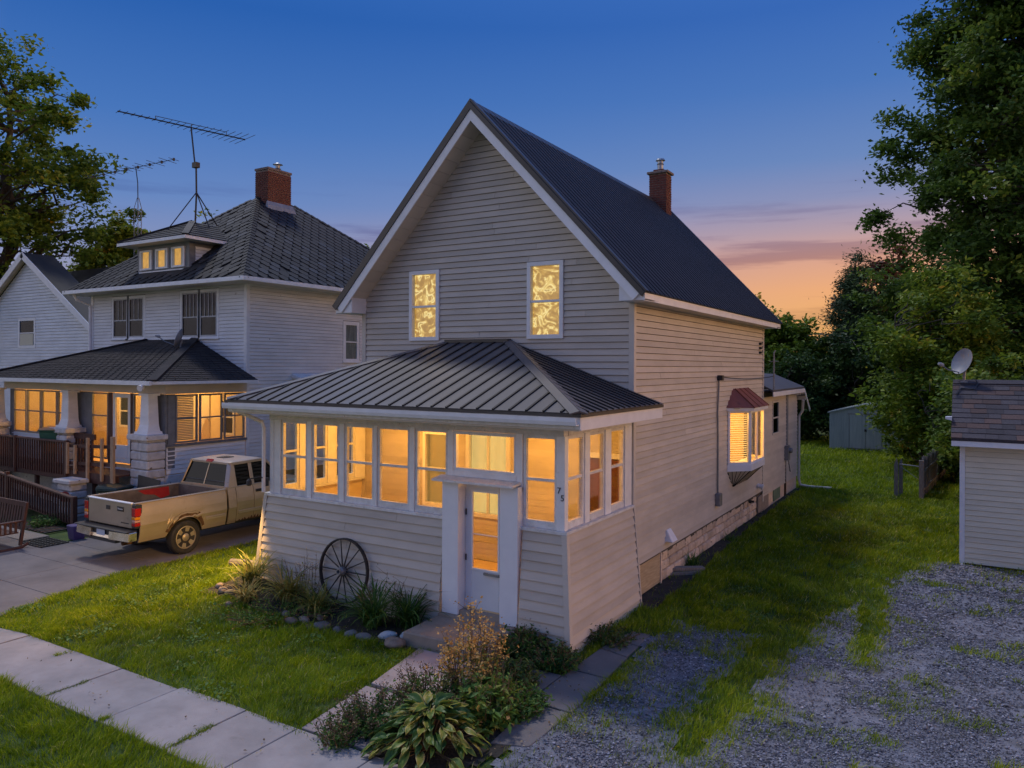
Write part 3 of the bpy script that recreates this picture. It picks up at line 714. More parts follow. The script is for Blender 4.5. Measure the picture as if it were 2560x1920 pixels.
# sills
mb = MB(); mb.box(-11.06, -6.925, PY-.075, PY+.09, 1.65, 1.70); mb.build('sill', M_peel, house, bevel=.006)
mb = MB(); mb.box(-5.60, -4.815, PY-.075, PY+.09, 1.65, 1.70); mb.box(-4.985, -4.8155, PY+.092, YF-.04, 1.65, 1.70); mb.build('sill', M_peel, house, bevel=.006)
mb = MB(); mb.box(-11.06, -10.88, PY+.092, YF-.04, 1.65, 1.70); mb.build('sill', M_peel, house, bevel=.006)
# flared skirts
zs0, zs1 = -.02, 1.65
def flare(y_top, y_bot): return lambda z: y_bot+(y_top-y_bot)*(z-zs0)/(zs1-zs0)
fy = flare(9.49, 9.34); fx = flare(-4.845, -4.70); fxl = flare(-11.03, -11.15)
skF = lambda u, d, z: (u, fy(z)-d, z)
skR = lambda u, d, z: (fx(z)+d, u, z)
skL = lambda u, d, z: (fxl(z)-d, u, z)
sm = [(k, random.Random(k*7+1).uniform(-10.6, -7.3)) for k in (1, 2, 4, 5, 7, 9, 11)]
lap(house, M_vinyl, skF, zs0, zs1, .139, lambda z: fxl(z)+.05, lambda z: -6.97, seams=sm, t0=.032, gap=.009)
lap(house, M_vinyl, skF, zs0, zs1, .139, lambda z: -5.54, lambda z: fx(z)-.05, t0=.032, gap=.009)
lap(house, M_vinyl, skR, zs0, zs1, .139, lambda z: fy(z)+.05, lambda z: YF-.06, t0=.034, gap=.014)
lap(house, M_vinyl, skL, zs0, zs1, .139, lambda z: fy(z)+.05, lambda z: YF-.06, t0=.032, gap=.009)
mb = MB()
def quad_wall(P, u0, u1, d0=-.05, d1=-.006): mb.hexa([P(u0, d0, zs0), P(u1, d0, zs0), P(u1, d1, zs0), P(u0, d1, zs0), P(u0, d0, zs1-.002), P(u1, d0, zs1-.002), P(u1, d1, zs1-.002), P(u0, d1, zs1-.002)])
quad_wall(skF, -11.0, -6.96); quad_wall(skF, -5.56, -4.86); quad_wall(skR, 9.55, YF-.03); quad_wall(skL, 9.55, YF-.03)
mb.build('skirt_wall', M_wall_in, house)
def skirt_corner(fX, sx):
    q = MB()
    for (du, dv) in ((0, 1), (1, 0)):
        pts = []
        for z in (zs0, zs1):
            X = fX(z)+sx*.03; Y = fy(z)-.03
            if du == 0: pts.append([(X, Y, z), (X-sx*.085, Y, z), (X-sx*.085, Y+.012, z), (X, Y+.012, z)])
            else: pts.append([(X, Y+.013, z), (X, Y+.085, z), (X-sx*.012, Y+.085, z), (X-sx*.012, Y+.013, z)])
        q.hexa(pts[0]+pts[1])
    q.build('skirt_corner', M_vinyl2, house)
skirt_corner(fx, 1); skirt_corner(fxl, -1)
for (P, u) in ((skR, YF-.04), (skL, YF-.04)):
    q = MB(); q.hexa([P(u-.03, -.0, zs0), P(u+.012, -.0, zs0), P(u+.012, .034, zs0), P(u-.03, .034, zs0), P(u-.03, 0, zs1), P(u+.012, 0, zs1), P(u+.012, .034, zs1), P(u-.03, .034, zs1)]); q.build('skirt_corner', M_vinyl2, house)
# door bay: boxed jambs, hood, threshold, storm door
for (a, b) in ((-6.94, -6.635), (-5.885, -5.575)):
    q = MB(); q.box(a, b, 9.385, 9.62, .24, 2.275); q.build('door_jamb', M_door, house, bevel=.006)
q = MB(); q.hexa([(-7.06, 9.27, 2.275), (-5.60, 9.27, 2.275), (-5.60, 9.53, 2.30), (-7.06, 9.53, 2.30), (-7.06, 9.27, 2.305), (-5.60, 9.27, 2.305), (-5.60, 9.53, 2.345), (-7.06, 9.53, 2.345)]); q.build('door_hood', M_peel, house)
q = MB(); q.box(-6.83, -5.68, 9.50, 9.60, 2.345, 2.42); q.build('transom_sill', M_white, house)
q = MB(); q.box(-6.95, -5.57, 9.30, 9.60, .19, .238); q.box(-6.633, -5.887, 9.42, 9.62, .239, .31); q.build('threshold', M_cstep, house)
q = MB(); da, db, dz0, dz1, dy = -6.63, -5.89, .315, 2.27, 9.575
q.box(da, da+.12, dy, dy+.045, dz0, dz1); q.box(db-.12, db, dy, dy+.045, dz0, dz1); q.box(da+.12, db-.12, dy, dy+.045, 2.13, dz1); q.box(da+.12, db-.12, dy, dy+.045, dz0, .93)
door = q.build('door', M_door, house, bevel=.005)
q = MB()
for (a, b, c, d) in ((da+.115, da+.14, .92, 2.14), (db-.14, db-.115, .92, 2.14)): q.box(a, b, dy-.012, dy+.02, c, d)
q.box(da+.14, db-.14, dy-.012, dy+.02, 2.115, 2.14); q.box(da+.14, db-.14, dy-.012, dy+.02, .92, .945); q.build('glass_frame', M_trim, door)
q = MB(); q.box(da+.14, db-.14, dy+.012, dy+.018, .945, 2.115); q.build('pane', M_glass, door)
q = MB(); q.box(da+.14, db-.14, dy+.0, dy+.011, 1.46, 1.475); q.build('glass_bar', M_trim, door)
q = MB(); q.bar((-6.25, dy-.035, .885), (-5.99, dy-.035, .885), .02, .035); q.box(-6.27, -6.21, dy-.04, dy, .868, .902); q.box(-6.02, -5.96, dy-.04, dy, .868, .902); q.build('door_handle', M_grey, door)
q = MB(); q.lathe((-6.61, dy-.01, 1.05), (0, 0, 1), [(.012, 0), (.012, .09)], 8); q.lathe((-6.61, dy-.01, 1.75), (0, 0, 1), [(.012, 0), (.012, .09)], 8); q.build('hinge', M_iron, door)
# house number on the corner post
def text_mesh(body, size, P, name, m, parent, ext=.004, rotz=0):
    cu = bpy.data.curves.new(name, 'FONT'); cu.body = body; cu.size = size; cu.extrude = ext; cu.resolution_u = 3
    o = bpy.data.objects.new(name, cu); dg = bpy.context.evaluated_depsgraph_get()
    col.objects.link(o); dg.update(); me = bpy.data.meshes.new_from_object(o.evaluated_get(dg)); col.objects.unlink(o); bpy.data.objects.remove(o)
    me.materials.clear()
    return link(name, me, m, parent, loc=P, rot=(R(90), 0, rotz))
text_mesh('7', .125, (-4.99, PY-.045, 2.235), 'house_number', M_dark, house)
text_mesh('5', .125, (-4.935, PY-.045, 2.13), 'house_number', M_dark, house)
# porch lantern at the left end of the sill
q = MB(); q.box(-11.02, -10.985, PY-.1, PY-.03, 1.82, 1.97); q.tube([(-11.0, PY-.07, 1.95), (-11.03, PY-.2, 2.0), (-11.1, PY-.38, 1.98)], .012, 6); q.lathe((-11.1, PY-.38, 1.86), (0, 0, 1), [(.03, 0), (.05, .02), (.045, .09), (.02, .12)], 10)
q.build('wall_lantern', M_dark, house)
# porch interior: windows and door in the old front wall, ceiling lamp
window(house, PF, *in_holes[0], M_trim, f=.07, d0=-.05, d1=.05, rail=2.0, pane=M_glass, back=(litmat('dim_lit_curtain', [(0, (.25, .14, .04)), (1, (.5, .3, .1))], .5, 4), 'curtain_or_reflection'), backd=-.1, name='inner_window')
window(house, PF, *in_holes[1], M_trim, f=.08, d0=-.05, d1=.05, rail=2.0, cols=1, pane=M_glass, back=(litmat('lit_curtain', [(0, (.6, .38, .11)), (1, (1, .72, .3))], .8, 3, stretch=(8, 1, .5)), 'curtain_or_reflection'), backd=-.1, name='inner_window')
a, b, c, d = in_holes[2]
q = MB(); q.boxP(PF, a, b, -.08, -.03, c, d); idr = q.build('inner_door', M_brdoor, house)
q = MB(); q.boxP(PF, a-.09, a, -.03, .05, c, d+.09); q.boxP(PF, b, b+.09, -.03, .05, c, d+.09); q.boxP(PF, a, b, -.03, .05, d, d+.09); q.build('door_trim', M_trim, idr)
for x in (-9.4, -6.3):
    q = MB(); q.lathe((x, 10.75, 3.188), (0, 0, -1), [(.11, 0), (.11, .03), (.07, .035)], 18); lampb = q.build('ceiling_lamp', M_trim, house)
    q = MB(); q.lathe((x, 10.75, 3.15), (0, 0, -1), [(.06, 0), (.10, .05), (.11, .09), (.08, .14), (.03, .16)], 18)
    mm = MATS.get('lamp_globe') or bpy.data.materials.new('lamp_globe'); MATS['lamp_globe'] = mm; mm.use_nodes = True
    pp = mm.node_tree.nodes['Principled BSDF']; pp.inputs['Emission Color'].default_value = (1, .72, .32, 1); pp.inputs['Emission Strength'].default_value = 3
    q.build('lamp_globe', mm, lampb, smooth=True)
def bulb(loc, watts, color=(1, .43, .07), r=.08):
    l = bpy.data.lights.new('bulb', 'POINT'); l.energy = watts; l.color = color; l.shadow_soft_size = r
    o = bpy.data.objects.new('bulb', l); col.objects.link(o); o.location = loc; return o
bulb((-9.4, 10.75, 2.85), 84); bulb((-6.3, 10.75, 2.85), 84)
bulb((XR-.6, 19.0, 2.75), 140)
ls = bpy.data.lights.new('added_lantern_spot', 'SPOT'); ls.energy = 400; ls.color = (1, .56, .16); ls.spot_size = R(150); ls.spot_blend = .7; ls.shadow_soft_size = .03  # added warm spot for the glow on pickup, bed and lawn
lo_ = bpy.data.objects.new('added_lantern_spot', ls); col.objects.link(lo_); lo_.location = (-11.1, PY-.38, 1.84); lo_.rotation_euler = Vector((-.75, -.32, -.62)).to_track_quat('-Z', 'Y').to_euler()
# hip roof of the porch
EZp, TZp = 3.43, 4.52; ex0, ex1, ey = -11.36, -4.34, 8.9; tx0, tx1 = -8.69, -7.34; yt = YF-.02
hl = lambda y: ex0+(tx0-ex0)*(y-ey)/(yt-ey); hr = lambda y: ex1+(tx1-ex1)*(y-ey)/(yt-ey)
zy = lambda y: EZp+(TZp-EZp)*(y-ey)/(yt-ey)
mb = MB(); tz = -.03
top = [(ex0, ey, EZp), (ex1, ey, EZp), (ex1, yt, EZp), (tx1, yt, TZp), (tx0, yt, TZp), (ex0, yt, EZp)]
bot = [(x, y, z-.04) for x, y, z in top]; n6 = 6
mb.add([(x, y, z-.008) for x, y, z in top]+bot, [(0, 1, 3, 4), (1, 2, 3), (0, 4, 5), (6, 10, 9, 7), (7, 9, 8), (6, 11, 10), (0, 6, 7, 1), (1, 7, 8, 2), (5, 11, 6, 0)])
mb.build('porch_roof_deck', M_rooft, house)
def roof_sheet(a, b, n, m=M_roofp):
    """Sheet between bottom edge a0-a1 and top edge b0-b1 with a rib on its first edge."""
    q = MB(); nn = Vector(n).normalized()
    a0, a1 = map(Vector, a); b0, b1 = map(Vector, b)
    q.hexa([a0, a1, b1, b0, a0+nn*.01, a1+nn*.01, b1+nn*.01, b0+nn*.01])
    o = q.build('porch_roof_sheet', m, house)
    q = MB()
    if (b0-a0).length > .08:
        q.bar(a0+nn*.018, b0+nn*.018, .032, .026, nn); q.build('rib', M_rib, o)
nf = Vector((0, -(TZp-EZp), yt-ey)); cnt = 26
for k in range(cnt):
    xa = ex0+(ex1-ex0)*k/cnt; xb = ex0+(ex1-ex0)*(k+1)/cnt
    def ytop(x):
        if x < tx0: return ey+(yt-ey)*(x-ex0)/(tx0-ex0)
        if x > tx1: return ey+(yt-ey)*(ex1-x)/(ex1-tx1)
        return yt
    ya_, yb_ = ytop(xa), ytop(xb)
    roof_sheet(((xa+.002, ey-.02, zy(ey-.02)), (xb-.002, ey-.02, zy(ey-.02))), ((xa+.002, ya_, zy(ya_)), (xb-.002, yb_, zy(yb_))), nf)
cnt = 15
for s in (0, 1):
    for k in range(cnt):
        ya_ = ey+(yt-ey)*k/cnt; yb_ = ey+(yt-ey)*(k+1)/cnt
        f = (hr if s else hl); xe = ex1+.02 if s else ex0-.02
        n = (TZp-EZp, 0, ex1-tx1) if s else (-(TZp-EZp), 0, tx0-ex0)
        roof_sheet(((xe, ya_+.002, EZp-.006), (xe, yb_-.002, EZp-.006)), ((f(ya_), ya_, zy(ya_)), (f(yb_), yb_, zy(yb_))), n)
for (x0, x1) in ((ex0, tx0), (ex1, tx1)):
    q = MB(); a = Vector((x0, ey-.02, EZp+.012)); b = Vector((x1, yt, TZp+.012)); d = (b-a).normalized()
    for s in (-1, 1):
        ndir = Vector((-(1 if x0 < -8 else -1)*(TZp-EZp)/abs(tx0-ex0), 0, 1)) if s < 0 else nf.normalized()
        side = ndir.cross(d).normalized()
        if (side.x if s < 0 else side.y)*((-1 if x0 < -8 else 1) if s < 0 else -1) < 0: side = -side
        n_ = ndir.normalized()*.022
        q.hexa([a, a+side*.13, b+side*.13, b, a+n_, a+side*.13+n_*.8, b+side*.13+n_*.8, b+n_])
    q.build('hip_cap', M_roofp, house)
q = MB(); q.box(tx0-.05, tx1+.05, yt-.14, yt-.002, TZp-.03, TZp+.035); q.build('wall_flashing', M_rooft, house)
# gutter in front, fascias, eave trim
q = MB(); q.box(ex0-.01, ex1+.0, ey-.03, ey-.005, EZp-.055, EZp-.012); q.box(ex1+.005, ex1+.025, ey-.03, yt, EZp-.055, EZp-.012); q.box(ex0-.03, ex0-.012, ey-.03, yt, EZp-.055, EZp-.012); q.build('drip_edge', M_rooft, house)
g = MB(); sec = [(0, 0), (-.09, .0), (-.105, .05), (-.105, .10), (-.095, .10), (-.092, .055), (-.08, .012), (0, .012)]
g.prism([(ex0-.03, ey-.006+p, EZp-.16+z) for p, z in sec], (ex1-ex0+.02, 0, 0))
g.build('gutter', M_trim, house)
q = MB(); q.box(ex0, ex1, ey+.0, ey+.02, 3.216, EZp-.05); q.build('fascia', M_peel, house)
q = MB(); q.box(ex1-.02, ex1+.004, ey+.021, yt, 3.2, EZp-.05); q.build('fascia', M_trim, house)
q = MB(); q.box(ex0-.004, ex0+.02, ey+.021, yt, 3.2, EZp-.05); q.build('fascia', M_trim, house)
q = MB(); q.tube([(-11.25, ey+.0, 3.25), (-11.2, 9.1, 3.17), (-11.05, 9.40, 3.0), (-11.02, 9.42, 2.9), (-11.02, 9.42, 1.72)], .035, 8); q.build('downspout', M_trim, house)

# entrance step
q = MB(); q.hexa([(-6.99, 8.47, -.05), (-5.56, 8.52, -.05), (-5.60, 9.38, -.05), (-7.0, 9.36, -.05), (-6.97, 8.49, .2), (-5.58, 8.54, .2), (-5.62, 9.36, .2), (-6.98, 9.34, .2)])
tag(q.build('concrete_step', M_cstep, None, bevel=.02), 'low brown concrete step below the white storm door', 'step')
# ================================================================== NEIGHBOUR'S FOURSQUARE HOUSE
NXL, NXR, NY, NYB = -26.7, -18.5, 15.15, 25.2
nb = thing('house', 'white foursquare house with dark slate hip roof, dormer and glowing porch', 'house', (-22.6, 19, -.2))
GZ = -.2
NF = wallP(0, NY, 1, 0, 0, -1); NR = wallP(NXR, 0, 0, 1, 1, 0); NL = wallP(NXL, 0, 0, 1, -1, 0)
nw = [(-25.39, -24.56, 4.96, 6.29), (-24.48, -23.65, 4.96, 6.29), (-21.59, -20.77, 4.93, 6.33), (-20.68, -19.86, 4.93, 6.33)]
nwr = [(19.3, 19.95, 4.22, 5.5)]
mb = MB(); mb.box(NXL+.02, NXR-.02, NY+.02, NYB, GZ, 6.5); mb.build('wall', M_lapshade, nb)
lap(nb, M_nsid, NF, 1.0, 6.5, .11, lambda z: NXL+.06, lambda z: NXR-.08, [(a-.1, b+.1, c-.06, d+.1) for a, b, c, d in nw], stuff='siding', t0=.026, gap=.005)
lap(nb, M_nsidw, NR, .7, 6.5, .11, lambda z: NY+.08, lambda z: NYB, [(a-.1, b+.1, c-.06, d+.1) for a, b, c, d in nwr], stuff='siding', t0=.026, gap=.005)
for (x, y) in ((NXR, NY), (NXL, NY)):
    mb = MB(); s = 1 if x == NXR else -1
    mb.box(min(x+s*.03, x-s*.09), max(x+s*.03, x-s*.09), y-.03, y+.09, .6, 6.5); mb.build('corner_board', M_white, nb)
for i, (a, b, c, d) in enumerate(nw):
    window(nb, NF, a, b, c, d, M_palegrey, f=.045, d0=-.015, d1=.02, rail=(c+d)/2-.08, upcols=3 if i > 1 else 2, pane=M_gdark, back=(M_curt, 'curtain_or_reflection'), backd=-.016, trim=.085, tm=M_nsid, sill=1)
for (a, b, c, d) in nwr:
    window(nb, NR, a, b, c, d, M_white, f=.05, d0=-.015, d1=.02, rail=(c+d)/2, pane=M_glass, back=(M_curtl, 'curtain_or_reflection'), backd=-.016, trim=.08, tm=M_white, sill=1)
mb = MB(); mb.hexa([NR(16.9, 0, 3.62), NR(18.5, 0, 3.62), NR(18.5, .55, 3.55), NR(16.9, .55, 3.55), NR(16.9, 0, 3.78), NR(18.5, 0, 3.78), NR(18.5, .55, 3.6), NR(16.9, .55, 3.6)]); mb.build('window_awning', M_white, nb, bevel=.02)
# soffit, gutter
OV = .62; ez = 6.6
mb = MB(); mb.box(NXL-OV, NXR+OV, NY-OV, NYB+OV, 6.48, 6.51); mb.build('soffit', M_soff, nb)
mb = MB(); mb.box(NXL-OV-.06, NXR+OV+.06, NY-OV-.07, NY-OV-.001, 6.50, 6.62); mb.box(NXR+OV+.001, NXR+OV+.07, NY-OV-.001, NYB+OV, 6.50, 6.62); mb.box(NXL-OV-.07, NXL-OV-.001, NY-OV-.001, NYB+OV, 6.50, 6.62); mb.build('gutter', M_white, nb)
mb = MB(); mb.tube([(NXL-.3, NY-.5, 6.5), (NXL-.25, NY-.4, 6.3), (NXL-.02, NY-.06, 6.12), (NXL-.02, NY-.06, 3)], .05, 8); mb.build('downspout', M_white, nb)
# hip roof of slates
e = [Vector(p) for p in ((NXL-OV, NY-OV, ez), (NXR+OV, NY-OV, ez), (NXR+OV, NYB+OV, ez), (NXL-OV, NYB+OV, ez))]
rA, rB = Vector((-22.6, 18.95, 10.27)), Vector((-22.6, 20.75, 10.27))
mb = MB(); v = e+[rA, rB]+[p-Vector((0, 0, .06)) for p in e]
mb.add(v, [(0, 1, 4), (1, 2, 5, 4), (2, 3, 5), (3, 0, 4, 5), (9, 8, 7, 6), (0, 6, 7, 1), (1, 7, 8, 2), (2, 8, 9, 3), (3, 9, 6, 0)]); mb.build('roof_deck', M_nsh3, nb)
def slate_mesh(w, h, t=.02):
    q = MB(); c = .58
    out = [(-w/2, 0), (-w/2, -h*(1-c)), (-w*.13, -h), (w*.13, -h), (w/2, -h*(1-c)), (w/2, 0)]
    q.add([(x, y, t*(.35+.65*(-y/h))) for x, y in out]+[(x, y, -.004) for x, y in out], [(0, 1, 2, 3, 4, 5)]+[(i, i+6, (i+1) % 6+6, (i+1) % 6) for i in range(6)])
    return q
SW, SH = .40, .255
slates = [slate_mesh(SW-.03, SH+.12, .034).mesh('slate') for _ in range(1)][0]
sl_objs = {}
def slate_variant(mm):
    if mm.name not in sl_objs:
        me = slates.copy(); me.materials.append(mm); sl_objs[mm.name] = me
    return sl_objs[mm.name]
def slate_face(p0, p1, q0, q1, budget, hide=None):
    """Courses of slates between eave p0-p1 and ridge q0-q1; the first budget ones are objects, the rest one part."""
    u = (p1-p0).normalized(); up = ((q0+q1)/2-(p0+p1)/2); up = up-u*up.dot(u); H = up.length; up.normalize(); n = u.cross(up).normalized()
    rows = int(H/SH); cand = []
    for r in range(rows+1):
        h = min((r+1)*SH+.1, H); f = h/H*.999
        a = p0.lerp(q0, f); b = p1.lerp(q1, f); Ln = (b-a).dot(u); st = (r % 2)*SW/2
        base = p0+up*h; o0 = (a-base).dot(u)
        k = math.floor(o0/SW)
        while True:
            uu = k*SW+st
            if uu > o0+Ln-.05: break
            if uu > o0+.05:
                P = base+u*uu+n*.004
                if hide is None or not hide(P): cand.append(P)
            k += 1
    cp = Vector((0, 0, 4.05)); cand.sort(key=lambda P: (P-cp).length)
    Rm = Matrix((u, up, n)).transposed(); eu = Rm.to_euler()
    cand = [P for P in cand if random.random() > .02]
    rest = MB(); base = slate_mesh(SW-.03, SH+.12, .034)
    for i, P in enumerate(cand):
        if i < budget:
            mm = random.choice([M_nsh, M_nsh, M_nsh3, M_nsh3, M_nsh2])
            o = link('slate', slate_variant(mm), None, nb, loc=P+n*random.uniform(0, .012)+u*random.uniform(-.012, .012)+up*random.uniform(-.015, .01), rot=(Rm@Matrix.Rotation(random.gauss(0, .035), 3, 'Z')).to_euler())
        else:
            rest.add([P+Rm@Vector(p) for p in base.v], base.f)
    if rest.v: rest.build('slates', M_nsh, nb, stuff=True)
dormer_hide = lambda P: -24.0 < P.x < -21.4 and 15.1 < P.y < 17.0
slate_face(e[1], e[2], rA, rB, 190)
slate_face(e[0], e[1], rA, rA, 110, dormer_hide)
for (a, b) in ((e[1], rA), (e[0], rA), (rA, rB), (rB, e[2])):
    q = MB(); cnt = max(2, int((b-a).length/.24)); d = (b-a).normalized(); 
    side = d.cross(Vector((0, 0, 1))).normalized(); upn = side.cross(d)
    for k in range(cnt):
        p = a+d*(k*.24); w = .13
        for s in (-1, 1):
            q.hexa([p+upn*.03, p+side*s*w-upn*.04, p+d*.25+side*s*w-upn*.055, p+d*.25+upn*.015, p+upn*.055, p+side*s*w-upn*.015, p+d*.25+side*s*w-upn*.035, p+d*.25+upn*.035])
    q.build('hip_shingles', M_nsh3, nb, stuff=True)
# chimney
ch = MB(); ch.box(-22.78, -22.05, 18.98, 20.13, 11.28, 11.36); cho = ch.build('chimney', M_mortar, nb)
brick_stack(cho, -22.76, -22.07, 19.0, 20.11, 9.4, 11.28, M_brick, M_mortar, .21, .07)
q = MB(); q.lathe((-22.4, 19.75, 11.36), (0, 0, 1), [(.05, 0), (.05, .1), (.13, .12), (.08, .15), (.09, .25), (.19, .28), (.04, .36)], 14); q.build('flue_cap', M_galv, cho)
q = MB(); q.hexa([(-22.1, 18.9, 9.85), (-21.95, 18.9, 9.75), (-21.95, 20.3, 9.75), (-22.1, 20.3, 9.85), (-22.06, 18.95, 10.1), (-22.0, 18.95, 9.95), (-22.0, 20.2, 9.95), (-22.06, 20.2, 10.1)]); q.build('chimney_flashing', M_grey, nb)
# dormer
dx0, dx1, dyf, dz0, dz1 = -24.06, -21.31, 15.2, 7.05, 8.02
DF = wallP(0, dyf, 1, 0, 0, -1); DR = wallP(dx1, 0, 0, 1, 1, 0)
mb = MB(); mb.box(dx0, dx1, dyf, 17.2, dz0, dz1); dm = mb.build('dormer', M_gtrim, nb)
lap(dm, M_nsid, DR, 7.1, 7.86, .11, lambda z: dyf+.22, lambda z: 16.9, stuff='dormer_siding', t0=.03)
lit_d = litmat('lit_amber_blind', [(.3, (.38, .19, .025)), (.7, (.62, .32, .05))], .8, 7, .5)
for k in range(3):
    a = dx0+.16+k*.86; window(dm, DF, a, a+.66, 7.2, 7.86, M_white, f=.06, d0=.0, d1=.05, pane=None, back=(lit_d, 'blind'), backd=.025, name='dormer_window')
    q = MB(); q.boxP(DF, a+.06, a+.16, .026, .04, 7.26, 7.8); q.boxP(DF, a+.50, a+.60, .026, .04, 7.26, 7.8); q.build('curtain_or_reflection', M_blindw, dm)
mb = MB(); mb.box(dx0-.03, dx1+.03, dyf-.06, dyf-.002, 7.02, 7.14); mb.build('dormer_sill', M_white, dm)
dE = [(dx0-.42, dyf-.45, 8.07), (dx1+.42, dyf-.45, 8.07), (dx1+.42, 16.6, 8.07), (dx0-.42, 16.6, 8.07)]
mb = MB(); mb.box(dx0-.42, dx1+.42, dyf-.45, 16.4, 8.0, 8.02); mb.build('dormer_soffit', M_soff, dm)
mb = MB(); mb.box(dx0-.45, dx1+.45, dyf-.48, dyf-.451, 8.0, 8.1); mb.box(dx1+.421, dx1+.45, dyf-.45, 16.3, 8.0, 8.1); mb.box(dx0-.45, dx0-.421, dyf-.45, 16.3, 8.0, 8.1); mb.build('dormer_fascia', M_white, dm)
pk, pk2 = (-22.68, 16.3, 8.92), (-22.68, 17.35, 8.92)
mb = MB(); mb.add([Vector(p)+Vector((0, 0, .035)) for p in dE]+[pk, pk2]+[Vector(p)+Vector((0, 0, 0)) for p in dE], [(0, 1, 4), (1, 2, 5, 4), (3, 0, 4, 5), (0, 6, 7, 1), (1, 7, 8, 2), (3, 9, 6, 0)]); mb.build('dormer_roof', M_nroof, dm)
q = MB()
dEv = [Vector(p)+Vector((0, 0, .035)) for p in dE]; pkv = [Vector(pk), Vector(pk2)]
for (A, B, C, D_) in ((dEv[0], dEv[1], pkv[0], pkv[0]), (dEv[1], dEv[2], pkv[0], pkv[1])):
    for r in range(7):
        f0, f1 = r/7, (r+1)/7+.02
        a, b, c, d = A.lerp(C, f0), B.lerp(D_, f0), B.lerp(D_, min(f1, 1)), A.lerp(C, min(f1, 1)); n = (B-A).cross(C-A).normalized()
        if n.z < 0: n = -n
        q.hexa([a, b, c, d, a+n*.035, b+n*.035, c+n*.012, d+n*.012])
q.build('dormer_shingles', M_nsh, dm, stuff=True)
for a in (dEv[1], dEv[0]):
    q = MB(); q.bar(a+Vector((0, 0, .03)), pkv[0]+Vector((0, 0, .03)), .2, .05); q.build('dormer_hip', M_nsh3, dm)
# ---- porch of the neighbour
py = 12.5; pfz = 1.2
NPF = wallP(0, py, 1, 0, 0, -1); NPR = wallP(NXR, 0, 0, 1, 1, 0)
mb = MB(); mb.box(NXL-.2, NXR-.02, py+.05, NY, 1.1, pfz); mb.build('porch_floor', M_wood_in, nb)
mb = MB(); mb.box(NXL-.4, NXR-.04, py+.04, NY-.01, GZ-.1, 1.1); mb.build('porch_base', M_wstone, nb)
lap(nb, M_nsid, NPF, GZ, 1.05, .12, lambda z: -20.2, lambda z: NXR-.0, stuff='porch_siding', t0=.02)
mb = MB(); mb.box(NXL-.45, NXR+.03, py-.05, NY-.02, 3.52, 3.55); mb.build('porch_ceiling', M_soff, nb)
mb = MB(); mb.box(NXL-.35, NXR+.06, py-.05, py+.13, 3.24, 3.52); mb.box(NXR-.10, NXR+.06, py+.131, NY-.03, 3.24, 3.52); mb.build('porch_beam', M_soff, nb)
groups = [[(-26.5, -25.72), (-25.66, -24.86), (-24.8, -23.92), (-23.86, -23.05)], [(-22.02, -21.18)], [(-19.97, -19.12)]]
for gi, g in enumerate(groups):
    for (a, b) in g:
        window(nb, NPF, a, b, 1.86 if gi != 1 else 1.3, 3.22, M_gtrim, f=.045, d0=-.03, d1=.02, rail=2.55, pane=M_glass, name='porch_window')
window(nb, NPF, -20.93, -20.08, 1.25, 3.22, M_white, f=.12, d0=-.03, d1=.02, rail=None, pane=M_glass, name='porch_door')
q = MB(); q.boxP(NPF, -20.8, -20.2, -.026, .026, 1.38, 1.75); q.build('door_panel', M_door, nb)
q = MB(); q.boxP(NPF, -21.15, -20.95, -.04, .03, 1.2, 3.23); q.build('door_post', M_dwood, nb); q = MB(); q.boxP(NPF, -20.07, -19.99, -.04, .03, 1.2, 3.23); q.build('door_post', M_dwood, nb)
for (a, b) in ((-26.72, -26.51), (-23.04, -22.03), (-19.11, -18.5)):
    q = MB(); q.boxP(NPF, a, b, -.05, .015, 1.2, 3.23); q.build('window_post', M_gtrim, nb)
lap(nb, M_nsid, NPF, 1.06, 1.84, .12, lambda z: -26.6, lambda z: -22.04, stuff='porch_siding', t0=.02)
lap(nb, M_nsid, NPF, 1.06, 1.84, .12, lambda z: -19.98, lambda z: -18.52, stuff='porch_siding', t0=.02)
mb = MB(); mb.box(-26.6, -22.04, py+.005, py+.06, 1.0, 1.86); mb.box(-19.98, -18.52, py+.005, py+.06, 1.0, 1.86); mb.build('porch_half_wall', M_wall_in, nb)
for (a, b) in ((12.78, 13.48), (13.54, 14.30), (14.36, 15.08)):
    window(nb, NPR, a, b, 1.88, 3.22, M_gtrim, f=.05, d0=-.03, d1=.02, rail=2.55, pane=M_glass, name='porch_window')
q = MB(); q.boxP(NPR, 12.56, 12.77, -.05, .015, 1.2, 3.23); q.build('window_post', M_gtrim, nb)
q = MB(); q.boxP(NPR, 12.5, 15.15, -.02, .05, 1.80, 1.87); q.build('porch_sill', M_gtrim, nb)
lap(nb, M_nsidw, NPR, 1.06, 1.80, .12, lambda z: 12.52, lambda z: 15.1, stuff='porch_siding', t0=.02)
mb = MB(); mb.box(NXR-.07, NXR-.02, 12.52, 15.1, 1.0, 1.80); mb.build('porch_half_wall', M_wall_in, nb)
mb = MB(); mb.boxP(NPR, 12.5, 15.12, -.02, .04, .2, 1.04); mb.build('porch_base_block', M_wstone, nb, bevel=.02)
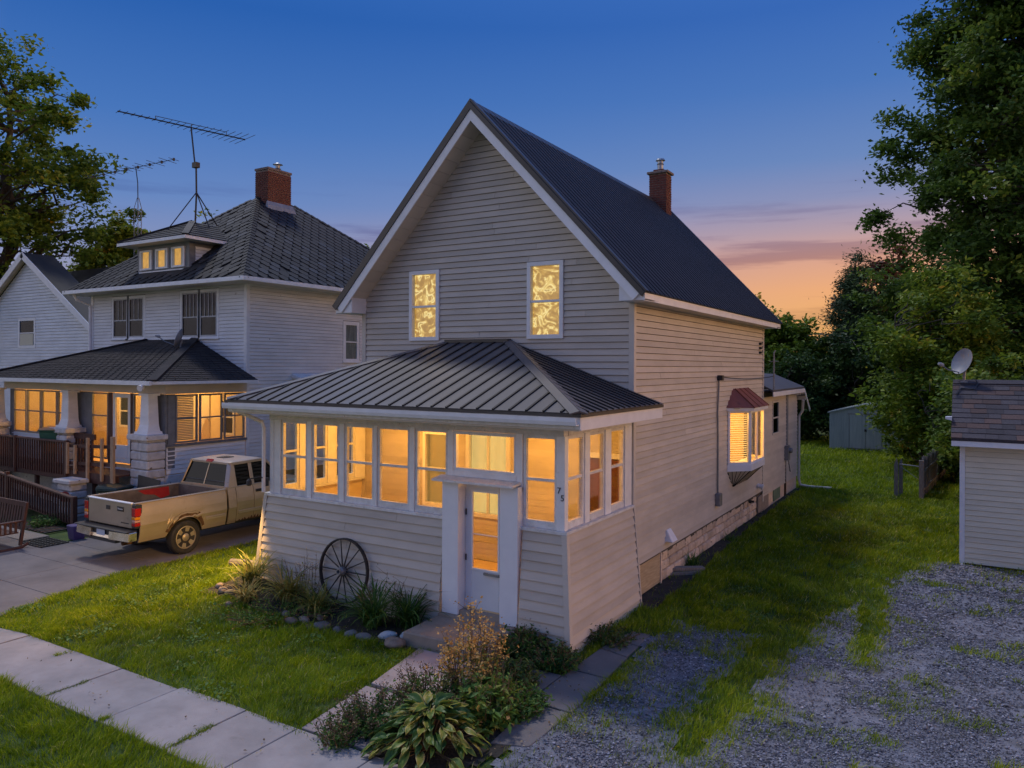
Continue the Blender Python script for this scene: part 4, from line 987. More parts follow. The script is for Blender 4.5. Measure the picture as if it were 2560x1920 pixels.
# blinds in the first side window, shade things inside
for k in range(26):
    s = MB(); z = 1.95+k*.047; s.boxP(NPR, 12.84, 13.42, -.12, -.09, z, z+.012); 
    s.hexa([NPR(12.84, -.13, z), NPR(13.42, -.13, z), NPR(13.42, -.085, z+.03), NPR(12.84, -.085, z+.03), NPR(12.84, -.13, z+.005), NPR(13.42, -.13, z+.005), NPR(13.42, -.085, z+.035), NPR(12.84, -.085, z+.035)])
    if k == 0: first = s
    else: first.add(s.v, s.f)
first.build('window_blind', M_blindw, nb, stuff=True)
mb = MB(); mb.box(NXL+.1, NXR-.12, NY-.05, NY-.005, 1.2, 3.5); mb.build('porch_back_wall', M_wall_in, nb)
mb = MB(); mb.box(NXL+.0, NXL+.05, py+.06, NY-.06, 1.2, 3.5); mb.build('porch_end_wall', M_wall_in, nb)
for (a, b, c, d) in ((-24.9, -24.0, 1.9, 3.0), (-19.6, -18.95, 1.9, 3.0)):
    window(nb, wallP(0, NY-.05, 1, 0, 0, -1), a, b, c, d, M_trim, f=.07, d0=-.0, d1=.03, rail=2.45, back=(M_room, 'dark_room'), backd=.008, bd=.006, name='inner_window')
mb = MB(); mb.box(-21.0, -20.1, NY-.09, NY-.052, 1.2, 3.1); mb.build('inner_door', M_soff, nb)
q = MB(); q.prism([(-20.0, 14.4, 1.25), (-19.2, 14.4, 1.25), (-19.2, 14.4, 2.35), (-19.35, 14.4, 2.5)], (0, .03, 0)); q.build('leaning_board', M_wood_in, nb)
q = MB(); q.prism([(-22.0, 13.6, 1.2), (-21.2, 13.6, 1.2), (-21.25, 13.6, 2.3)], (0, .03, 0)); q.build('leaning_board', M_wood_in, nb)
q = MB(); q.boxP(NPF, -19.62, -19.3, -.02, -.015, 1.95, 2.4); q.build('window_poster', litmat('backlit_paper', [(.4, (.9, .72, .4)), (.55, (.8, .7, .5)), (.6, (.35, .42, .45))], .9, 9), nb)
for x in (-24.6, -20.6):
    bulb((x, 13.8, 3.35), 110, (1, .50, .13))
# stone piers and tapered columns
for (x, y) in ((-18.85, 12.3), (-22.75, 12.3), (-27.05, 12.3)):
    q = MB(); q.box(x-.45, x+.45, y-.42, y+.22, 2.02, 2.17); pr = q.build('stone_pier', M_wstone, nb, bevel=.02)
    zz = GZ
    while zz < 2.0:
        h = .24; s = MB(); j = lambda: random.uniform(-.018, .018); 
        if random.random() < .5: s.box(x-.39+j(), x+.39+j(), y-.36+j(), y+.18, zz+.006, min(zz+h, 2.02)-.006); s.build('block', M_wstone, pr, bevel=.03)
        else:
            m_ = x+random.uniform(-.12, .12)
            s.box(x-.39+j(), m_-.006, y-.36+j(), y+.18, zz+.006, min(zz+h, 2.02)-.006); s.build('block', M_wstone, pr, bevel=.03)
            s = MB(); s.box(m_+.006, x+.39+j(), y-.36+j(), y+.18, zz+.006, min(zz+h, 2.02)-.006); s.build('block', M_wstone, pr, bevel=.03)
        zz += h
    q = MB(); q.hexa([(x-.3, y-.3, 2.17), (x+.3, y-.3, 2.17), (x+.3, y+.15, 2.17), (x-.3, y+.15, 2.17), (x-.29, y-.29, 2.24), (x+.29, y-.29, 2.24), (x+.29, y+.14, 2.24), (x-.29, y+.14, 2.24)])
    q.hexa([(x-.24, y-.25, 2.24), (x+.24, y-.25, 2.24), (x+.24, y+.12, 2.24), (x-.24, y+.12, 2.24), (x-.2, y-.2, 2.42), (x+.2, y-.2, 2.42), (x+.2, y+.1, 2.42), (x-.2, y+.1, 2.42)])
    q.hexa([(x-.2, y-.2, 2.42), (x+.2, y-.2, 2.42), (x+.2, y+.1, 2.42), (x-.2, y+.1, 2.42), (x-.16, y-.18, 3.2), (x+.16, y-.18, 3.2), (x+.16, y+.08, 3.2), (x-.16, y+.08, 3.2)])
    q.box(x-.22, x+.22, y-.22, y+.12, 3.2, 3.26); q.build('column', M_nsid, pr)
# porch roof
pe = [(NXL-.95, 11.72, 3.6), (NXR+.55, 11.72, 3.6), (NXR+.55, NY-.02, 3.6), (NXL-.95, NY-.02, 3.6)]; pt = [(-20.9, NY-.02, 4.85), (-23.4, NY-.02, 4.85)]
pe = [Vector(p) for p in pe]; pt = [Vector(p) for p in pt]
mb = MB(); mb.add(pe+pt+[p-Vector((0, 0, .05)) for p in pe], [(0, 1, 4, 5), (1, 2, 4), (3, 0, 5), (0, 6, 7, 1), (1, 7, 8, 2), (3, 9, 6, 0), (9, 8, 7, 6)]); mb.build('porch_roof_deck', M_nroof, nb)
q = MB()
for (A, B, C, D_) in ((pe[0], pe[1], pt[1], pt[0]), (pe[1], pe[2], pt[0], pt[0])):
    n = (B-A).cross(D_-A).normalized()
    if n.z < 0: n = -n
    for r in range(24):
        f0, f1 = r/24, min(1, (r+1)/24+.008)
        a, b, c, d = A.lerp(C, f0), B.lerp(D_, f0), B.lerp(D_, f1), A.lerp(C, f1)
        cnt = max(1, int((b-a).length/.33)); 
        for k in range(cnt):
            g0, g1 = k/cnt, (k+1)/cnt-.01; jz = random.uniform(0, .006)
            aa, bb, cc, dd = a.lerp(b, g0), a.lerp(b, g1), d.lerp(c, g1), d.lerp(c, g0)
            q.hexa([aa, bb, cc, dd, aa+n*(.022+jz), bb+n*(.022+jz), cc+n*.008, dd+n*.008])
q.build('porch_shingles', M_nroof, nb, stuff=True)
for a, b in ((pe[1], pt[0]), (pe[0], pt[1])):
    q = MB(); q.bar(a+Vector((0, 0, .03)), b+Vector((0, 0, .03)), .24, .04); q.build('porch_hip', M_nroof, nb)
mb = MB(); mb.box(NXL-.97, NXR+.57, 11.65, 11.715, 3.5, 3.61); mb.box(NXR+.551, NXR+.58, 11.72, NY-.03, 3.52, 3.6); mb.box(NXL-.98, NXL-.951, 11.72, NY-.03, 3.52, 3.6); mb.build('porch_gutter', M_white, nb)
mb = MB(); mb.box(NXL-.9, NXR+.5, 11.73, py-.06, 3.5, 3.515); mb.build('porch_soffit', M_soff, nb)
mb = MB(); mb.lathe((-18.3, 11.72, 3.46), (.3, -1, -.3), [(.05, 0), (.07, .05), (.085, .14)], 12); mb.build('floodlight', M_trim, nb)

# satellite dish on the porch roof
def dish(name, label, foot, face, arm, h, size):
    d = thing(name, label, 'satellite dish', foot)
    f = Vector(foot); top = f+Vector((0, 0, h)); n = Vector(face).normalized()
    q = MB(); q.tube([f+Vector((0, 0, -.06)), f+Vector((0, 0, .1)), top-n*.06], .028, 8); q.box(f.x-.07, f.x+.07, f.y-.07, f.y+.07, f.z-.05, f.z+.0); q.build('mast', M_grey, d)
    side = n.cross(Vector((0, 0, 1))).normalized(); upv = side.cross(n)
    rows = []
    for i in range(7):
        r = i/6; rows.append([top+n*(.13*r*r*size)+(side*math.cos(t)*.82+upv*math.sin(t))*r*size*.5 for t in np.linspace(0, 2*math.pi, 25)])
    q = MB(); q.grid(rows); q.grid([[p-n*.012 for p in rw] for rw in rows][::-1]); q.grid([rows[-1], [p-n*.012 for p in rows[-1]]]); q.build('reflector', M_dish, d, smooth=True)
    q = MB(); lo = top-upv*size*.42+n*.05; tip = top+Vector(arm)
    q.tube([top-n*.05, lo-n*.03, lo.lerp(tip, .6)-Vector((0, 0, .05)), tip], .014, 6); q.build('feed_arm', M_grey, d)
    q = MB(); q.lathe(tip-n*.0, -n, [(.03, -.06), (.045, 0), (.045, .06), (.02, .09)], 10); q.build('receiver', M_dish, d)
    return d
dish('satellite_dish', 'grey satellite dish on the brown porch roof of the white foursquare house', (-20.45, 14.3, 4.53), (-.72, -.55, .35), (-.62, -.35, .08), .3, .58)
# tv antenna on its tripod
an = thing('tv_antenna', 'tall tripod television antenna on the dormer of the white foursquare house', 'antenna', (-22.68, 16.35, 8.92))
base = Vector((-22.68, 16.4, 8.9))
q = MB(); q.tube([base, (-22.62, 16.4, 9.9), (-22.66, 16.41, 10.9)], .03, 8); q.tube([(-22.7, 16.4, 10.85), (-22.95, 16.42, 12.2)], .026, 8); q.build('mast', M_dark, an)
for k, (x, y, z) in enumerate(((-23.05, 15.55, 8.5), (-22.1, 16.6, 8.55), (-22.75, 17.35, 8.95))):
    q = MB(); q.tube([(x, y, z), (-22.62, 16.4, 9.95)], .02, 6); q.build('leg', M_dark, an)
q = MB(); q.box(-22.78, -22.56, 16.33, 16.49, 10.8, 10.98); q.build('rotor', M_dark, an)
b0, b1 = Vector((-23.43, 14.1, 12.2)), Vector((-22.5, 18.3, 12.24)); bd = (b1-b0).normalized(); bs = bd.cross(Vector((0, 0, 1))).normalized()
q = MB(); q.tube([b0, b1], .022, 6); q.tube([b0.lerp(b1, .27)+Vector((0, 0, .12)), b0.lerp(b1, .84)+Vector((0, 0, .12))], .012, 5)
for f in (.27, .55, .84): q.tube([b0.lerp(b1, f), b0.lerp(b1, f)+Vector((0, 0, .12))], .012, 5)
q.build('boom', M_dark, an)
for k in range(20):
    f = k/19; p = b0.lerp(b1, f); ln = .22+.75*max(0, f-.25) if f > .2 else .2
    e_ = MB(); e_.tube([p-bs*ln, p+bs*ln], .009, 5); e_.lathe(p-Vector((0, 0, .03)), (0, 0, 1), [(.02, 0), (.02, .05)], 6); e_.build('element', M_dark, an)
# lattice tower antenna in the gap beyond
tw = thing('antenna_tower', 'slender lattice antenna tower rising behind the dormer', 'antenna', (-28.35, 17.9, -.2))
for (dx, dy) in ((-.13, -.08), (.13, -.08), (0, .15)):
    q = MB(); q.tube([(-28.35+dx, 17.9+dy, -.2), (-28.35+dx, 17.9+dy, 10.3), (-28.35+dx*.2, 17.9+dy*.2, 10.7)], .014, 6); q.build('tower_leg', M_grey, tw)
q = MB()
for k in range(34):
    z = .1+k*.3; pts = [(-28.48, 17.82, z), (-28.22, 17.82, z), (-28.35, 18.05, z)]
    for i in range(3): q.bar(pts[i], (pts[(i+1) % 3][0], pts[(i+1) % 3][1], z+.3), .009, .009)
q.build('bracing', M_grey, tw, stuff=True)
q = MB(); q.tube([(-28.35, 17.9, 10.3), (-28.38, 17.9, 11.3), (-28.52, 17.9, 11.95)], .02, 6); q.build('mast', M_dark, tw)
q = MB(); b0, b1 = Vector((-31.1, 17.4, 11.72)), Vector((-26.5, 18.2, 12.05)); q.tube([b0, b1], .014, 5); q.build('boom', M_dark, tw)
bd = (b1-b0).normalized(); bs = bd.cross(Vector((0, 0, 1))).normalized()
for k in range(16):
    p = b0.lerp(b1, k/15); e_ = MB(); ln = .15+.3*abs(math.sin(k*1.7)); e_.tube([p-bs*ln+Vector((0, 0, .0)), p+bs*ln], .01, 5)
    if k % 2: e_.box(p.x-.03, p.x+.03, p.y-.03, p.y+.03, p.z-.06, p.z+.05)
    e_.build('element', M_dark, tw)

# ================================================================== FAR LEFT HOUSE
fh = thing('house', 'white gabled house with one small window, at the left edge', 'house', (-35, 21, -.2))
FA, FZ, fp = -34.8, 8.84, .626
FP = wallP(0, 17.0, 1, 0, 0, -1); fx1 = -29.4; fx0 = -40.2
fl = lambda z: FA-min(FA-fx0, (FZ-.25-z)/fp); fr_ = lambda z: FA+min(fx1-FA, (FZ-.25-z)/fp)
mb = MB(); mb.prism([(fx0, 17.02, GZ), (fx1, 17.02, GZ), (fx1, 17.02, 5.1), (FA, 17.02, FZ-.35), (fx0, 17.02, 5.1)], (0, 1.2, 0)); mb.build('wall', M_nsidw, fh)
fw = (-35.68, -34.25, 4.72, 6.03)
lap(fh, M_nsid, FP, 1.5, 8.55, .13, fl, fr_, [fw], stuff='siding', t0=.032, gap=.007)
window(fh, FP, *fw, M_trim, f=.12, d0=-.012, d1=.03, rail=5.38, pane=M_gdark, back=(M_curt, 'curtain_or_reflection'), backd=-.014, bd=.003)
q = MB(); q.boxP(FP, fw[0]+.14, fw[1]-.2, .012, .018, 4.85, 5.34); q.build('window_shade', M_blindw, fh)
for s in (-1, 1):
    x2 = FA+s*6.0; n = Vector((s*fp, 0, 1)).normalized()
    a, b = Vector((FA, 16.7, FZ)), Vector((x2, 16.7, FZ-6*fp))
    q = MB(); q.prism([a, b, b-n*.1, a-n*.1], (0, 1.3, 0)); q.build('roof', M_nsh3, fh)
    q = MB(); q.prism([a+n*.02, b+n*.02, b-n*.24, a-n*.24], (0, -.03, 0)); q.build('rake_board', M_trim, fh)
    q = MB(); q.prism([a-n*.11, b-n*.11, b-n*.13, a-n*.13], (0, .3, 0)); q.build('rake_soffit', M_soff, fh)
mb = MB(); mb.prism([(-52, 18.2, 6.1), (-52, 21.0, 8.75), (-52, 24, 6.1)], (17.0, 0, 0)); mb.build('cross_roof', M_nsh3, fh)
mb = MB(); mb.prism([(-33.6, 18.4, 5.2), (-33.6, 20.4, 6.6), (-33.6, 24, 5.2)], (4.6, 0, 0)); mb.build('rear_roof', M_nsh3, fh)
mb = MB(); mb.tube([(-33.5, 16.94, 1.5), (-33.5, 16.94, 3.7), (-33.4, 16.94, 3.85), (-31.6, 16.94, 4.0)], .03, 6); mb.build('vent_pipe', M_grey, fh)
# ================================================================== PICKUP TRUCK
TX, TG = -15.87, -.2
truck = thing('pickup_truck', 'pewter pickup truck with rusted wheel arch parked on the driveway', 'truck', (TX, 11.9, TG))
pz = [.20, .27, .36, .47, .60, .74, .86, .97, 1.05, 1.10]
pw_ = [.865, .89, .918, .94, .957, .962, .952, .93, .91, .885]
hw = lambda z: float(np.interp(z, pz, pw_))
WR, AR = .375, .455
wheels = [(10.6, .18), (14.0, .18)]
def side_skin(s, y0, y1, zt=1.10, zb=.27, ny=None, nz=10, lower=None):
    ys = list(np.linspace(y0, y1, ny or max(3, int((y1-y0)/.06))))
    q = MB(); rows = []
    for y in ys:
        b = zb
        for (wy, wz) in wheels:
            if abs(y-wy) < AR: b = max(b, wz+math.sqrt(max(0, AR*AR-(y-wy)**2)))
        rows.append([(TX+s*(hw(b+(zt-b)*k/(nz-1))+(.012 if abs(b+(zt-b)*k/(nz-1)-.62) < .03 else 0)), y, b+(zt-b)*k/(nz-1)) for k in range(nz)])
    q.grid(rows); inner = [[(p[0]-s*.03, p[1], p[2]) for p in r] for r in rows]
    q.grid(inner)
    for r in (0, -1): q.grid([rows[r], inner[r]])
    q.grid([[r[0] for r in rows], [r[0] for r in inner]]); q.grid([[r[-1] for r in rows], [r[-1] for r in inner]])
    return q
for s in (1, -1):
    o = side_skin(s, 9.50, 11.67).build('bed_side', M_paint, truck, smooth=False)
    q = MB(); q.box(TX+s*.865-.048, TX+s*.865+.048, 9.42, 11.68, 1.085, 1.115); q.build('bed_rail', M_paint, o, bevel=.012)
    q = MB(); q.box(min(TX+s*.80, TX+s*.815), max(TX+s*.80, TX+s*.815), 9.46, 11.64, .6, 1.085); q.box(min(TX+s*.62, TX+s*.80), max(TX+s*.62, TX+s*.80), 10.15, 11.05, .6, .78); q.build('bed_inner_side', M_bed, o)
    # cab side: quarter, rear door, front door, fender
    for (nm, a, b) in (('cab_corner', 11.73, 11.95), ('rear_door', 11.965, 12.46), ('front_door', 12.475, 13.3), ('fender', 13.315, 14.62)):
        pn = side_skin(s, a, b, zt=1.12 if nm != 'fender' else 1.06, zb=.3 if 'door' in nm else .27).build(nm, M_paint, truck)
        if nm == 'front_door':
            q = MB(); q.box(min(TX+s*.945, TX+s*.965), max(TX+s*.945, TX+s*.965), 12.52, 12.70, .93, 1.0); q.build('door_handle', M_dark, pn, bevel=.008)
    q = MB(); q.box(TX+s*.955-.006, TX+s*.955+.006, 11.1, 11.66, .47, .55); q.box(TX+s*.955-.006, TX+s*.955+.006, 12.0, 13.28, .47, .55); q.build('side_moulding', M_paint, truck, bevel=.005)
    # rusty tear above the rear arch, mud flap of lining behind it
    if s == 1:
        pts = []; bot = []
        for k in range(25):
            t = math.pi*(k/24); r = AR+.005; y = 10.6-math.cos(t)*r; z = .18+math.sin(t)*r
            pts.append((y, z)); rr = r+.05+.085*max(0, math.sin(t*1.1))*random.uniform(.75, 1.1)+(.05 if k in (15, 16, 17) else 0)
            bot.append((10.6-math.cos(t)*rr, .18+math.sin(t)*rr))
        q = MB(); lo = 3
        q.grid([[(TX+hw(z)+.0065, y, z) for y, z in pts[lo:22]], [(TX+hw(z)+.0065, y, z) for y, z in bot[lo:22]]]); q.build('rust_patch', M_rust, truck)
        q = MB(); q.grid([[(TX+hw(z)+.016, y, z) for y, z in [(a_[0]*.35+b_[0]*.65, a_[1]*.35+b_[1]*.65) for a_, b_ in zip(pts, bot)][4:17]], [(TX+hw(z)+.012, y, z) for y, z in [(a_[0]*.02+b_[0]*.98, a_[1]*.02+b_[1]*.98) for a_, b_ in zip(pts, bot)][4:17]]]); q.build('torn_metal_edge', M_paint, truck)
        q = MB()
        for k in range(9):
            y = 12.0+k*.09; h = random.uniform(.03, .09)
            q.add([(TX+hw(.31)+.006, y, .295), (TX+hw(.31)+.006, y+.1, .295), (TX+hw(.36)+.006, y+.05+random.uniform(-.03, .03), .3+h)], [(0, 1, 2)])
        q.build('rocker_rust', M_rust, truck)
# under-body so nothing shows through
q = MB(); q.box(TX-.78, TX+.78, 9.55, 14.5, .22, .56); q.box(TX-.90, TX+.90, 11.75, 13.35, .30, 1.06); q.box(TX-.80, TX+.80, 13.3, 14.5, .5, .98); q.build('chassis', M_dark, truck)
q = MB(); q.box(TX-.80, TX+.80, 9.46, 11.66, .565, .60); 
for k in range(9): q.box(TX-.72+k*.17, TX-.63+k*.17, 9.5, 11.64, .601, .615)
q.build('bed_floor', M_bed, truck)
q = MB(); q.box(TX-.80, TX+.80, 11.62, 11.66, .6, 1.10); q.build('bed_front_wall', M_bed, truck)
q = MB(); q.add([(TX-.797, y, z) for y, z in ((10.55, 1.07), (11.35, 1.07), (11.38, .86), (11.15, .80), (10.98, .92), (10.72, .96))], [(0, 1, 2, 3, 4, 5)]); q.build('red_primer_patch', M_redp, truck)
q = MB(); q.bar((TX-.3, 9.7, .66), (TX-.1, 11.5, .66), .03, .03); q.bar((TX+.1, 9.8, .65), (TX+.3, 11.4, .65), .06, .03); q.build('bed_lumber', M_dark, truck)
# tailgate
q = MB(); q.box(TX-.805, TX+.805, 9.40, 9.455, .57, 1.095); tg = q.build('tailgate', M_paint, truck, bevel=.014)
q = MB(); q.box(TX-.80, TX+.80, 9.385, 9.46, 1.085, 1.115); q.build('tailgate_cap', M_trim, tg, bevel=.01)
q = MB(); q.box(TX-.12, TX+.03, 9.388, 9.402, .90, .99); q.build('tailgate_handle', M_dark, tg, bevel=.01)
q = MB(); q.box(TX+.29, TX+.53, 9.391, 9.402, .90, 1.0); q.build('badge', M_dark, tg, bevel=.003)
q = MB()
for k in range(8): q.box(TX+.325+k*.022, TX+.339+k*.022, 9.387, 9.3905, .94, .962+(.018 if k == 0 else 0))
q.build('badge_lettering', M_badge, tg, stuff=True)
q = MB()
for k in range(9): q.box(TX+.43+k*.032, TX+.452+k*.032, 9.3965, 9.4, .655, .68)
q.build('model_lettering', M_dark, tg, stuff=True)
for s in (1, -1):
    q = MB(); a, b = sorted((TX+s*.81, TX+s*.945)); q.box(a, b, 9.40, 9.55, .58, 1.075); lt = q.build('tail_light', M_dark, truck, bevel=.01)
    for (z0, z1, m) in ((.83, 1.01, M_redl), (.76, .825, M_ambl), (.705, .755, M_clrl), (.625, .70, M_redl)):
        q = MB(); a, b = sorted((TX+s*.82, TX+s*.952)); q.box(a, b, 9.385, 9.53, z0, z1); q.build('lens', m, lt, bevel=.01)
# bumper
q = MB()
q.hexa([(TX-.98, 9.22, .33), (TX-.34, 9.16, .33), (TX-.34, 9.38, .33), (TX-.98, 9.42, .33), (TX-.98, 9.24, .52), (TX-.34, 9.18, .52), (TX-.34, 9.38, .52), (TX-.98, 9.42, .52)])
q.hexa([(TX+.34, 9.16, .33), (TX+.98, 9.22, .33), (TX+.98, 9.42, .33), (TX+.34, 9.38, .33), (TX+.34, 9.18, .52), (TX+.98, 9.24, .52), (TX+.98, 9.42, .52), (TX+.34, 9.38, .52)])
q.hexa([(TX-.339, 9.20, .33), (TX+.339, 9.20, .33), (TX+.339, 9.38, .33), (TX-.339, 9.38, .33), (TX-.339, 9.22, .42), (TX+.339, 9.22, .42), (TX+.339, 9.38, .42), (TX-.339, 9.38, .42)])
bp = q.build('bumper', M_chrome, truck, bevel=.015)
q = MB(); q.box(TX-.97, TX+.97, 9.17, 9.42, .521, .55); q.box(TX-.335, TX+.335, 9.235, 9.38, .421, .52); q.build('bumper_step', M_dark, bp, bevel=.01)
q = MB(); q.box(TX-.165, TX+.135, 9.212, 9.22, .355, .505); q.build('licence_plate', M_plate, bp)
q = MB(); q.box(TX-.6, TX+.55, 9.2, 9.35, .27, .328); q.build('bumper_valance', M_dark, bp)
q = MB(); q.tube([(TX+.55, 9.35, .24), (TX+.62, 10.0, .24)], .05, 8); q.build('exhaust', M_rust, truck)
# greenhouse
def cab():
    br, rr, rf, bf = (.87, 11.76, 1.115), (.735, 11.94, 1.655), (.72, 12.95, 1.675), (.87, 13.55, 1.115)
    pt = lambda s, p: Vector((TX+s*p[0], p[1], p[2]))
    for s in (1, -1):
        A, B, C, D_ = pt(s, br), pt(s, rr), pt(s, rf), pt(s, bf)
        out = Vector((s*.02, 0, .006))
        def sp(y0, y1): # points on side plane between belt and roof at y
            f = lambda a, b, y: a.lerp(b, (y-a.y)/(b.y-a.y))
            return f(A, D_, y0), f(A, D_, y1), f(B, C, max(B.y, min(C.y, y1))), f(B, C, max(B.y, min(C.y, y0)))
        q = MB(); th = Vector((s*.012, 0, 0))
        q.hexa([A-th, D_-th, C-th, B-th, A, D_, C, B]); q.build('side_window', M_gdarkt, truck)
        q = MB()
        for (y0, y1) in ((11.76, 12.02), (12.43, 12.53)):
            a, b, c, d = sp(y0, y1); q.hexa([a, b, c, d, a+out, b+out, c+out, d+out])
        q.bar(B+out*.6, C+out*.6, .05, .07); q.bar(C+out*.5, D_+out*.5, .05, .06); q.bar(A+out*.3, D_+out*.3, .03, .035)
        q.build('window_pillar', M_paint, truck, bevel=.006)
    a, b, c, d = pt(-1, br), pt(1, br), pt(1, rr), pt(-1, rr); n = Vector((0, -.012, .004))
    q = MB(); q.hexa([a, b, c, d, a+n, b+n, c+n, d+n]); q.build('rear_window', M_gdarkt, truck)
    q = MB()
    for s in (1, -1):
        A, B = pt(s, br), pt(s, rr); q.bar(A+n*1.5-Vector((s*.03, 0, 0)), B+n*1.5-Vector((s*.03, 0, 0)), .09, .03)
    q.bar(a+n, b+n, .05, .05); q.bar(d+n, c+n, .05, .05)
    m = (a+b)/2; t = (c+d)/2; q.bar(m+n*1.2, t+n*1.2, .02, .02, (0, -1, 0)); q.build('rear_window_frame', M_paint, truck)
    a, b, c, d = pt(-1, bf), pt(1, bf), pt(1, rf), pt(-1, rf); q = MB(); n = Vector((0, .012, .004)); q.hexa([a, b, c, d, a+n, b+n, c+n, d+n]); q.build('windscreen', M_gdarkt, truck)
    rows = []
    for i in range(13):
        y = 11.90+(13.0-11.90)*i/12; w = .765-.012*i/12
        ed = .045*math.exp(-((i)/1.0)**2)+.045*math.exp(-((12-i)/1.0)**2)
        rows.append([(TX+w*math.sin(math.pi/2*k/8)*1.0, y, 1.655+.075*(1-(k/8)**4)-ed*.9) for k in range(-8, 9)])
    q = MB(); q.grid(rows); q.grid([[(p[0], p[1], 1.655) for p in r] for r in rows]); q.grid([rows[0], [(p[0], p[1], 1.655) for p in rows[0]]]); q.grid([rows[-1], [(p[0], p[1], 1.655) for p in rows[-1]]])
    q.build('cab_roof', M_roofpaint, truck, smooth=True)
    q = MB(); q.box(TX-.12, TX+.16, 12.2, 12.5, 1.73, 1.745); q.build('roof_panel', M_dark, truck)
    q = MB(); q.hexa([(TX-.12, 11.885, 1.66), (TX+.12, 11.885, 1.66), (TX+.12, 11.95, 1.68), (TX-.12, 11.95, 1.68), (TX-.12, 11.89, 1.70), (TX+.12, 11.89, 1.70), (TX+.12, 11.95, 1.735), (TX-.12, 11.95, 1.735)]); q.build('brake_light', M_redl, truck, bevel=.008)
    q = MB(); q.box(TX-.86, TX+.86, 11.72, 11.76, .6, 1.11); q.build('cab_rear_wall', M_paint, truck)
    q = MB(); q.hexa([(TX-.86, 13.3, .9), (TX+.86, 13.3, .9), (TX+.84, 14.6, .85), (TX-.84, 14.6, .85), (TX-.86, 13.3, 1.12), (TX+.86, 13.3, 1.12), (TX+.84, 14.6, 1.02), (TX-.84, 14.6, 1.02)]); q.box(TX-.92, TX+.92, 14.5, 14.68, .28, .95); q.build('hood', M_paint, truck, bevel=.03)
    q = MB(); q.box(TX-.6, TX-.2, 12.35, 12.5, .8, 1.45); q.box(TX+.2, TX+.6, 12.35, 12.5, .8, 1.45); q.box(TX-.85, TX+.85, 11.78, 11.8, .6, 1.25); q.build('seat_back', M_dark, truck, bevel=.04)
M_gdarkt = glassmat('truck_glass', (.03, .033, .033), .03, .45)
M_roofpaint = mat('faded_roof_paint', (.42, .345, .29), (.50, .415, .355), .38, 1.5, metal=.1)
cab()
for (wy, wz) in wheels:
    for s in (1, -1):
        c = Vector((TX+s*.73, wy, wz)); ax = Vector((s, 0, 0))
        q = MB(); q.lathe(c, ax, [(.24, 0), (.33, .0), (.368, .03), (.377, .08), (.377, .15), (.366, .205), (.335, .225), (.26, .222), (.245, .20)], 36); w = q.build('wheel', M_rubber, truck, smooth=False)
        q = MB(); q.lathe(c, ax, [(.255, .12), (.255, .212), (.235, .218), (.225, .19), (.21, .18), (.21, .12)], 32); 
        q.lathe(c, ax, [(.085, .15), (.085, .205), (.06, .215), (.04, .225)], 20)
        for k in range(6):
            t = 2*math.pi*k/6+.3; d = Vector((0, math.cos(t), math.sin(t))); e = ax.cross(d)
            a = c+ax*.165+d*.06; b = c+ax*.185+d*.225
            q.hexa([a-e*.028, a+e*.028, b+e*.055, b-e*.055, a-e*.028+ax*.03, a+e*.028+ax*.03, b+e*.055+ax*.022, b-e*.055+ax*.022])
        q.build('rim', M_alloy, w, smooth=False)
        q = MB(); q.lathe(c, ax, [(.22, .10), (.22, .14)], 24); q.build('brake_disc', M_dark, w)

# ================================================================== LEFT YARD: deck, ramp, bins, bench
deck = thing('deck', 'dark red-brown timber deck with balustrade in front of the glowing porch', 'deck', (-23, 12, GZ))
for k in range(4):
    q = MB(); y = 11.6+k*.205; q.box(-27.2, -19.3, y+.004, y+.20, 1.03, 1.07); q.build('deck_board', M_dwood, deck)
q = MB(); q.box(-27.2, -19.3, 11.56, 11.598, .80, 1.075); q.build('rim_joist', M_dwood, deck)
for x in (-27.1, -25.2, -23.4, -21.7, -20.4, -19.4):
    q = MB(); q.box(x-.05, x+.05, 11.62, 11.72, GZ, 1.03); q.build('deck_leg', M_dwood, deck)
q = MB(); q.bar((-27.3, 11.58, 1.85), (-21.55, 11.58, 1.85), .12, .045); q.build('hand_rail', M_dwood, deck, bevel=.008)
q = MB(); q.bar((-27.3, 11.58, 1.20), (-21.55, 11.58, 1.20), .05, .08); q.build('bottom_rail', M_dwood, deck)
bal = MB(); bal.box(-.02, .02, -.02, .02, 0, .92); bme = bal.mesh('baluster')
for k in range(44): link('baluster', bme, M_dwood, deck, loc=(-27.2+k*.13, 11.545, .93))
for x in (-27.25, -24.4, -21.6):
    q = MB(); q.box(x-.045, x+.045, 11.5, 11.59, .8, 1.9); q.build('rail_post', M_dwood, deck)
for k in range(6):
    q = MB(); x = -22.4+k*.17; q.box(x, x+.09, 12.2, 12.23, 1.08, 1.9); q.build('slat', M_dwood, deck)
q = MB(); q.bar((-22.5, 12.19, 1.95), (-21.3, 12.19, 1.95), .05, .16); q.build('hand_rail', M_dwood, deck)
for (x, a, b, w) in ((-21.5, .98, 1.85, .035), (-21.12, 1.0, 1.8, .035), (-20.5, .82, 2.03, .04), (-19.82, .9, 2.04, .04), (-19.32, .85, 2.12, .07)):
    q = MB(); q.box(x-w, x+w, 11.49, 11.555, a, b); q.build('lumber_post', M_lwood, deck, bevel=.005)
for z in (1.78, 1.30):
    q = MB(); q.bar((-21.55, 11.59, z-.03), (-19.3, 11.59, z+.06), .04, .09); q.build('cross_rail', M_dwood, deck)
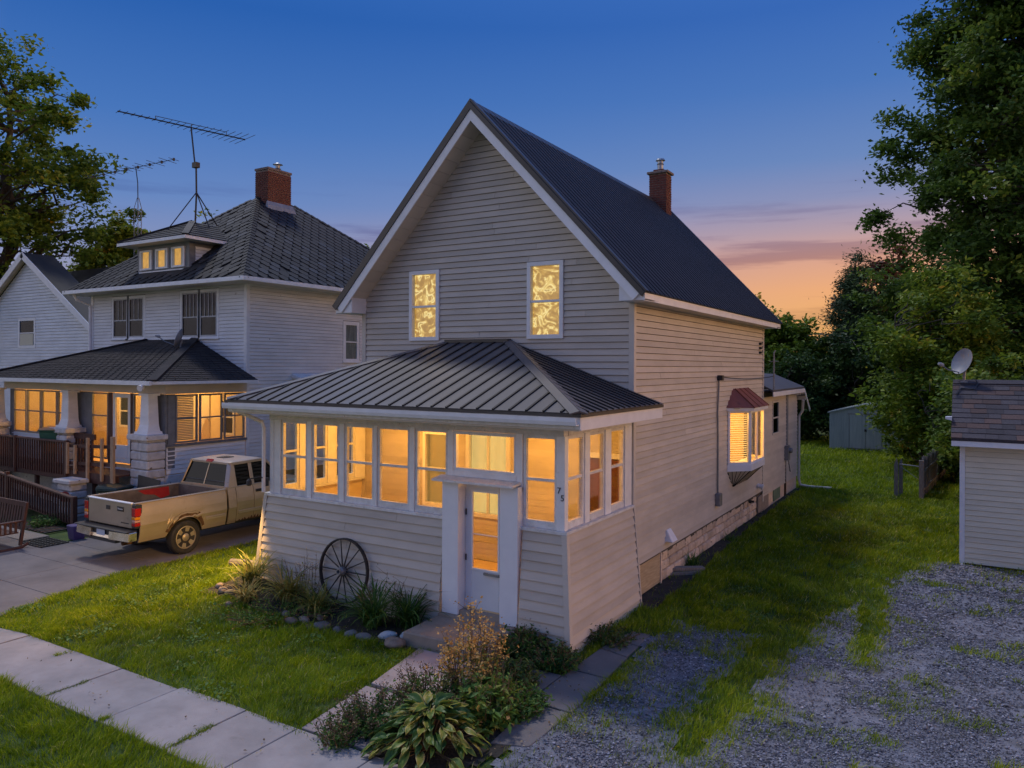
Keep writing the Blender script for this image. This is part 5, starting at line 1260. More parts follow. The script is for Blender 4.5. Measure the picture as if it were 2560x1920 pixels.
# ramp with its sloping balustrade
rampt = thing('ramp', 'dark timber ramp with sloping baluster railing beside the driveway', 'ramp', (-22.8, 11, GZ))
ry = 10.75; rz = lambda x: .57+(-19.75-x)*.098
for k in range(30):
    q = MB(); x = -19.95-k*.2; z = rz(x)-.72; q.hexa([(x-.19, ry+.03, z+.02), (x, ry+.03, z), (x, 11.48, z), (x-.19, 11.48, z+.02), (x-.19, ry+.03, z+.05), (x, ry+.03, z+.03), (x, 11.48, z+.03), (x-.19, 11.48, z+.05)]); q.build('ramp_board', M_gwood, rampt)
q = MB(); q.bar((-26.4, ry, rz(-26.4)), (-19.75, ry, rz(-19.75)), .11, .05); q.build('hand_rail', M_dwood, rampt, bevel=.008)
q = MB(); q.bar((-26.4, ry, rz(-26.4)-.1), (-19.75, ry, rz(-19.75)-.1), .035, .08); q.build('top_rail', M_dwood, rampt)
q = MB(); q.bar((-26.4, ry, rz(-26.4)-.66), (-19.75, ry, rz(-19.75)-.66), .04, .09); q.build('bottom_rail', M_dwood, rampt)
bal = MB(); bal.box(-.018, .018, -.018, .018, 0, .66); bme = bal.mesh('baluster')
for k in range(50): link('baluster', bme, M_dwood, rampt, loc=(-26.3+k*.13, ry-.03, rz(-26.3+k*.13)-.68))
q = MB(); q.box(-19.80, -19.66, ry-.07, ry+.05, GZ, .62); q.build('newel_post', M_dwood, rampt, bevel=.01)
q = MB(); q.box(-23.2, -23.1, ry-.05, ry+.05, GZ, 1.0); q.build('newel_post', M_dwood, rampt)
# old stone pier standing free
pier = thing('stone_pier', 'short white painted stone pier with flat cap between ramp and pickup', 'pier', (-20.75, 11.4, GZ))
zz = GZ
for k in range(5):
    q = MB(); j = lambda: random.uniform(-.02, .02); q.box(-21.08+j(), -20.42+j(), 11.02+j(), 11.48, zz+.004, zz+.2); q.build('block', M_wstone, pier, bevel=.035); zz += .205
q = MB(); q.box(-21.16, -20.34, 10.94, 11.485, zz+.002, zz+.11); q.build('cap', M_wstone, pier, bevel=.02)
q = MB(); q.lathe((-20.6, 10.97, .5), (.5, -.8, .1), [(.14, 0), (.14, .02), (.05, .025)], 16)
tag(q.build('red_disc', mat('faded_red_paint', (.30, .02, .02), (.36, .04, .03), .5, 4)), 'faded red disc hanging on the stone pier', 'disc')
def bin_(name, label, c, yaw, mb_, ml, h=1.1, s=.5, grp='wheeled rubbish bins'):
    t = thing(name, label, 'rubbish bin', c, grp); cx_, cy_, cz_ = c
    def rot(x, y, z): return (cx_+x*math.cos(yaw)-y*math.sin(yaw), cy_+x*math.sin(yaw)+y*math.cos(yaw), cz_+z)
    a, b = s*.40, s*.52
    q = MB(); q.hexa([rot(-a, -a, .05), rot(a, -a, .05), rot(a, a, .05), rot(-a, a, .05), rot(-b, -b, h*.88), rot(b, -b, h*.88), rot(b, b*1.1, h*.88), rot(-b, b*1.1, h*.88)]); q.build('body', mb_, t, bevel=.02)
    q = MB(); w = b+.025; q.hexa([rot(-w, -w, h*.88), rot(w, -w, h*.88), rot(w, w, h*.88), rot(-w, w, h*.88), rot(-w, -w, h*.915), rot(w, -w, h*.915), rot(w, w, h*.915), rot(-w, w, h*.915)]); q.build('rim', mb_, t, bevel=.01)
    q = MB(); q.hexa([rot(-w, -w-.02, h*.917), rot(w, -w-.02, h*.917), rot(w, w, h*.917), rot(-w, w, h*.917), rot(-w*.9, -w*.9, h*.96), rot(w*.9, -w*.9, h*.96), rot(w*.9, w*.9, h), rot(-w*.9, w*.9, h)]); q.build('lid', ml, t, bevel=.015)
    for sx in (-1, 1):
        q = MB(); p = Vector(rot(sx*a, a+.02, .1)); q.lathe(p, Vector(rot(1, 0, 0))-Vector(rot(0, 0, 0)), [(.09, -.03), (.09, .03)], 14); q.build('wheel', M_dark, t)
    q = MB(); q.tube([rot(-b*.7, b+.06, h*.95), rot(b*.7, b+.06, h*.95)], .018, 6); q.build('handle', mb_, t)
bin_('wheeled_bin', 'green wheeled bin with tan lid standing on the timber deck', (-23.2, 12.02, 1.07), .5, M_green, M_lid, 1.12, .52)
bin_('wheeled_bin', 'dark green bin with black lid on the ground behind the pickup bed', (-19.05, 11.42, GZ), 1.9, M_dgreen, M_dgreen, 1.1, .58)
q = MB(); q.hexa([(-18.72, 11.78, .05), (-17.78, 11.78, .05), (-17.78, 11.82, .05), (-18.72, 11.82, .05), (-18.72, 11.86, 1.12), (-17.78, 11.86, 1.05), (-17.78, 11.88, 1.05), (-18.72, 11.88, 1.12)])
tag(q.build('black_board', M_dark), 'black board leaning against the white stone pier behind the pickup', 'board')
q = MB(); c = Vector((-18.42, 10.1, GZ)); q.hexa([c+Vector(p) for p in ((-.13, -.13, 0), (.13, -.13, 0), (.13, .13, 0), (-.13, .13, 0), (-.17, -.17, .36), (.17, -.17, .36), (.17, .17, .36), (-.17, .17, .36))])
tag(q.build('purple_tub', M_purple, None, bevel=.02), 'small purple plastic tub by the ramp post', 'tub')
bench = thing('garden_bench', 'red-brown slatted wooden bench at the edge of the concrete driveway', 'bench', (-19.3, 8.6, GZ))
bx0, bx1, by0, by1 = -20.1, -18.55, 8.3, 8.92
for x in (bx0, bx1):
    q = MB(); q.hexa([(x-.04, by1-.06, GZ+.08), (x+.04, by1-.06, GZ+.08), (x+.04, by1, GZ+.08), (x-.04, by1, GZ+.08), (x-.04, by1+.08, .85), (x+.04, by1+.08, .85), (x+.04, by1+.14, .85), (x-.04, by1+.14, .85)]); q.build('back_leg', M_dwood, bench, bevel=.008)
    q = MB(); q.box(x-.04, x+.04, by0, by0+.07, GZ+.08, .42); q.build('front_leg', M_dwood, bench, bevel=.008)
    q = MB(); q.box(x-.055, x+.055, by0-.05, by1+.06, .42, .455); q.build('arm', M_dwood, bench, bevel=.008)
    for k in range(4):
        q = MB(); y = by0+.14+k*.11; q.box(x-.012, x+.012, y, y+.05, .18, .42); q.build('arm_slat', M_dwood, bench)
    q = MB(); q.tube([(x, by0-.14, GZ+.10), (x, by0, GZ+.03), (x, (by0+by1)/2, GZ+.02), (x, by1, GZ+.035), (x, by1+.14, GZ+.1)], .035, 6); q.build('rocker', M_dwood, bench)
for k in range(6):
    q = MB(); y = by0+.02+k*.095; q.box(bx0+.04, bx1-.04, y, y+.08, .155, .18); q.build('seat_slat', M_dwood, bench)
q = MB(); q.box(bx0+.04, bx1-.04, by1+.085, by1+.125, .74, .85); q.build('back_rail', M_dwood, bench)
q = MB(); q.box(bx0+.04, bx1-.04, by1+.02, by1+.06, .22, .3); q.build('back_rail', M_dwood, bench)
for k in range(12):
    q = MB(); x = bx0+.1+k*.12; q.hexa([(x, by1+.03, .3), (x+.07, by1+.03, .3), (x+.07, by1+.05, .3), (x, by1+.05, .3), (x, by1+.09, .74), (x+.07, by1+.09, .74), (x+.07, by1+.11, .74), (x, by1+.11, .74)]); q.build('back_slat', M_dwood, bench)
q = MB()
for k in range(9): q.box(-19.15+k*.12, -19.12+k*.12, 9.15, 9.78, GZ+.02, GZ+.04)
for k in range(6): q.box(-19.15, -18.16, 9.15+k*.12, 9.18+k*.12, GZ+.018, GZ+.036)
tag(q.build('lattice_mat', M_dark), 'black lattice rubber mat lying on the concrete', 'mat')
gr = thing('wooden_grating', 'dark slatted grating lying flat beside the ramp', 'grating', (-20.6, 10.2, GZ))
for k in range(14):
    q = MB(); x = -21.6+k*.15; q.box(x, x+.07, 9.95, 10.55, GZ+.02, GZ+.05); q.build('slat', M_dark if k % 2 else M_dwood, gr)

# ================================================================== RIGHT SIDE: garage, fence, shed
gar = thing('garage', 'cream sided garage with shingle roof at the right edge', 'garage', (1.6, 20, 0))
GX0, GX1, GY, GYB = -.08, 3.3, 18.1, 21.5
mb = MB(); mb.box(GX0+.02, GX1, GY+.02, GYB, 0, 2.5); mb.build('wall', M_lapshade, gar)
GP = wallP(0, GY, 1, 0, 0, -1); GL = wallP(GX0, 0, 0, 1, -1, 0)
lap(gar, M_cream, GP, .03, 2.48, .11, lambda z: GX0+.06, lambda z: GX1, t0=.022, gap=.006)
lap(gar, M_cream, GL, .03, 2.48, .11, lambda z: GY+.06, lambda z: GYB, t0=.022, gap=.006, stuff='siding')
q = MB(); q.box(GX0-.03, GX0+.06, GY-.035, GY-.02, .02, 2.5); q.box(GX0-.035, GX0-.02, GY-.034, GY+.06, .02, 2.5); q.build('corner_post', M_white, gar)
q = MB(); q.box(-.26, 3.5, GY-.33, GY-.30, 2.46, 2.62); q.build('fascia', M_trim, gar); q = MB(); q.box(-.26, 3.5, GY-.30, GY-.0, 2.47, 2.49); q.build('soffit', M_trim, gar)
ga, gb = Vector((-.26, GY-.34, 2.62)), Vector((-.26, 19.9, 3.74)); sl_ = (gb-ga).normalized(); gn = Vector((1, 0, 0)).cross(sl_)
q = MB(); q.prism([ga, gb, gb+Vector((0, 2.05, -1.12)), gb+Vector((0, 2.05, -1.17)), gb-Vector((0, 0, .05)), ga-Vector((0, 0, .05))], (3.7, 0, 0)); q.build('roof_deck', M_gsh, gar)
rows = 12; gl_ = (gb-ga).length/rows
for r in range(rows):
    x = -.27; 
    while x < 1.9:
        w = random.choice([.22, .3, .34, .4]) ; w = min(w, 1.95-x)
        if x < -.2: w = random.uniform(.12, .4)
        h = random.choice([.016, .022]); a = ga+sl_*(r*gl_); b = ga+sl_*min((r+1)*gl_+.03, rows*gl_)
        q = MB(); X = lambda p, xx, o: Vector((xx, p.y, p.z))+gn*o
        q.hexa([X(a, x+.003, 0), X(a, x+w-.003, 0), X(b, x+w-.003, 0), X(b, x+.003, 0), X(a, x+.003, h), X(a, x+w-.003, h), X(b, x+w-.003, .005), X(b, x+.003, .005)])
        q.build('shingle', random.choice([M_gsh, M_gsh, M_gsh2]), gar); x += w
q = MB(); q.bar(gb+Vector((0, -.06, 0)), gb+Vector((3.7, -.06, 0)), .18, .02, gn); q.build('ridge_cap', M_gsh, gar)
q = MB(); q.tube([Vector((.18, 19.83, 3.78)), Vector((.22, 19.75, 3.70)), Vector((.15, 19.5, 3.58)), Vector((-.1, 19.55, 3.6)), Vector((-.2, 19.3, 3.47))], .012, 6); q.build('aerial_cable', M_dark, gar)
q = MB(); q.hexa([(-.38, 18.2, 2.98), (-.26, 18.2, 2.95), (-.26, 18.5, 2.95), (-.38, 18.5, 2.98), (-.38, 18.2, 3.02), (-.26, 18.2, 3.03), (-.26, 18.5, 3.03), (-.38, 18.5, 3.02)]); q.build('rake_end', M_trim, gar)
dish('satellite_dish', 'grey satellite dish on a mast on the garage roof ridge', (-.05, 19.86, 3.76), (-.62, -.7, .35), (-.45, -.45, -.05), .42, .62)
# picket fence running back, and what is left of its gate
fence = thing('picket_fence', 'weathered grey picket fence running back beside the garage', 'fence', (-1.05, 30, 0))
pk_ = MB(); pk_.prism([(-.05, -.01, 0), (.05, -.01, 0), (.05, -.01, 1.18), (.02, -.01, 1.27), (-.02, -.01, 1.27), (-.05, -.01, 1.18)], (0, .02, 0)); pme = pk_.mesh('picket')
for k in range(78):
    if k in (20, 21, 41, 42, 43): continue
    f = k/77; link('picket', pme, M_gwood, fence, loc=(-1.16+.5*f+random.uniform(-.015, .015), 26.4+7.0*f, random.uniform(-.06, .02)), rot=(random.uniform(-.03, .03), random.uniform(-.04, .04), math.pi/2+random.uniform(-.08, .08)))
for z in (.3, .85):
    q = MB(); q.bar((-1.12, 26.4, z), (-.62, 33.4, z), .04, .08); q.build('fence_rail', M_gwood, fence)
q = MB(); q.box(-1.24, -1.11, 26.2, 26.33, -.1, 1.2); q.build('fence_post', M_gwood, fence)
gate = thing('gate_remnant', 'two weathered grey gate boards joined to the fence by a thin bar', 'gate', (-1.8, 26.5, 0))
for (x, y) in ((-1.88, 26.45), (-1.76, 26.6)):
    q = MB(); q.prism([(x-.06, y, -.05), (x+.06, y, -.05), (x+.05, y, 1.05), (x+.01, y, 1.22), (x-.06, y, 1.0)], (0, .03, 0)); q.build('picket', M_gwood, gate)
q = MB(); q.tube([(-1.78, 26.55, 1.02), (-1.2, 26.35, 1.0)], .018, 6); q.tube([(-1.76, 26.52, .95), (-1.25, 26.35, .6)], .008, 5); q.build('gate_bar', M_grey, gate)
shed = thing('garden_shed', 'pale blue steel garden shed half hidden by the bushy tree', 'shed', (-4.1, 41.5, 0))
sx0, sx1, sy = -5.85, -2.55, 40.3
q = MB(); q.box(sx0, sx1, sy+.02, sy+2.6, 0, 1.8); q.build('wall', M_shed, shed)
xs_ = np.linspace(sx0, sx1, 31)
q = MB()
for a, b in zip(xs_[:-1], xs_[1:]): q.box(a+.012, b-.012, sy, sy+.019, .05, 1.78)
q.build('wall_ribs', M_shed, shed, stuff=True)
for (a, b) in ((-4.92, -4.22), (-4.2, -3.5)):
    q = MB(); q.box(a, b, sy-.035, sy-.003, .08, 1.74); d_ = q.build('door', M_shed, shed, bevel=.008)
    for k in range(4): 
        r_ = MB(); r_.box(a+.08+k*.15, a+.16+k*.15, sy-.042, sy-.036, .12, 1.7); r_.build('door_rib', M_shed, d_)
q = MB(); q.box(-4.26, -4.16, sy-.06, sy-.036, .92, 1.04); q.build('door_latch', M_dark, shed)
q = MB(); q.box(-5.0, -3.42, sy-.045, sy-.002, 1.745, 1.79); q.box(-4.935, -4.925, sy-.04, sy-.002, .05, 1.745); q.build('door_track', M_grey, shed)
q = MB(); q.prism([(sx0-.08, sy-.06, 1.78), (-4.2, sy-.06, 2.22), (sx1+.08, sy-.06, 1.78), (sx1+.08, sy-.06, 1.84), (-4.2, sy-.06, 2.28), (sx0-.08, sy-.06, 1.84)], (0, 2.8, 0)); q.build('roof', M_shed, shed)
q = MB(); q.prism([(sx0, sy, 1.8), (sx1, sy, 1.8), (-4.2, sy, 2.21)], (0, .02, 0)); q.build('gable', M_shed, shed)
ob = thing('outbuilding', 'low building with blue-grey metal roof beyond the rear trees', 'building', (-10, 63, 0))
q = MB(); q.box(-14, -6.5, 60.5, 67, 0, 3.4); q.build('wall', M_nsidw, ob)
q = MB(); q.prism([(-14.3, 60, 3.35), (-14.3, 63.7, 4.75), (-14.3, 67.4, 3.35), (-14.3, 67.4, 3.25), (-14.3, 63.7, 4.6), (-14.3, 60, 3.25)], (8.2, 0, 0)); q.build('roof', M_galv, ob)
pole = thing('utility_pole', 'thin grey utility pole beyond the house roof', 'utility pole', (-9.6, 56, 0))
q = MB(); q.tube([(-9.6, 56, 0), (-9.6, 56, 6.9)], [.13, .09], 8); q.build('shaft', M_gwood, pole)
q = MB(); q.bar((-10.6, 56, 6.4), (-8.6, 56, 6.4), .1, .1); q.build('cross_arm', M_gwood, pole)
wires = thing('power_line', 'dark overhead wires crossing in front of the rear trees', 'power line', (0, 45, 6))
for (p0, p1, sag) in (((-10.4, 56, 6.45), (24, 40, 6.9), .8), ((-8.8, 56, 6.45), (24, 40.5, 6.5), .9), ((-9.6, 56, 5.8), (24, 36, 5.6), .6)):
    p0, p1 = Vector(p0), Vector(p1); q = MB(); q.tube([p0.lerp(p1, t)-Vector((0, 0, sag*4*t*(1-t))) for t in np.linspace(0, 1, 17)], .014, 5); q.build('wire', M_dark, wires)
# mast and cable at the rear corner of the house
q = MB(); q.tube([(-4.62, 21.8, 3.3), (-4.62, 21.8, 4.45), (-4.58, 21.82, 4.52)], .022, 6); q.box(-4.75, -4.5, 21.79, 21.81, 4.2, 4.22); q.build('service_mast', M_grey, house)
q = MB(); a, b = Vector((-4.76, 17.12, 3.82)), Vector((-4.62, 21.8, 3.8)); q.tube([a.lerp(b, t)-Vector((0, 0, .06*4*t*(1-t))) for t in np.linspace(0, 1, 9)], .011, 5); q.build('overhead_cable', M_dark, house)

# ================================================================== SMALL THINGS BY THE HOUSE
whl = thing('wagon_wheel', 'old black iron wagon wheel leaning on the porch skirt', 'wheel', (-8.9, 9.22, 0))
wc = Vector((-8.92, 9.31, .60)); wn = Vector((0, -1, .1)).normalized(); wu = Vector((1, 0, 0)); wv = wn.cross(wu).normalized()
ringp = lambda r, t, o=0: wc+(wu*math.cos(t)+wv*math.sin(t))*r+wn*o
q = MB(); sec = [(.515, -.03), (.54, -.03), (.54, .03), (.515, .03)]; rows = []
for k in range(41):
    t = 2*math.pi*k/40; rows.append([ringp(r, t, o) for r, o in sec]+[ringp(*((sec[0][0], t, sec[0][1])))])
q.grid(rows); q.build('rim', M_iron, whl)
q = MB(); q.lathe(wc-wn*.04, wn, [(.06, 0), (.07, .03), (.075, .06), (.075, .12), (.05, .15), (.05, .17), (.032, .17), (.032, .10)], 18); q.build('hub', M_grey, whl)
for k in range(14):
    t = 2*math.pi*k/14; q = MB(); q.tube([ringp(.06, t, .02), ringp(.52, t, 0)], [.013, .009], 6); q.build('spoke', M_iron, whl)
q = MB(); q.tube([(-12.32, 9.75, hz(-12.2, 9.75)+.09), (-11.9, 9.8, hz(-11.9, 9.8)+.08), (-11.3, 9.85, hz(-11.4, 9.8)+.06)], [.075, .07, .07], 9)
tag(q.build('log', M_gwood), 'pale weathered log on the grass at the porch corner', 'log')
for k, (a, b, z, lab) in enumerate((((-5.0, 14.0, .03), (-4.45, 14.5, .03), 0, 'lowest weathered plank of the small pile by the foundation'), ((-5.02, 14.25, .03), (-4.5, 14.75, .03), 0, 'weathered plank lying furthest back in the small pile by the foundation'), ((-5.05, 14.1, .10), (-4.42, 14.62, .085), 0, 'weathered plank on top of the small pile by the foundation'))):
    q = MB(); q.bar(a, b, .16, .05); tag(q.build('plank', M_gwood), lab, 'plank', 'planks by the foundation')
# ================================================================== GROUND
def vn(x, y, s, seed=0):
    """Smooth value noise on numpy arrays, 0..1."""
    r = np.random.default_rng(seed); T = r.random((256, 256))
    x = np.asarray(x)/s; y = np.asarray(y)/s; xi = np.floor(x).astype(int); yi = np.floor(y).astype(int); fx_ = x-xi; fy_ = y-yi
    fx_ = fx_*fx_*(3-2*fx_); fy_ = fy_*fy_*(3-2*fy_); g = lambda i, j: T[i & 255, j & 255]
    return (g(xi, yi)*(1-fx_)+g(xi+1, yi)*fx_)*(1-fy_)+(g(xi, yi+1)*(1-fx_)+g(xi+1, yi+1)*fx_)*fy_
def fbm(x, y, s, seed=0, o=4):
    t = 0; a = .5; n = 0
    for k in range(o): t = t+a*vn(x, y, s/2**k, seed+k); n += a; a *= .55
    return t/n
def sheet(name, xs, ys, zf, m, keep=None, kind='structure'):
    X, Y = np.meshgrid(xs, ys, indexing='ij'); Z = zf(X, Y); nx, ny = X.shape
    V = np.stack([X, Y, Z], -1).reshape(-1, 3); I = np.arange(nx*ny).reshape(nx, ny)
    Q = np.stack([I[:-1, :-1], I[1:, :-1], I[1:, 1:], I[:-1, 1:]], -1).reshape(-1, 4)
    if keep is not None:
        k = keep((X[:-1, :-1]+X[1:, 1:])/2, (Y[:-1, :-1]+Y[1:, 1:])/2).reshape(-1); Q = Q[k]
        u, inv = np.unique(Q, return_inverse=True); V = V[u]; Q = inv.reshape(-1, 4)
    me = np_mesh(name, V, Q.ravel(), np.full(len(Q), 4)); me.shade_smooth(); me.materials.append(m)
    o = bpy.data.objects.new(name, me); col.objects.link(o); o['kind'] = kind; OFF[o.name] = Vector((0, 0, 0)); return o
M_turf = mat('turf', (.03, .06, .008), (.07, .11, .018), .95, 1.4, bump=.8, bscale=30, spots=((.07, .055, .03), 1.1, .62, .12))
def coords(a, b, fine, far, far_n=14):
    c = np.arange(a, b+1e-6, fine); g = np.geomspace(1, far, far_n); return np.concatenate([a-g[::-1], c, b+g])
def ground_z(x, y): return hh(x, y)-.012+(fbm(x, y, 3, 3)-.5)*.02*(np.hypot(x+5, y-15) < 40)
ground = sheet('ground', coords(-34, 10, .4, 900), coords(-2, 46, .4, 900), ground_z, M_turf)
def boxmask(x, y, x0, x1, y0, y1): return (x > x0) & (x < x1) & (y > y0) & (y < y1)
# gravel: tyre tracks running in from the street and the parking patch by the garage
def gravel_f(x, y):
    n = (fbm(x, y, 1.3, 21)-.5)*2.0+(fbm(x, y, .3, 31)-.5)*1.0
    lot = np.minimum((x-np.interp(y, [0, 7, 10.5, 13.2, 16, 17.8], [-2.2, -2.15, -2.05, -1.55, -1.05, -.4]))*1.4, (18.0-y)*1.5)
    tongue = 1-np.hypot((x+1.28+.05*(y-13))/.26, (y-13.4)/2.6); lot = np.minimum(lot, -tongue*1.2)
    strip = np.minimum(np.minimum((x+3.75+.02*(9-y))*1.6, (-2.85-x)*1.6), (11.3-y)*1.2)
    low = np.minimum((7.2-y)*1.0, (x+3.4)*1.0)
    return np.maximum(np.maximum(lot, strip), low)+n*.45
M_gravel = mat('pale_gravel', (.12, .12, .14), (.23, .23, .265), .95, 9, bump=1.0, bscale=60, spots=((.10, .095, .08), 2.2, .55, .12))
gravel = sheet('gravel_drive', np.arange(-4.4, 8, .07), np.arange(-2, 18.2, .07), lambda x, y: hh(x, y)+.006+(fbm(x, y, .5, 5)-.5)*.03, M_gravel, lambda x, y: (gravel_f(x, y) > -.32) & ~((y > 17.95) & (x > -.2)))
# concrete driveway next door, in slabs
drv = bpy.data.objects.new('driveway', None); col.objects.link(drv); drv['kind'] = 'structure'; OFF['driveway'] = Vector((0, 0, 0))
edge = lambda y: float(np.interp(y, [-2, 5.9, 6.3, 7.5, 8.9, 10.7, 30], [-13.2, -13.6, -13.85, -14.3, -14.72, -14.62, -14.55]))
def slab(parent, corners, z, m, name='slab', thick=.1, bev=.006):
    q = MB(); b = [(x, y, hz(x, y)+z-thick) for x, y in corners]; t = [(x, y, hz(x, y)+z) for x, y in corners]; q.hexa(b+t); return q.build(name, m, parent, bevel=bev)
ys_ = [5.9, 7.4, 8.72, 9.78, 11.6, 13.4, 15.2, 17, 19, 22]
for a, b in zip(ys_[:-1], ys_[1:]):
    xm = -16.1
    slab(drv, [(xm+.006, a+.006), (edge(a), a+.006), (edge(b), b-.006), (xm+.006, b-.006)], .012, M_concd)
    slab(drv, [(-18.3, a+.006), (xm-.006, a+.006), (xm-.006, b-.006), (-18.3, b-.006)], .012, M_concd)
for (c) in ([(-20.0, 5.9), (-18.312, 5.9), (-18.312, 7.6), (-20.0, 7.6)], [(-20.0, 7.612), (-18.312, 7.612), (-18.312, 9.3), (-20.0, 9.3)], [(-22.5, 5.9), (-20.012, 5.9), (-20.012, 9.9), (-22.5, 9.9)]): slab(drv, c, .01, M_concd)
slab(drv, [(-21.0, 9.32), (-19.3, 9.32), (-19.3, 9.92), (-21.0, 9.92)], .02, M_gwood, 'board')
# public sidewalk
sw = bpy.data.objects.new('sidewalk', None); col.objects.link(sw); sw['kind'] = 'structure'; OFF['sidewalk'] = Vector((0, 0, 0))
joints = [-22, -20.2, -18.4, -16.6, -15.2, -14.1, -13.0, -11.88, -10.72, -9.55, -8.36, -7.17, -6.33, -5.2, -4.0, -2.8, -1.6, -.4]
for i, (a, b) in enumerate(zip(joints[:-1], joints[1:])):
    y0 = 4.83; y1 = 5.84+(.06 if a > -8.5 else 0)
    slab(sw, [(a+.007, y0), (b-.007, y0+.005), (b-.007, y1), (a+.007, y1)], .018+random.uniform(-.004, .006), M_conc)
# front walk and side path
wk = bpy.data.objects.new('front_walk', None); col.objects.link(wk); wk['kind'] = 'structure'; OFF['front_walk'] = Vector((0, 0, 0))
M_pink = mat('pinkish_concrete', (.29, .235, .225), (.37, .305, .295), .88, 2.5, bump=.25, bscale=90, spots=((.24, .19, .17), 3, .6, .15))
slab(wk, [(-6.30, 5.93), (-5.3, 5.95), (-5.38, 7.16), (-6.44, 7.13)], .024, M_pink); slab(wk, [(-6.42, 7.20), (-5.36, 7.23), (-5.5, 8.46), (-6.64, 8.44)], .036, M_pink)
slab(wk, [(-5.5, 8.02), (-4.52, 7.96), (-4.50, 8.72), (-5.52, 8.74)], .02, M_concd)
for c in ([(-4.48, 7.86), (-3.92, 7.84), (-3.95, 8.92), (-4.49, 8.94)], [(-4.48, 8.97), (-3.96, 8.95), (-4.0, 9.72), (-4.46, 9.84)], [(-4.46, 9.87), (-4.02, 9.76), (-4.03, 10.2), (-4.42, 10.25)], [(-4.42, 10.28), (-4.03, 10.23), (-4.06, 10.75), (-4.34, 10.72)], [(-4.34, 6.75), (-3.95, 6.9), (-3.91, 7.8), (-4.42, 7.82)]):
    slab(wk, c, .022, M_concd)
# dark bare soil along the foundation and under the plants
def soil_f(x, y):
    a = np.minimum((x+4.9)*3, (-4.42+.0*(y)-x+.25*np.clip((y-12)/8, 0, 1)*-1)*3); a = np.minimum(a, np.minimum(y-11.9, 26.4-y))
    bed = 1-np.maximum(np.abs((x+8.9)/2.35), np.abs((y-8.9)/.55))
    isl = 1-np.hypot((x+4.85)/.75, (y-6.95)/1.35)
    isl2 = 1-np.hypot((x+5.1)/.7, (y-9.05)/.35)
    return np.maximum(np.maximum(a, bed), np.maximum(isl, isl2))+(fbm(x, y, .5, 41)-.5)*.35
soil = sheet('soil', np.arange(-11.8, -3.6, .08), np.arange(5.5, 26.6, .08), lambda x, y: hh(x, y)+.008+(fbm(x, y, .25, 6)-.5)*.03, M_soil, lambda x, y: soil_f(x, y) > 0)

# ------------------------------------------------------------------ grass
M_grass = leafmat('grass_blades', [(0, (.06, .09, .004)), (.35, (.19, .275, .007)), (.65, (.35, .43, .012)), (.86, (.50, .52, .04)), (1, (.62, .55, .24))], .35, .6)
C0 = np.array([0, 0, 4.05])
def visible(x, y, marg=.13):
    r = x*math.cos(YAW)+y*math.sin(YAW); d = -x*math.sin(YAW)+y*math.cos(YAW)
    with np.errstate(divide='ignore', invalid='ignore'): t = r/d
    return (d > 2) & (np.abs(t) < .682+marg)
def on_slab(x, y):
    m = boxmask(x, y, -30, 1, 4.84, 5.84)
    m |= boxmask(x, y, -6.5, -5.35, 5.85, 8.45) & (x > -6.30-.14*(y-5.93)/1.2) & (x < -5.3)
    m |= boxmask(x, y, -5.5, -4.45, 8.0, 8.72) | (boxmask(x, y, -4.46, -3.95, 6.8, 10.7))
    m |= (x < np.interp(y, [-2, 5.9, 6.3, 7.5, 8.9, 10.7, 30], [-13.2, -13.6, -13.85, -14.3, -14.72, -14.62, -14.55])) & (y > 5.8) & (x > -22.5) & (y < 22)
    return m
def built(x, y):
    m = boxmask(x, y, -11.05, -4.75, 9.36, 12.1) | boxmask(x, y, -11, -4.86, 12, 26.6) | boxmask(x, y, -7.0, -5.55, 8.47, 9.5)
    m |= boxmask(x, y, -27.2, -18.4, 11.5, 26) | boxmask(x, y, -.1, 3.4, 18.05, 22) | boxmask(x, y, -5.9, -2.5, 40.2, 43)
    return m
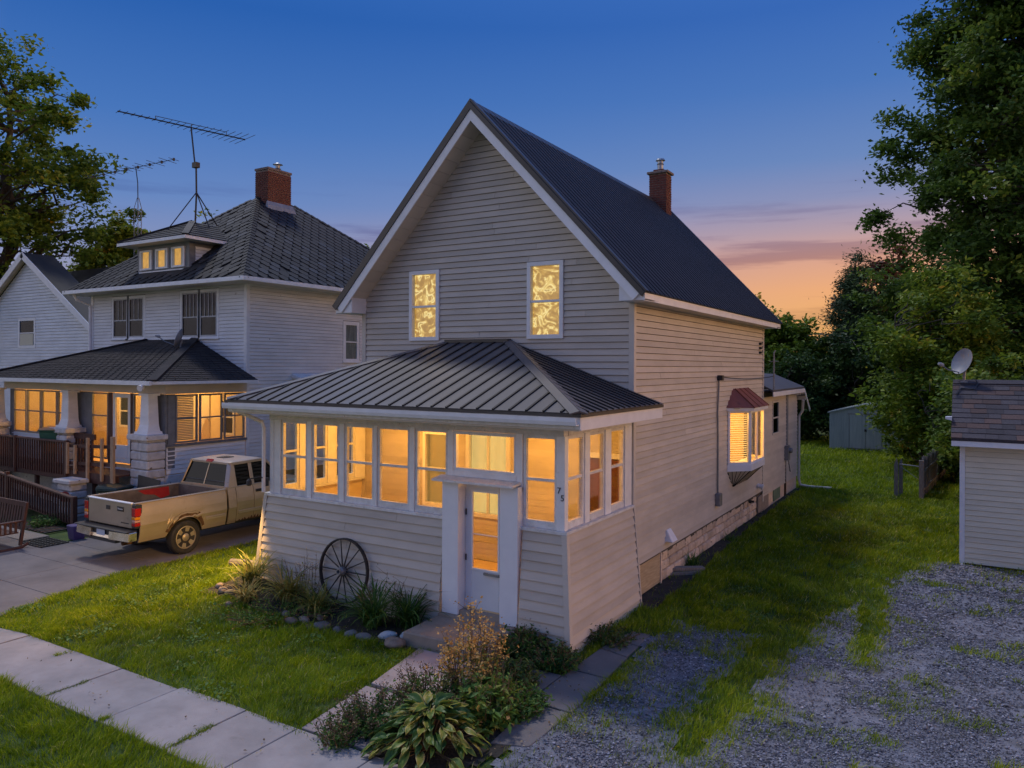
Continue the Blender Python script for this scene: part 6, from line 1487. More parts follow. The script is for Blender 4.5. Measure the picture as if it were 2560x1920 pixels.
def blades(name, x0, x1, y0, y1, dens, hgt, wid, prob, seed, tint_bias=0.0):
    r = np.random.default_rng(seed); A = (x1-x0)*(y1-y0); n = int(A*dens)
    x = r.uniform(x0, x1, n); y = r.uniform(y0, y1, n)
    d = np.hypot(x, y)
    tuft = .35+.95*sstep((fbm(x, y, .16, seed+31, 2)-.3)/.35)
    k = visible(x, y) & (r.random(n) < prob(x, y)*tuft*np.minimum(1, (11/d)**1.5)); x, y, d = x[k], y[k], d[k]; n = len(x)
    far = np.clip(d/11, 1, 4)
    cl = fbm(x, y, .45, seed+2); cl2 = fbm(x, y, 2.2, seed+9)
    h = hgt*(.35+1.3*cl)*r.uniform(.6, 1.35, n)*(1+.15*(far-1)); w = wid*r.uniform(.7, 1.3, n)*far**.9
    a = r.uniform(0, 2*math.pi, n); la = r.uniform(0, 2*math.pi, n)*.6+fbm(x, y, .8, seed+4)*9; lean = h*r.uniform(.25, 1.15, n)
    z = hh(x, y)-.005
    bx, by = np.cos(a)*w/2, np.sin(a)*w/2; lx, ly = np.cos(la)*lean, np.sin(la)*lean
    V = np.empty((n, 5, 3)); 
    V[:, 0] = np.stack([x-bx, y-by, z], 1); V[:, 1] = np.stack([x+bx, y+by, z], 1)
    V[:, 2] = np.stack([x-bx*.8+lx*.35, y-by*.8+ly*.35, z+h*.6], 1); V[:, 3] = np.stack([x+bx*.8+lx*.35, y+by*.8+ly*.35, z+h*.6], 1)
    V[:, 4] = np.stack([x+lx, y+ly, z+h*.95], 1)
    I = np.arange(n)[:, None]*5
    loops = (I+np.array([0, 1, 3, 2, 2, 3, 4])).ravel(); sizes = np.tile([4, 3], n)
    t = np.clip(.06+.62*cl+.4*(cl2-.4)+r.normal(0, .12, n)+tint_bias, 0, .84); dry = r.random(n) < .035; t = np.where(dry, r.uniform(.86, 1, n), t)
    me = np_mesh(name, V.reshape(-1, 3), loops, sizes, np.repeat(t, 5)); me.materials.append(M_grass)
    o = bpy.data.objects.new(name, me); col.objects.link(o); o['kind'] = 'stuff'; o['label'] = 'short lush green lawn grass'; return n
free = lambda x, y: (~on_slab(x, y) & ~built(x, y)).astype(float)
edge_fringe = lambda x, y: np.clip(free(x, y)+.10*((np.abs(y-4.87) < .06) | (np.abs(y-5.82) < .05))*(fbm(x, y, .3, 77) > .5)*(~built(x, y)), 0, 1)
ng = 0
fsoil = lambda x, y: np.where(soil_f(x, y) > .02, .03, 1.0)
ng += blades('front_lawn', -14.9, -5.5, 5.75, 9.45, 3400, .075, .0075, lambda x, y: edge_fringe(x, y)*fsoil(x, y), 100)
ng += blades('side_lawn', -15.2, -11.0, 9.4, 20, 2200, .075, .008, lambda x, y: free(x, y), 105, .06)
ng += blades('verge_grass', -13.5, -4, 2.0, 4.93, 3600, .085, .0075, edge_fringe, 110)
def right_prob(x, y):
    g = gravel_f(x, y); p = 1-sstep((g+.42)/.85); p = np.maximum(p, .14*(fbm(x, y, .5, 61) > .54)*(g < 1.6)+.5*(fbm(x*.6+y*.3, y, .5, 63) > .66))
    thin = np.where(y < 7.4, .45, 1.0)
    return free(x, y)*p*fsoil(x, y)*thin
ng += blades('right_lawn', -4.85, 1.6, 4.6, 27, 2600, .085, .008, right_prob, 120, -.08)
ng += blades('rear_lawn', -14, 6, 26.5, 47, 1500, .09, .009, free, 130, .0)
# weeds in the joints of the sidewalk
def joint_weeds(x, y):
    m = np.zeros_like(x)
    for (jx, a, b) in ((-7.17, 4.9, 5.45), (-9.55, 4.85, 5.4), (-8.36, 4.83, 4.95), (-10.72, 5.6, 5.85)): m = np.maximum(m, np.exp(-((x-jx)/.035)**2)*((y > a) & (y < b)))
    return m
blades('joint_weeds', -11, -6, 4.8, 5.9, 16000, .05, .008, joint_weeds, 140)

# ------------------------------------------------------------------ loose pebbles on the gravel
def pebbles(name, x0, x1, y0, y1, n, size, prob, m, seed):
    r = np.random.default_rng(seed); x = r.uniform(x0, x1, n); y = r.uniform(y0, y1, n); k = visible(x, y) & (r.random(n) < prob(x, y)*np.minimum(1, (9/np.hypot(x, y))**1.3)); x, y = x[k], y[k]; n = len(x)
    o = np.array([[1, 0, 0], [0, 1, 0], [-1, 0, 0], [0, -1, 0], [0, 0, .75], [0, 0, -.6]]); s = size*r.lognormal(0, .35, n)*np.clip(np.hypot(x, y)/10, 1, 2)
    a = r.uniform(0, 6.28, n); V = o[None]*np.stack([s*r.uniform(.8, 1.5, n), s*r.uniform(.7, 1.1, n), s*r.uniform(.5, .9, n)], 1)[:, None]
    V = V*(1+r.uniform(-.25, .25, (n, 6, 1))); c, sn = np.cos(a)[:, None], np.sin(a)[:, None]
    X = V[..., 0]*c-V[..., 1]*sn+x[:, None]; Y = V[..., 0]*sn+V[..., 1]*c+y[:, None]; Z = V[..., 2]+hh(x, y)[:, None]+.012+s[:, None]*.25
    f = np.array([0, 1, 4, 1, 2, 4, 2, 3, 4, 3, 0, 4, 1, 0, 5, 2, 1, 5, 3, 2, 5, 0, 3, 5])
    me = np_mesh(name, np.stack([X, Y, Z], -1).reshape(-1, 3), (np.arange(n)[:, None]*6+f).ravel(), np.full(n*8, 3), np.repeat(r.random(n), 6)); me.materials.append(m)
    ob_ = bpy.data.objects.new(name, me); col.objects.link(ob_); ob_['kind'] = 'stuff'; ob_['label'] = 'loose pale gravel stones'
M_peb = leafmat('gravel_stones', [(0, (.045, .045, .05)), (.4, (.13, .132, .155)), (.8, (.24, .243, .285)), (1, (.46, .46, .52))], 0, .85)
pebbles('gravel', -4.3, 4, 4.5, 18, 300000, .009, lambda x, y: sstep((gravel_f(x, y)+.3)/.5)*(.35+.65*(fbm(x, y, .8, 81) > .42)), M_peb, 200)
M_litter = leafmat('leaf_litter', [(0, (.05, .03, .015)), (.6, (.16, .10, .05)), (1, (.42, .32, .2))], .1, .8)
# ================================================================== PLANTS
def leaf_cloud(name, P, size, m, parent=None, tint=None, seed=0, up=.5, aspect=.5, fold=.25, hang=0.0, stuff=False):
    """Leaf-sized folded faces at points P."""
    r = np.random.default_rng(seed); n = len(P); P = np.asarray(P, float)
    if parent is not None: P = P-np.array(OFF[parent.name])
    d = r.normal(size=(n, 3)); d[:, 2] = d[:, 2]*.55-hang; d /= np.linalg.norm(d, axis=1)[:, None]
    nn = r.normal(size=(n, 3))*(1-up)+np.array([0, 0, up*1.6]); s = np.cross(d, nn); s /= np.linalg.norm(s, axis=1)[:, None]+1e-9
    nn = np.cross(s, d)
    sz = (np.asarray(size)*np.ones(n)*r.uniform(.65, 1.35, n))[:, None]
    a = P-d*sz*.5; b = P+d*sz*.55; l = P+s*sz*aspect*.5+nn*sz*fold*.35-d*sz*.05; q = P-s*sz*aspect*.5+nn*sz*fold*.35-d*sz*.05
    V = np.stack([a, l, b, q], 1).reshape(-1, 3); I = np.arange(n)[:, None]*4
    loops = (I+np.array([0, 1, 2, 0, 2, 3])).ravel()
    if tint is None: tint = r.random(n)
    me = np_mesh(name, V, loops, np.full(n*2, 3), np.repeat(tint, 4)); me.materials.append(m)
    o = link(name, me, None, parent, stuff); return o

def limb(mb, p0, p1, r0, r1, wob, seg, r_, n=7):
    pts = []; p0 = np.array(p0, float); p1 = np.array(p1, float); Ln = np.linalg.norm(p1-p0)
    for k in range(seg+1):
        t = k/seg; p = p0+(p1-p0)*t; p = p+r_.normal(size=3)*wob*Ln*math.sin(math.pi*t)*.5; p[2] += .08*Ln*math.sin(math.pi*t); pts.append(p)
    mb.tube(pts, [r0+(r1-r0)*k/seg for k in range(seg+1)], n); return pts

def tree(name, label, cat, base, cz_, rad, n_cl, per, lsize, m, seed, trunk_r=.25, group=None, up=.45, spread=.32, bare=.0, tint0=.5, centre=None, shape='round', multi=1, flat=.6, aspect=.55, lean=(0, 0), skirt=0.0):
    """rad = crown radii (x,y,z); cz_ = crown centre height; leaf clumps sit at the ends of real limbs."""
    r_ = np.random.default_rng(seed); bx, by, bz = base; t = thing(name, label, cat, base, group)
    cx_, cy_ = centre if centre else (bx, by); C = np.array([cx_, cy_, cz_])
    dirs = r_.normal(size=(n_cl*3, 3)); dirs /= np.linalg.norm(dirs, axis=1)[:, None]
    rr = r_.uniform(.28, 1, len(dirs))**.55
    lump = 1+.30*np.sin(dirs[:, 0]*5+seed)*np.cos(dirs[:, 1]*4+seed*2)+.24*np.sin(dirs[:, 2]*7+seed*3+dirs[:, 0]*4)
    cl = C+dirs*(rr*lump)[:, None]*np.array(rad)
    if shape == 'column':
        zn = np.clip(dirs[:, 2]*rr, -1, 1); h = np.hypot(dirs[:, 0], dirs[:, 1])+1e-6; r0 = np.sqrt(r_.random(len(dirs)))*(1-np.abs(zn)**4*.75)*lump**.6
        cl[:, 0] = cx_+dirs[:, 0]/h*r0*rad[0]; cl[:, 1] = cy_+dirs[:, 1]/h*r0*rad[1]; cl[:, 2] = cz_+r_.uniform(-1, 1, len(dirs))*rad[2]; f = (cl[:, 2]-cz_)/rad[2]
        w = np.where(f > 0, 1-.5*f**2.2, 1-.25*f*f); cl[:, 0] = cx_+(cl[:, 0]-cx_)*w; cl[:, 1] = cy_+(cl[:, 1]-cy_)*w
    if shape == 'cone':
        f = (cl[:, 2]-(cz_-rad[2]))/(2*rad[2]); f = np.clip(f, 0, 1); w = (1.15-f*1.08); cl[:, 0] = cx_+(cl[:, 0]-cx_)*w; cl[:, 1] = cy_+(cl[:, 1]-cy_)*w
    cl = cl[cl[:, 2] > bz+.25][:n_cl]
    cs = r_.uniform(.6, 1.25, len(cl))*spread*min(rad)
    tm = MB(); lo = max(bz+.3, cz_-rad[2]*.85)
    tops = []
    for k in range(multi):
        off = np.array([r_.normal()*.35, r_.normal()*.35, 0]) if multi > 1 else np.zeros(3)
        top = np.array([cx_+off[0]*3, cy_+off[1]*3, cz_+rad[2]*(.55 if shape != 'cone' else .9)])
        tops.append(limb(tm, np.array([bx, by, bz-.1])+off, top, trunk_r/(1+.35*(multi-1)), trunk_r*.2, .06, 9, r_, 10))
    spine = np.concatenate([np.array(p) for p in tops])
    for c in cl:
        if r_.random() < .62:
            h = c[2]-r_.uniform(.15, .5)*np.linalg.norm(c[:2]-C[:2])-.2; ps = spine[np.argmin(np.abs(spine[:, 2]-h)+r_.random(len(spine))*.6)]
            limb(tm, ps, c, max(.018, trunk_r*.2), .012, .18, 5, r_, 5)
    tm.build('trunk', M_bark, t, smooth=True)
    n = r_.integers(int(per*.5), int(per*1.5), len(cl)); idx = np.repeat(np.arange(len(cl)), n); g = r_.normal(size=(len(idx), 3)); g[:, 2] *= flat
    P = cl[idx]+g*cs[idx][:, None]*.62
    if bare: P = P[r_.random(len(P)) > bare]; idx = idx[:len(P)]
    P[:, 2] = np.maximum(P[:, 2], bz+.05)
    ct = r_.normal(0, .16, len(cl)); tint = np.clip(tint0+ct[idx[:len(P)]]+r_.normal(0, .13, len(P)), 0, 1)
    leaf_cloud('crown', P, lsize, m, t, tint, seed, up, aspect)
    return t

G1 = leafmat('maple_leaves', [(0, (0.032, 0.067, 0.014)), (.45, (0.086, 0.158, 0.026)), (.8, (0.176, 0.263, 0.035)), (1, (0.324, 0.336, 0.048))], .3)
G2 = leafmat('bright_tree_leaves', [(0, (0.063, 0.114, 0.015)), (.45, (0.156, 0.239, 0.024)), (.75, (0.298, 0.342, 0.034)), (1, (0.627, 0.388, 0.054))], .35)
G3 = leafmat('deep_green_leaves', [(0, (0.016, 0.037, 0.012)), (.5, (0.043, 0.088, 0.021)), (1, (0.106, 0.167, 0.034))], .25)
G4 = leafmat('spruce_needles', [(0, (0.019, 0.042, 0.023)), (.5, (0.046, 0.091, 0.042)), (1, (0.095, 0.152, 0.067))], .1)
G5 = leafmat('copper_leaves', [(0, (0.056, 0.019, 0.013)), (.5, (0.136, 0.051, 0.029)), (1, (0.256, 0.096, 0.048))], .25)
tree('maple_tree', 'tallest tree, a broad dark green maple rising behind the garage', 'tree', (3.0, 40.4, 0), 12.8, (6.0, 5.4, 12.0), 900, 220, .24, G1, 31, .55, 'trees beyond the rear lawn', multi=3, spread=.135, up=.4, shape='column', tint0=.42)
tree('bushy_tree', 'bright bushy young tree covering the right half of the blue shed', 'tree', (-.9, 34.4, 0), 3.9, (2.5, 2.6, 3.3), 210, 150, .20, G2, 32, .14, 'trees beyond the rear lawn', spread=.21, up=.5, multi=2, tint0=.5)
tree('spruce_tree', 'pointed spruce with upright tips against the orange sky', 'tree', (-6.1, 52, 0), 5.4, (3.6, 3.0, 5.6), 330, 150, .24, G4, 33, .2, 'trees beyond the rear lawn', shape='cone', aspect=.22, up=.1, spread=.2)
tree('copper_tree', 'reddish brown leaved tree behind the bright bushy tree', 'tree', (-5.0, 56, 0), 7.0, (2.4, 2.4, 4.0), 130, 150, .30, G5, 34, .2, 'trees beyond the rear lawn', spread=.25)
tree('broadleaf_tree', 'round topped green tree just right of the house roof corner', 'tree', (-9.6, 47, 0), 4.6, (2.3, 2.2, 2.8), 130, 130, .27, G2, 35, .18, 'trees beyond the rear lawn', spread=.27, tint0=.38)
tree('dark_bush', 'dark shrub filling the gap between rear wing and shed', 'shrub', (-8.2, 43.2, 0), 2.2, (2.3, 1.6, 2.4), 120, 150, .22, G3, 36, .07, 'shrubs behind the shed', multi=3, spread=.3)
tree('dark_bush', 'dark shrub directly behind the blue garden shed', 'shrub', (-5.2, 45.2, 0), 2.9, (2.6, 1.6, 3.0), 140, 150, .24, G3, 37, .07, 'shrubs behind the shed', multi=3, spread=.3)
tree('dark_bush', 'dark tall shrub behind the bushy tree and right of the shed', 'shrub', (-1.0, 43, 0), 3.6, (2.6, 2, 3.7), 160, 150, .24, G3, 38, .07, 'shrubs behind the shed', multi=3, spread=.3)
tree('low_shrub', 'low yellow green shrub at the far end of the picket fence', 'shrub', (-1.7, 36.2, 0), .8, (1.2, .9, .8), 60, 120, .15, G2, 39, .05, 'shrubs behind the garage', multi=3, spread=.3, tint0=.62)
tree('low_shrub', 'green shrub rising just above the garage roof ridge', 'shrub', (1.2, 27.5, 0), 2.1, (1.8, 1.5, 2.2), 110, 140, .17, G2, 40, .06, 'shrubs behind the garage', multi=3, spread=.28, tint0=.35)
tree('low_shrub', 'dark green shrub by the garage wall behind the fence', 'shrub', (.3, 31, 0), 2.0, (1.5, 1.5, 2.1), 110, 140, .18, G1, 41, .06, 'shrubs behind the garage', multi=3, spread=.28)
tree('broadleaf_tree', 'tree in deep shade behind the copper leaved tree', 'tree', (-2.2, 50, 0), 5.2, (3.4, 2.6, 4.6), 170, 130, .30, G1, 42, .2, 'trees beyond the rear lawn', spread=.27)
tree('dark_bush', 'dark hedge like shrub to the right behind the maple trunk', 'shrub', (6.5, 44, 0), 3.0, (5, 2, 3.2), 170, 140, .28, G3, 43, .09, 'shrubs behind the shed', multi=3, spread=.28)
tree('street_maple', 'large green tree reaching in from the left edge', 'tree', (-42.0, 18.4, -.2), 13.4, (5.2, 4.6, 6.4), 170, 170, .26, G2, 51, .5, 'trees behind the left houses', centre=(-40.2, 17.9), spread=.15, tint0=.36, multi=2)
tree('yard_tree', 'smaller tree between the left house and foursquare roof', 'tree', (-38.6, 23.2, -.2), 9.2, (2.2, 2.0, 2.6), 90, 110, .26, G2, 52, .2, 'trees behind the left houses', spread=.24, tint0=.45)
tree('young_tree', 'thin twiggy treetop rising beside the antenna tripod', 'tree', (-39.3, 29.4, -.2), 10.8, (1.2, 1.0, 2.6), 34, 26, .26, G2, 53, .1, 'treetops behind the foursquare house', spread=.3, tint0=.45)
tree('young_tree', 'thin twiggy treetop beyond the foursquare ridge near the tan house', 'tree', (-31.6, 33.4, -.2), 9.4, (2.2, 1.2, 2.7), 60, 24, .26, G2, 54, .12, 'treetops behind the foursquare house', spread=.22, tint0=.4)

# ---- strap leaved clumps, drawn as bent ribbons
def straps(name, label, loc, n, length, width, m, seed, group=None, tint0=.5, arch=1.0, cat='plant', up=1.0, seg=5):
    r_ = np.random.default_rng(seed); x, y = loc; z = hz(x, y); t = thing(name, label, cat, (x, y, z), group)
    V = []; F = []; S = []; T = []
    for k in range(n):
        a = r_.uniform(0, 2*math.pi); Ln = length*r_.uniform(.55, 1.2); d = np.array([math.cos(a), math.sin(a), 0]); s = np.array([-d[1], d[0], 0]); w = width*r_.uniform(.7, 1.3)
        p = np.array([r_.normal()*.06, r_.normal()*.06, 0.0]); el = r_.uniform(.95, 1.5)*up; bend = arch*r_.uniform(.9, 2.2)/seg; base = len(V); tt = np.clip(tint0+r_.normal(0, .17), 0, 1)
        for j in range(seg+1):
            f = j/seg; ww = w*(.75+.5*f)*(1-f**2.5)+.0015
            V += [p-s*ww/2, p+s*ww/2]; T += [tt, tt]; e = el-bend*j; p = p+(d*math.cos(e)+np.array([0, 0, math.sin(e)]))*Ln/seg; p[2] = max(p[2], .01)
        for j in range(seg): F += [base+2*j, base+2*j+1, base+2*j+3, base+2*j+2]; S.append(4)
    me = np_mesh('foliage', np.array(V), F, S, T); me.materials.append(m)
    o = link('foliage', me, None, t, True); o.location = (0, 0, 0)
    return t
SG = leafmat('strap_leaves', [(0, (0.030, 0.075, 0.018)), (.45, (0.083, 0.188, 0.033)), (.75, (0.195, 0.285, 0.045)), (.9, (0.390, 0.330, 0.075)), (1, (0.510, 0.300, 0.105))], .3)
SY = leafmat('dry_strap_leaves', [(0, (0.090, 0.135, 0.030)), (.4, (0.255, 0.270, 0.053)), (.7, (0.450, 0.330, 0.090)), (1, (0.630, 0.405, 0.150))], .3)
gp = 'daylily clumps in the bed under the wagon wheel'
straps('daylily', 'yellow green daylily clump nearest the log at the porch corner', (-10.75, 8.95), 150, .72, .026, SY, 61, gp, .35)
straps('daylily', 'yellowing daylily clump between log and wagon wheel', (-9.75, 8.85), 170, .72, .024, SY, 62, gp, .5)
straps('daylily', 'drooping green daylily clump beside the concrete step', (-7.85, 8.85), 190, .85, .026, SG, 63, gp, .45)
straps('daylily', 'dark daylily clump against the skirt next to the step', (-7.35, 9.1), 140, .85, .024, SG, 64, gp, .2)
straps('daylily', 'thin yellowing daylily tuft right in front of the wagon wheel', (-9.05, 8.8), 120, .6, .022, SY, 65, gp, .4)
straps('daylily', 'short daylily tuft at the lawn edge of the stone ring', (-10.3, 8.45), 90, .42, .024, SY, 66, gp, .6)
straps('grass_tuft', 'green grass tuft beside the plank pile', (-4.75, 14.95), 80, .34, .014, SG, 67, None, .45, arch=.6)
straps('grass_tuft', 'small grass tuft against the middle of the stone foundation', (-4.68, 17.6), 50, .22, .012, SG, 68, None, .4, arch=.6)
# dry stems with seed heads standing in the bed
def stems(name, label, loc, n, h, rad, m, mh, seed, group=None, head=.03, heads=10, cat='plant', lean=.25, leaves=0, lm=None, lsz=.05, hm=.35):
    r_ = np.random.default_rng(seed); x, y = loc; z = hz(x, y); t = thing(name, label, cat, (x, y, z), group); q = MB(); H = []; LP = []
    for k in range(n):
        a = r_.uniform(0, 6.28); rr = rad*math.sqrt(r_.random()); b = np.array([x+math.cos(a)*rr*.6, y+math.sin(a)*rr*.6, z]); hh_ = h*r_.uniform(.65, 1.1)*(1-.35*(rr/rad)**2)
        tp = b+np.array([math.cos(a)*rr*.5+r_.normal()*lean*.3*h, math.sin(a)*rr*.5+r_.normal()*lean*.3*h, hh_]); mid = (b+tp)/2+r_.normal(size=3)*.03*h
        q.tube([b, mid, tp], [.006, .005, .003], 4, cap=False)
        for j in range(3):
            f = r_.uniform(.5, .95); p = b+(tp-b)*f; e = p+np.array([r_.normal()*.09, r_.normal()*.09, r_.uniform(.05, .16)])*h; q.tube([p, e], [.004, .002], 3, cap=False)
            H += [e+r_.normal(size=3)*head*.8 for _ in range(heads//3)]
        H += [tp+r_.normal(size=3)*head*.8*np.array([1, 1, 2]) for _ in range(heads)]
        for j in range(leaves): f = r_.uniform(.1, .8); LP.append(b+(tp-b)*f+r_.normal(size=3)*.05)
    q.build('stems', m, t, stuff=True)
    if heads: leaf_cloud('seed_heads', np.array(H), head, mh, t, None, seed, .2, .7, stuff=True)
    if leaves: leaf_cloud('foliage', np.array(LP), lsz, lm, t, np.clip(r_.normal(hm, .18, len(LP)), 0, 1), seed+1, .4, .4, stuff=True)
    return t
M_stem = mat('brown_stem', (.10, .06, .03), (.2, .13, .06), .8, 9)
GOLD = leafmat('golden_seed_heads', [(0, (0.322, 0.161, 0.040)), (.5, (0.632, 0.356, 0.092)), (1, (0.862, 0.575, 0.207))], .3)
BRN = leafmat('brown_seed_heads', [(0, (0.070, 0.035, 0.025)), (.5, (0.168, 0.098, 0.056)), (1, (0.364, 0.252, 0.126))], .2)
stems('goldenrod', 'tall golden dried plant standing in front of the concrete step', (-5.05, 7.45), 46, 1.12, .32, M_stem, GOLD, 71, None, .035, 16, lean=.22, leaves=16, lm=SY, lsz=.07, hm=.3)
stems('dried_perennial', 'brown dried plant with dark seed heads at the left of the hosta', (-5.6, 6.4), 80, .42, .45, M_stem, BRN, 72, 'dried plants by the front walk', .022, 7, leaves=22, lm=SG, lsz=.06, hm=.3)
stems('dried_perennial', 'brown dried plant with thin stems right behind the hosta', (-5.35, 7.0), 70, .55, .42, M_stem, BRN, 73, 'dried plants by the front walk', .022, 7, leaves=20, lm=SG, lsz=.06, hm=.4)
stems('dried_perennial', 'low brown dried plant closest to the sidewalk joint', (-5.75, 5.95), 46, .28, .3, M_stem, BRN, 74, 'dried plants by the front walk', .02, 6, leaves=18, lm=SG, lsz=.05, hm=.3)
stems('leafy_perennial', 'bright green leafy plant to the right of the golden dried plant', (-4.62, 7.15), 60, .62, .34, M_stem, GOLD, 75, None, .02, 0, leaves=34, lm=SG, lsz=.11, hm=.58)
stems('weed_patch', 'dark tangled weeds in the corner between step and siding', (-5.25, 9.08), 60, .38, .36, M_stem, BRN, 76, 'weeds along the porch base', .02, 3, leaves=40, lm=SG, lsz=.07, hm=.2)
stems('weed_patch', 'dark weeds at the right porch corner under the corner post', (-4.72, 8.95), 60, .3, .34, M_stem, BRN, 77, 'weeds along the porch base', .02, 3, leaves=30, lm=SG, lsz=.06, hm=.2)
stems('weed_patch', 'low weeds along the right porch skirt beside the path slabs', (-4.55, 10.2), 50, .2, .5, M_stem, BRN, 78, 'weeds along the porch base', .018, 3, leaves=30, lm=G3, lsz=.05, hm=.7)
stems('weed_patch', 'low weeds in front of the path slab right of the step', (-4.95, 8.2), 50, .28, .4, M_stem, BRN, 79, 'weeds along the porch base', .018, 3, leaves=34, lm=G3, lsz=.07, hm=.7)
stems('weed_patch', 'creeping weeds spilling onto the lower path slab', (-4.5, 7.6), 60, .22, .36, M_stem, BRN, 80, 'weeds along the porch base', .018, 2, leaves=34, lm=SG, lsz=.07, hm=.35)
stems('dried_perennial', 'thin dry stalks standing against the tan skirt by the wheel', (-9.6, 9.15), 16, .8, .5, M_stem, GOLD, 81, 'dried plants by the front walk', .02, 4, leaves=8, lm=SY, lsz=.05)
stems('dried_perennial', 'thin dark stalks between wagon wheel and step', (-7.9, 9.15), 22, .85, .45, M_stem, BRN, 82, 'dried plants by the front walk', .02, 3, leaves=14, lm=SG, lsz=.05, hm=.25)
stems('ground_cover', 'small leafy ground cover between the stones of the bed', (-9.5, 8.5), 90, .16, 1.0, M_stem, GOLD, 83, None, .02, 2, leaves=24, lm=SG, lsz=.05, hm=.55)
stems('weed_patch', 'green weeds at the foot of the dark ramp railing', (-20.6, 10.55), 40, .3, .5, M_stem, BRN, 84, 'weeds along the porch base', .018, 1, leaves=26, lm=SG, lsz=.08, hm=.4)
# hosta: every leaf an object
HO = leafmat('hosta_leaves', [(0, (0.027, 0.068, 0.019)), (.5, (0.061, 0.136, 0.031)), (.78, (0.150, 0.218, 0.036)), (.92, (0.381, 0.326, 0.059)), (1, (0.571, 0.449, 0.202))], .25, .4)
hosta = thing('hosta', 'large hosta with broad green and yellowing leaves beside the front walk', 'plant', (-4.85, 6.35, 0))
def hosta_leaf(Ln, w, curl, tint, seed):
    r_ = np.random.default_rng(seed); V = []; T = []; ns = 6
    for j in range(ns+1):
        f = j/ns; ww = w*math.sin(math.pi*min(1, f*.93+.07))**.75*(1-.25*f); xx = Ln*f; zz = -curl*Ln*f*f
        for k in (-1, -.5, 0, .5, 1): V.append((xx, k*ww/2, zz+abs(k)*ww*.22+.012*math.sin(6*f+k*3+seed))); T.append(np.clip(tint+(.22 if abs(k) == 1 else 0)+r_.normal(0, .03), 0, 1))
    F = [i for j in range(ns) for k in range(4) for i in (j*5+k, j*5+k+1, j*5+k+6, j*5+k+5)]
    me = np_mesh('leaf', np.array(V), F, [4]*(ns*4), T); me.materials.append(HO); me.shade_smooth(); return me
hl_ = [hosta_leaf(.19, .10, .35, t_, i) for i, t_ in enumerate((.2, .42, .55, .66, .76, .86))]
r_ = np.random.default_rng(9); q = MB()
for k in range(260):
    a = r_.uniform(0, 6.28); f = k/260; el = 1.25*(1-f)+.1; rr = .06+.50*f*r_.uniform(.7, 1.1); p = Vector((-4.85+math.cos(a)*rr, 6.35+math.sin(a)*rr, .08+.34*(1-f**1.6)*r_.uniform(.8, 1.15)))
    link('leaf', hl_[int(r_.integers(0, 6)) if r_.random() > .15 else 5], None, hosta, loc=p, rot=(r_.normal()*.3, -el*.6+r_.uniform(.0, .5), a+r_.normal()*.25)).scale = [r_.uniform(.7, 1.15)]*3
    q.tube([(-4.85, 6.35, 0), p], [.006, .004], 4, cap=False)
q.build('stalks', M_stem, hosta, stuff=True)
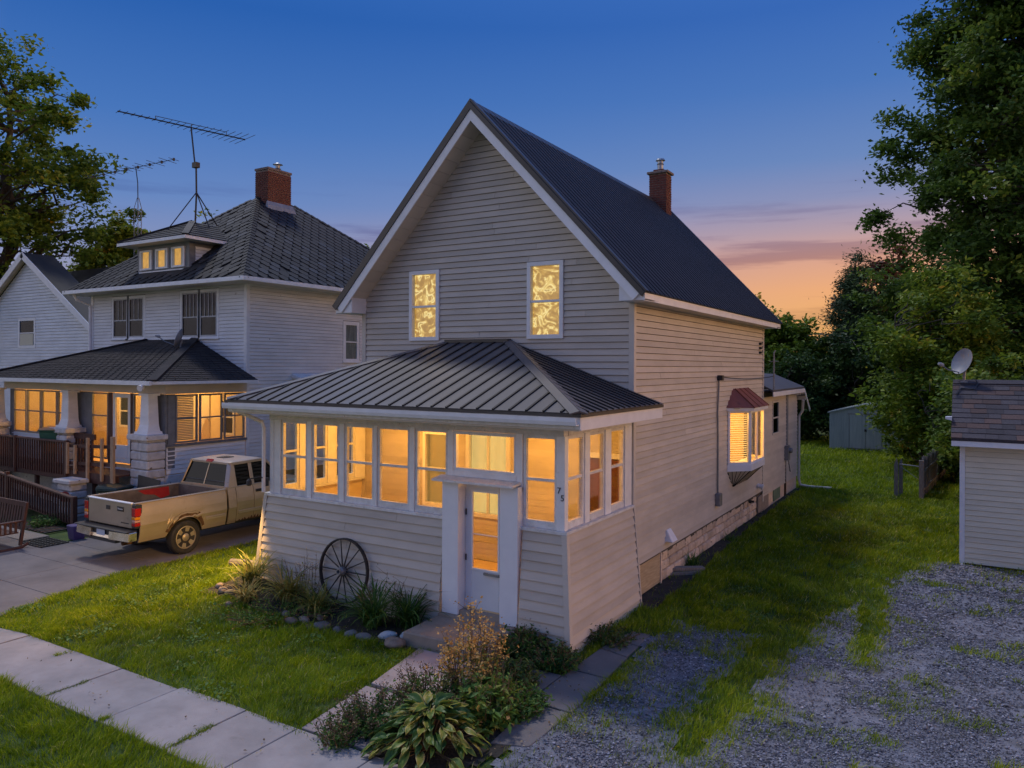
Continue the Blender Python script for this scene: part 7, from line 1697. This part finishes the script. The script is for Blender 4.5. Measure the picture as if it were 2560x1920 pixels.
# stones round the bed, every one its own thing
def rock(label, loc, s, m, seed, flat_=.6):
    r_ = np.random.default_rng(seed); bm = bmesh.new(); bmesh.ops.create_icosphere(bm, subdivisions=2, radius=1)
    ph = r_.uniform(0, 6, 6)
    for v in bm.verts:
        c = v.co; n_ = 1+.16*math.sin(c.x*2.3+ph[0])+.14*math.sin(c.y*2.9+ph[1])+.12*math.sin(c.z*3.1+ph[2]+c.x*2)
        v.co = Vector((c.x*s*1.25*n_, c.y*s*.9*n_, c.z*s*flat_*n_))
    me = bpy.data.meshes.new('stone'); bm.to_mesh(me); bm.free(); me.shade_smooth()
    x, y = loc; o = link('stone', me, m, None, loc=(x, y, hz(x, y)+s*flat_*.55), rot=(0, 0, r_.uniform(0, 6.28))); tag(o, label, 'stone', 'stones edging the bed under the porch')
rocks = [((-7.06, 8.36), .145, M_rock, 'largest rounded tan stone beside the concrete step'), ((-7.58, 8.36), .10, M_rockg, 'grey stone second from the concrete step in the bed edging'),
 ((-7.86, 8.37), .09, M_rockg, 'flat dark grey stone third from the step in the bed edging'), ((-8.15, 8.37), .07, M_rockg, 'small pale grey stone in the middle of the bed edging'), ((-8.43, 8.38), .115, M_rockg, 'wide grey stone in the bed edging in front of the wheel'),
 ((-8.62, 8.28), .065, M_rock, 'small pinkish stone beside the wide grey one'), ((-8.92, 8.42), .085, M_rock, 'rounded tan stone left of the small pinkish one'), ((-9.05, 8.26), .09, M_rock, 'flat tan stone sunk in the lawn edge of the bed'), ((-9.3, 8.42), .09, M_rock, 'brown flat stone at the left half of the bed edging'),
 ((-10.72, 8.48), .085, M_rock, 'tan flat stone lying over its neighbour at the left end of the bed'), ((-10.95, 8.5), .09, M_rock, 'tan stone at the bend of the bed edging'), ((-11.18, 8.62), .075, M_rock, 'outermost brown stone at the left end of the bed'), ((-10.4, 8.2), .06, M_rock, 'small pale stone half sunk in the grass at the bed corner'),
 ((-7.35, 8.62), .10, M_wstone, 'whitish stone among the daylilies near the step'), ((-7.15, 8.75), .08, M_wstone, 'small whitish stone against the side of the step'), ((-9.3, 8.75), .08, M_rock, 'tan stone inside the bed below the wagon wheel'), ((-8.75, 8.62), .07, M_rock, 'reddish tan stone inside the bed right of the wheel base')]
for i, (l_, s_, m_, lab) in enumerate(rocks): rock(lab, l_, s_, m_, 300+i, .62 if i else .68)
# fallen leaves on slabs, soil and gravel
rr_ = np.random.default_rng(5)
P = []
for (x0, x1, y0, y1, n) in ((-6.4, -3.8, 5.0, 9, 120), (-11, -6, 4.85, 5.8, 26), (-4.8, -4.2, 12, 20, 90), (-11, -7, 8.4, 9.3, 120), (-4.5, -2.5, 6, 9, 160), (-17.5, -14.8, 6, 9.5, 24), (-14, -5.6, 5.9, 8.6, 90), (-3.9, -.4, 9, 22, 90)):
    x = rr_.uniform(x0, x1, n); y = rr_.uniform(y0, y1, n); P.append(np.stack([x, y, hh(x, y)+.045], 1))
o = leaf_cloud('leaf_litter', np.concatenate(P), .035, M_litter, None, None, 6, .9, .6, stuff=True); o['label'] = 'scattered dry fallen leaves'

# clover and plantain patches in the lawn, bits of light straw
P = []
for k in range(70):
    x0, y0 = rr_.uniform(-14, -5.6), rr_.uniform(5.9, 9.0)
    if k > 46: x0, y0 = rr_.uniform(-4, -.3), rr_.uniform(10, 24)
    n = int(rr_.integers(12, 60)); x = x0+rr_.normal(0, .12, n); y = y0+rr_.normal(0, .12, n); ok = (~on_slab(x, y)) & (~built(x, y)) & (soil_f(x, y) < 0) & (gravel_f(x, y) < 0); x, y = x[ok], y[ok]
    P.append(np.stack([x, y, hh(x, y)+rr_.uniform(.03, .075, len(x))], 1))
P = np.concatenate(P); o = leaf_cloud('lawn_weeds', P, .045, SG, None, np.clip(rr_.normal(.5, .16, len(P)), 0, .85), 8, .85, .75, stuff=True); o['label'] = 'broad leaved weeds scattered in the lawn'
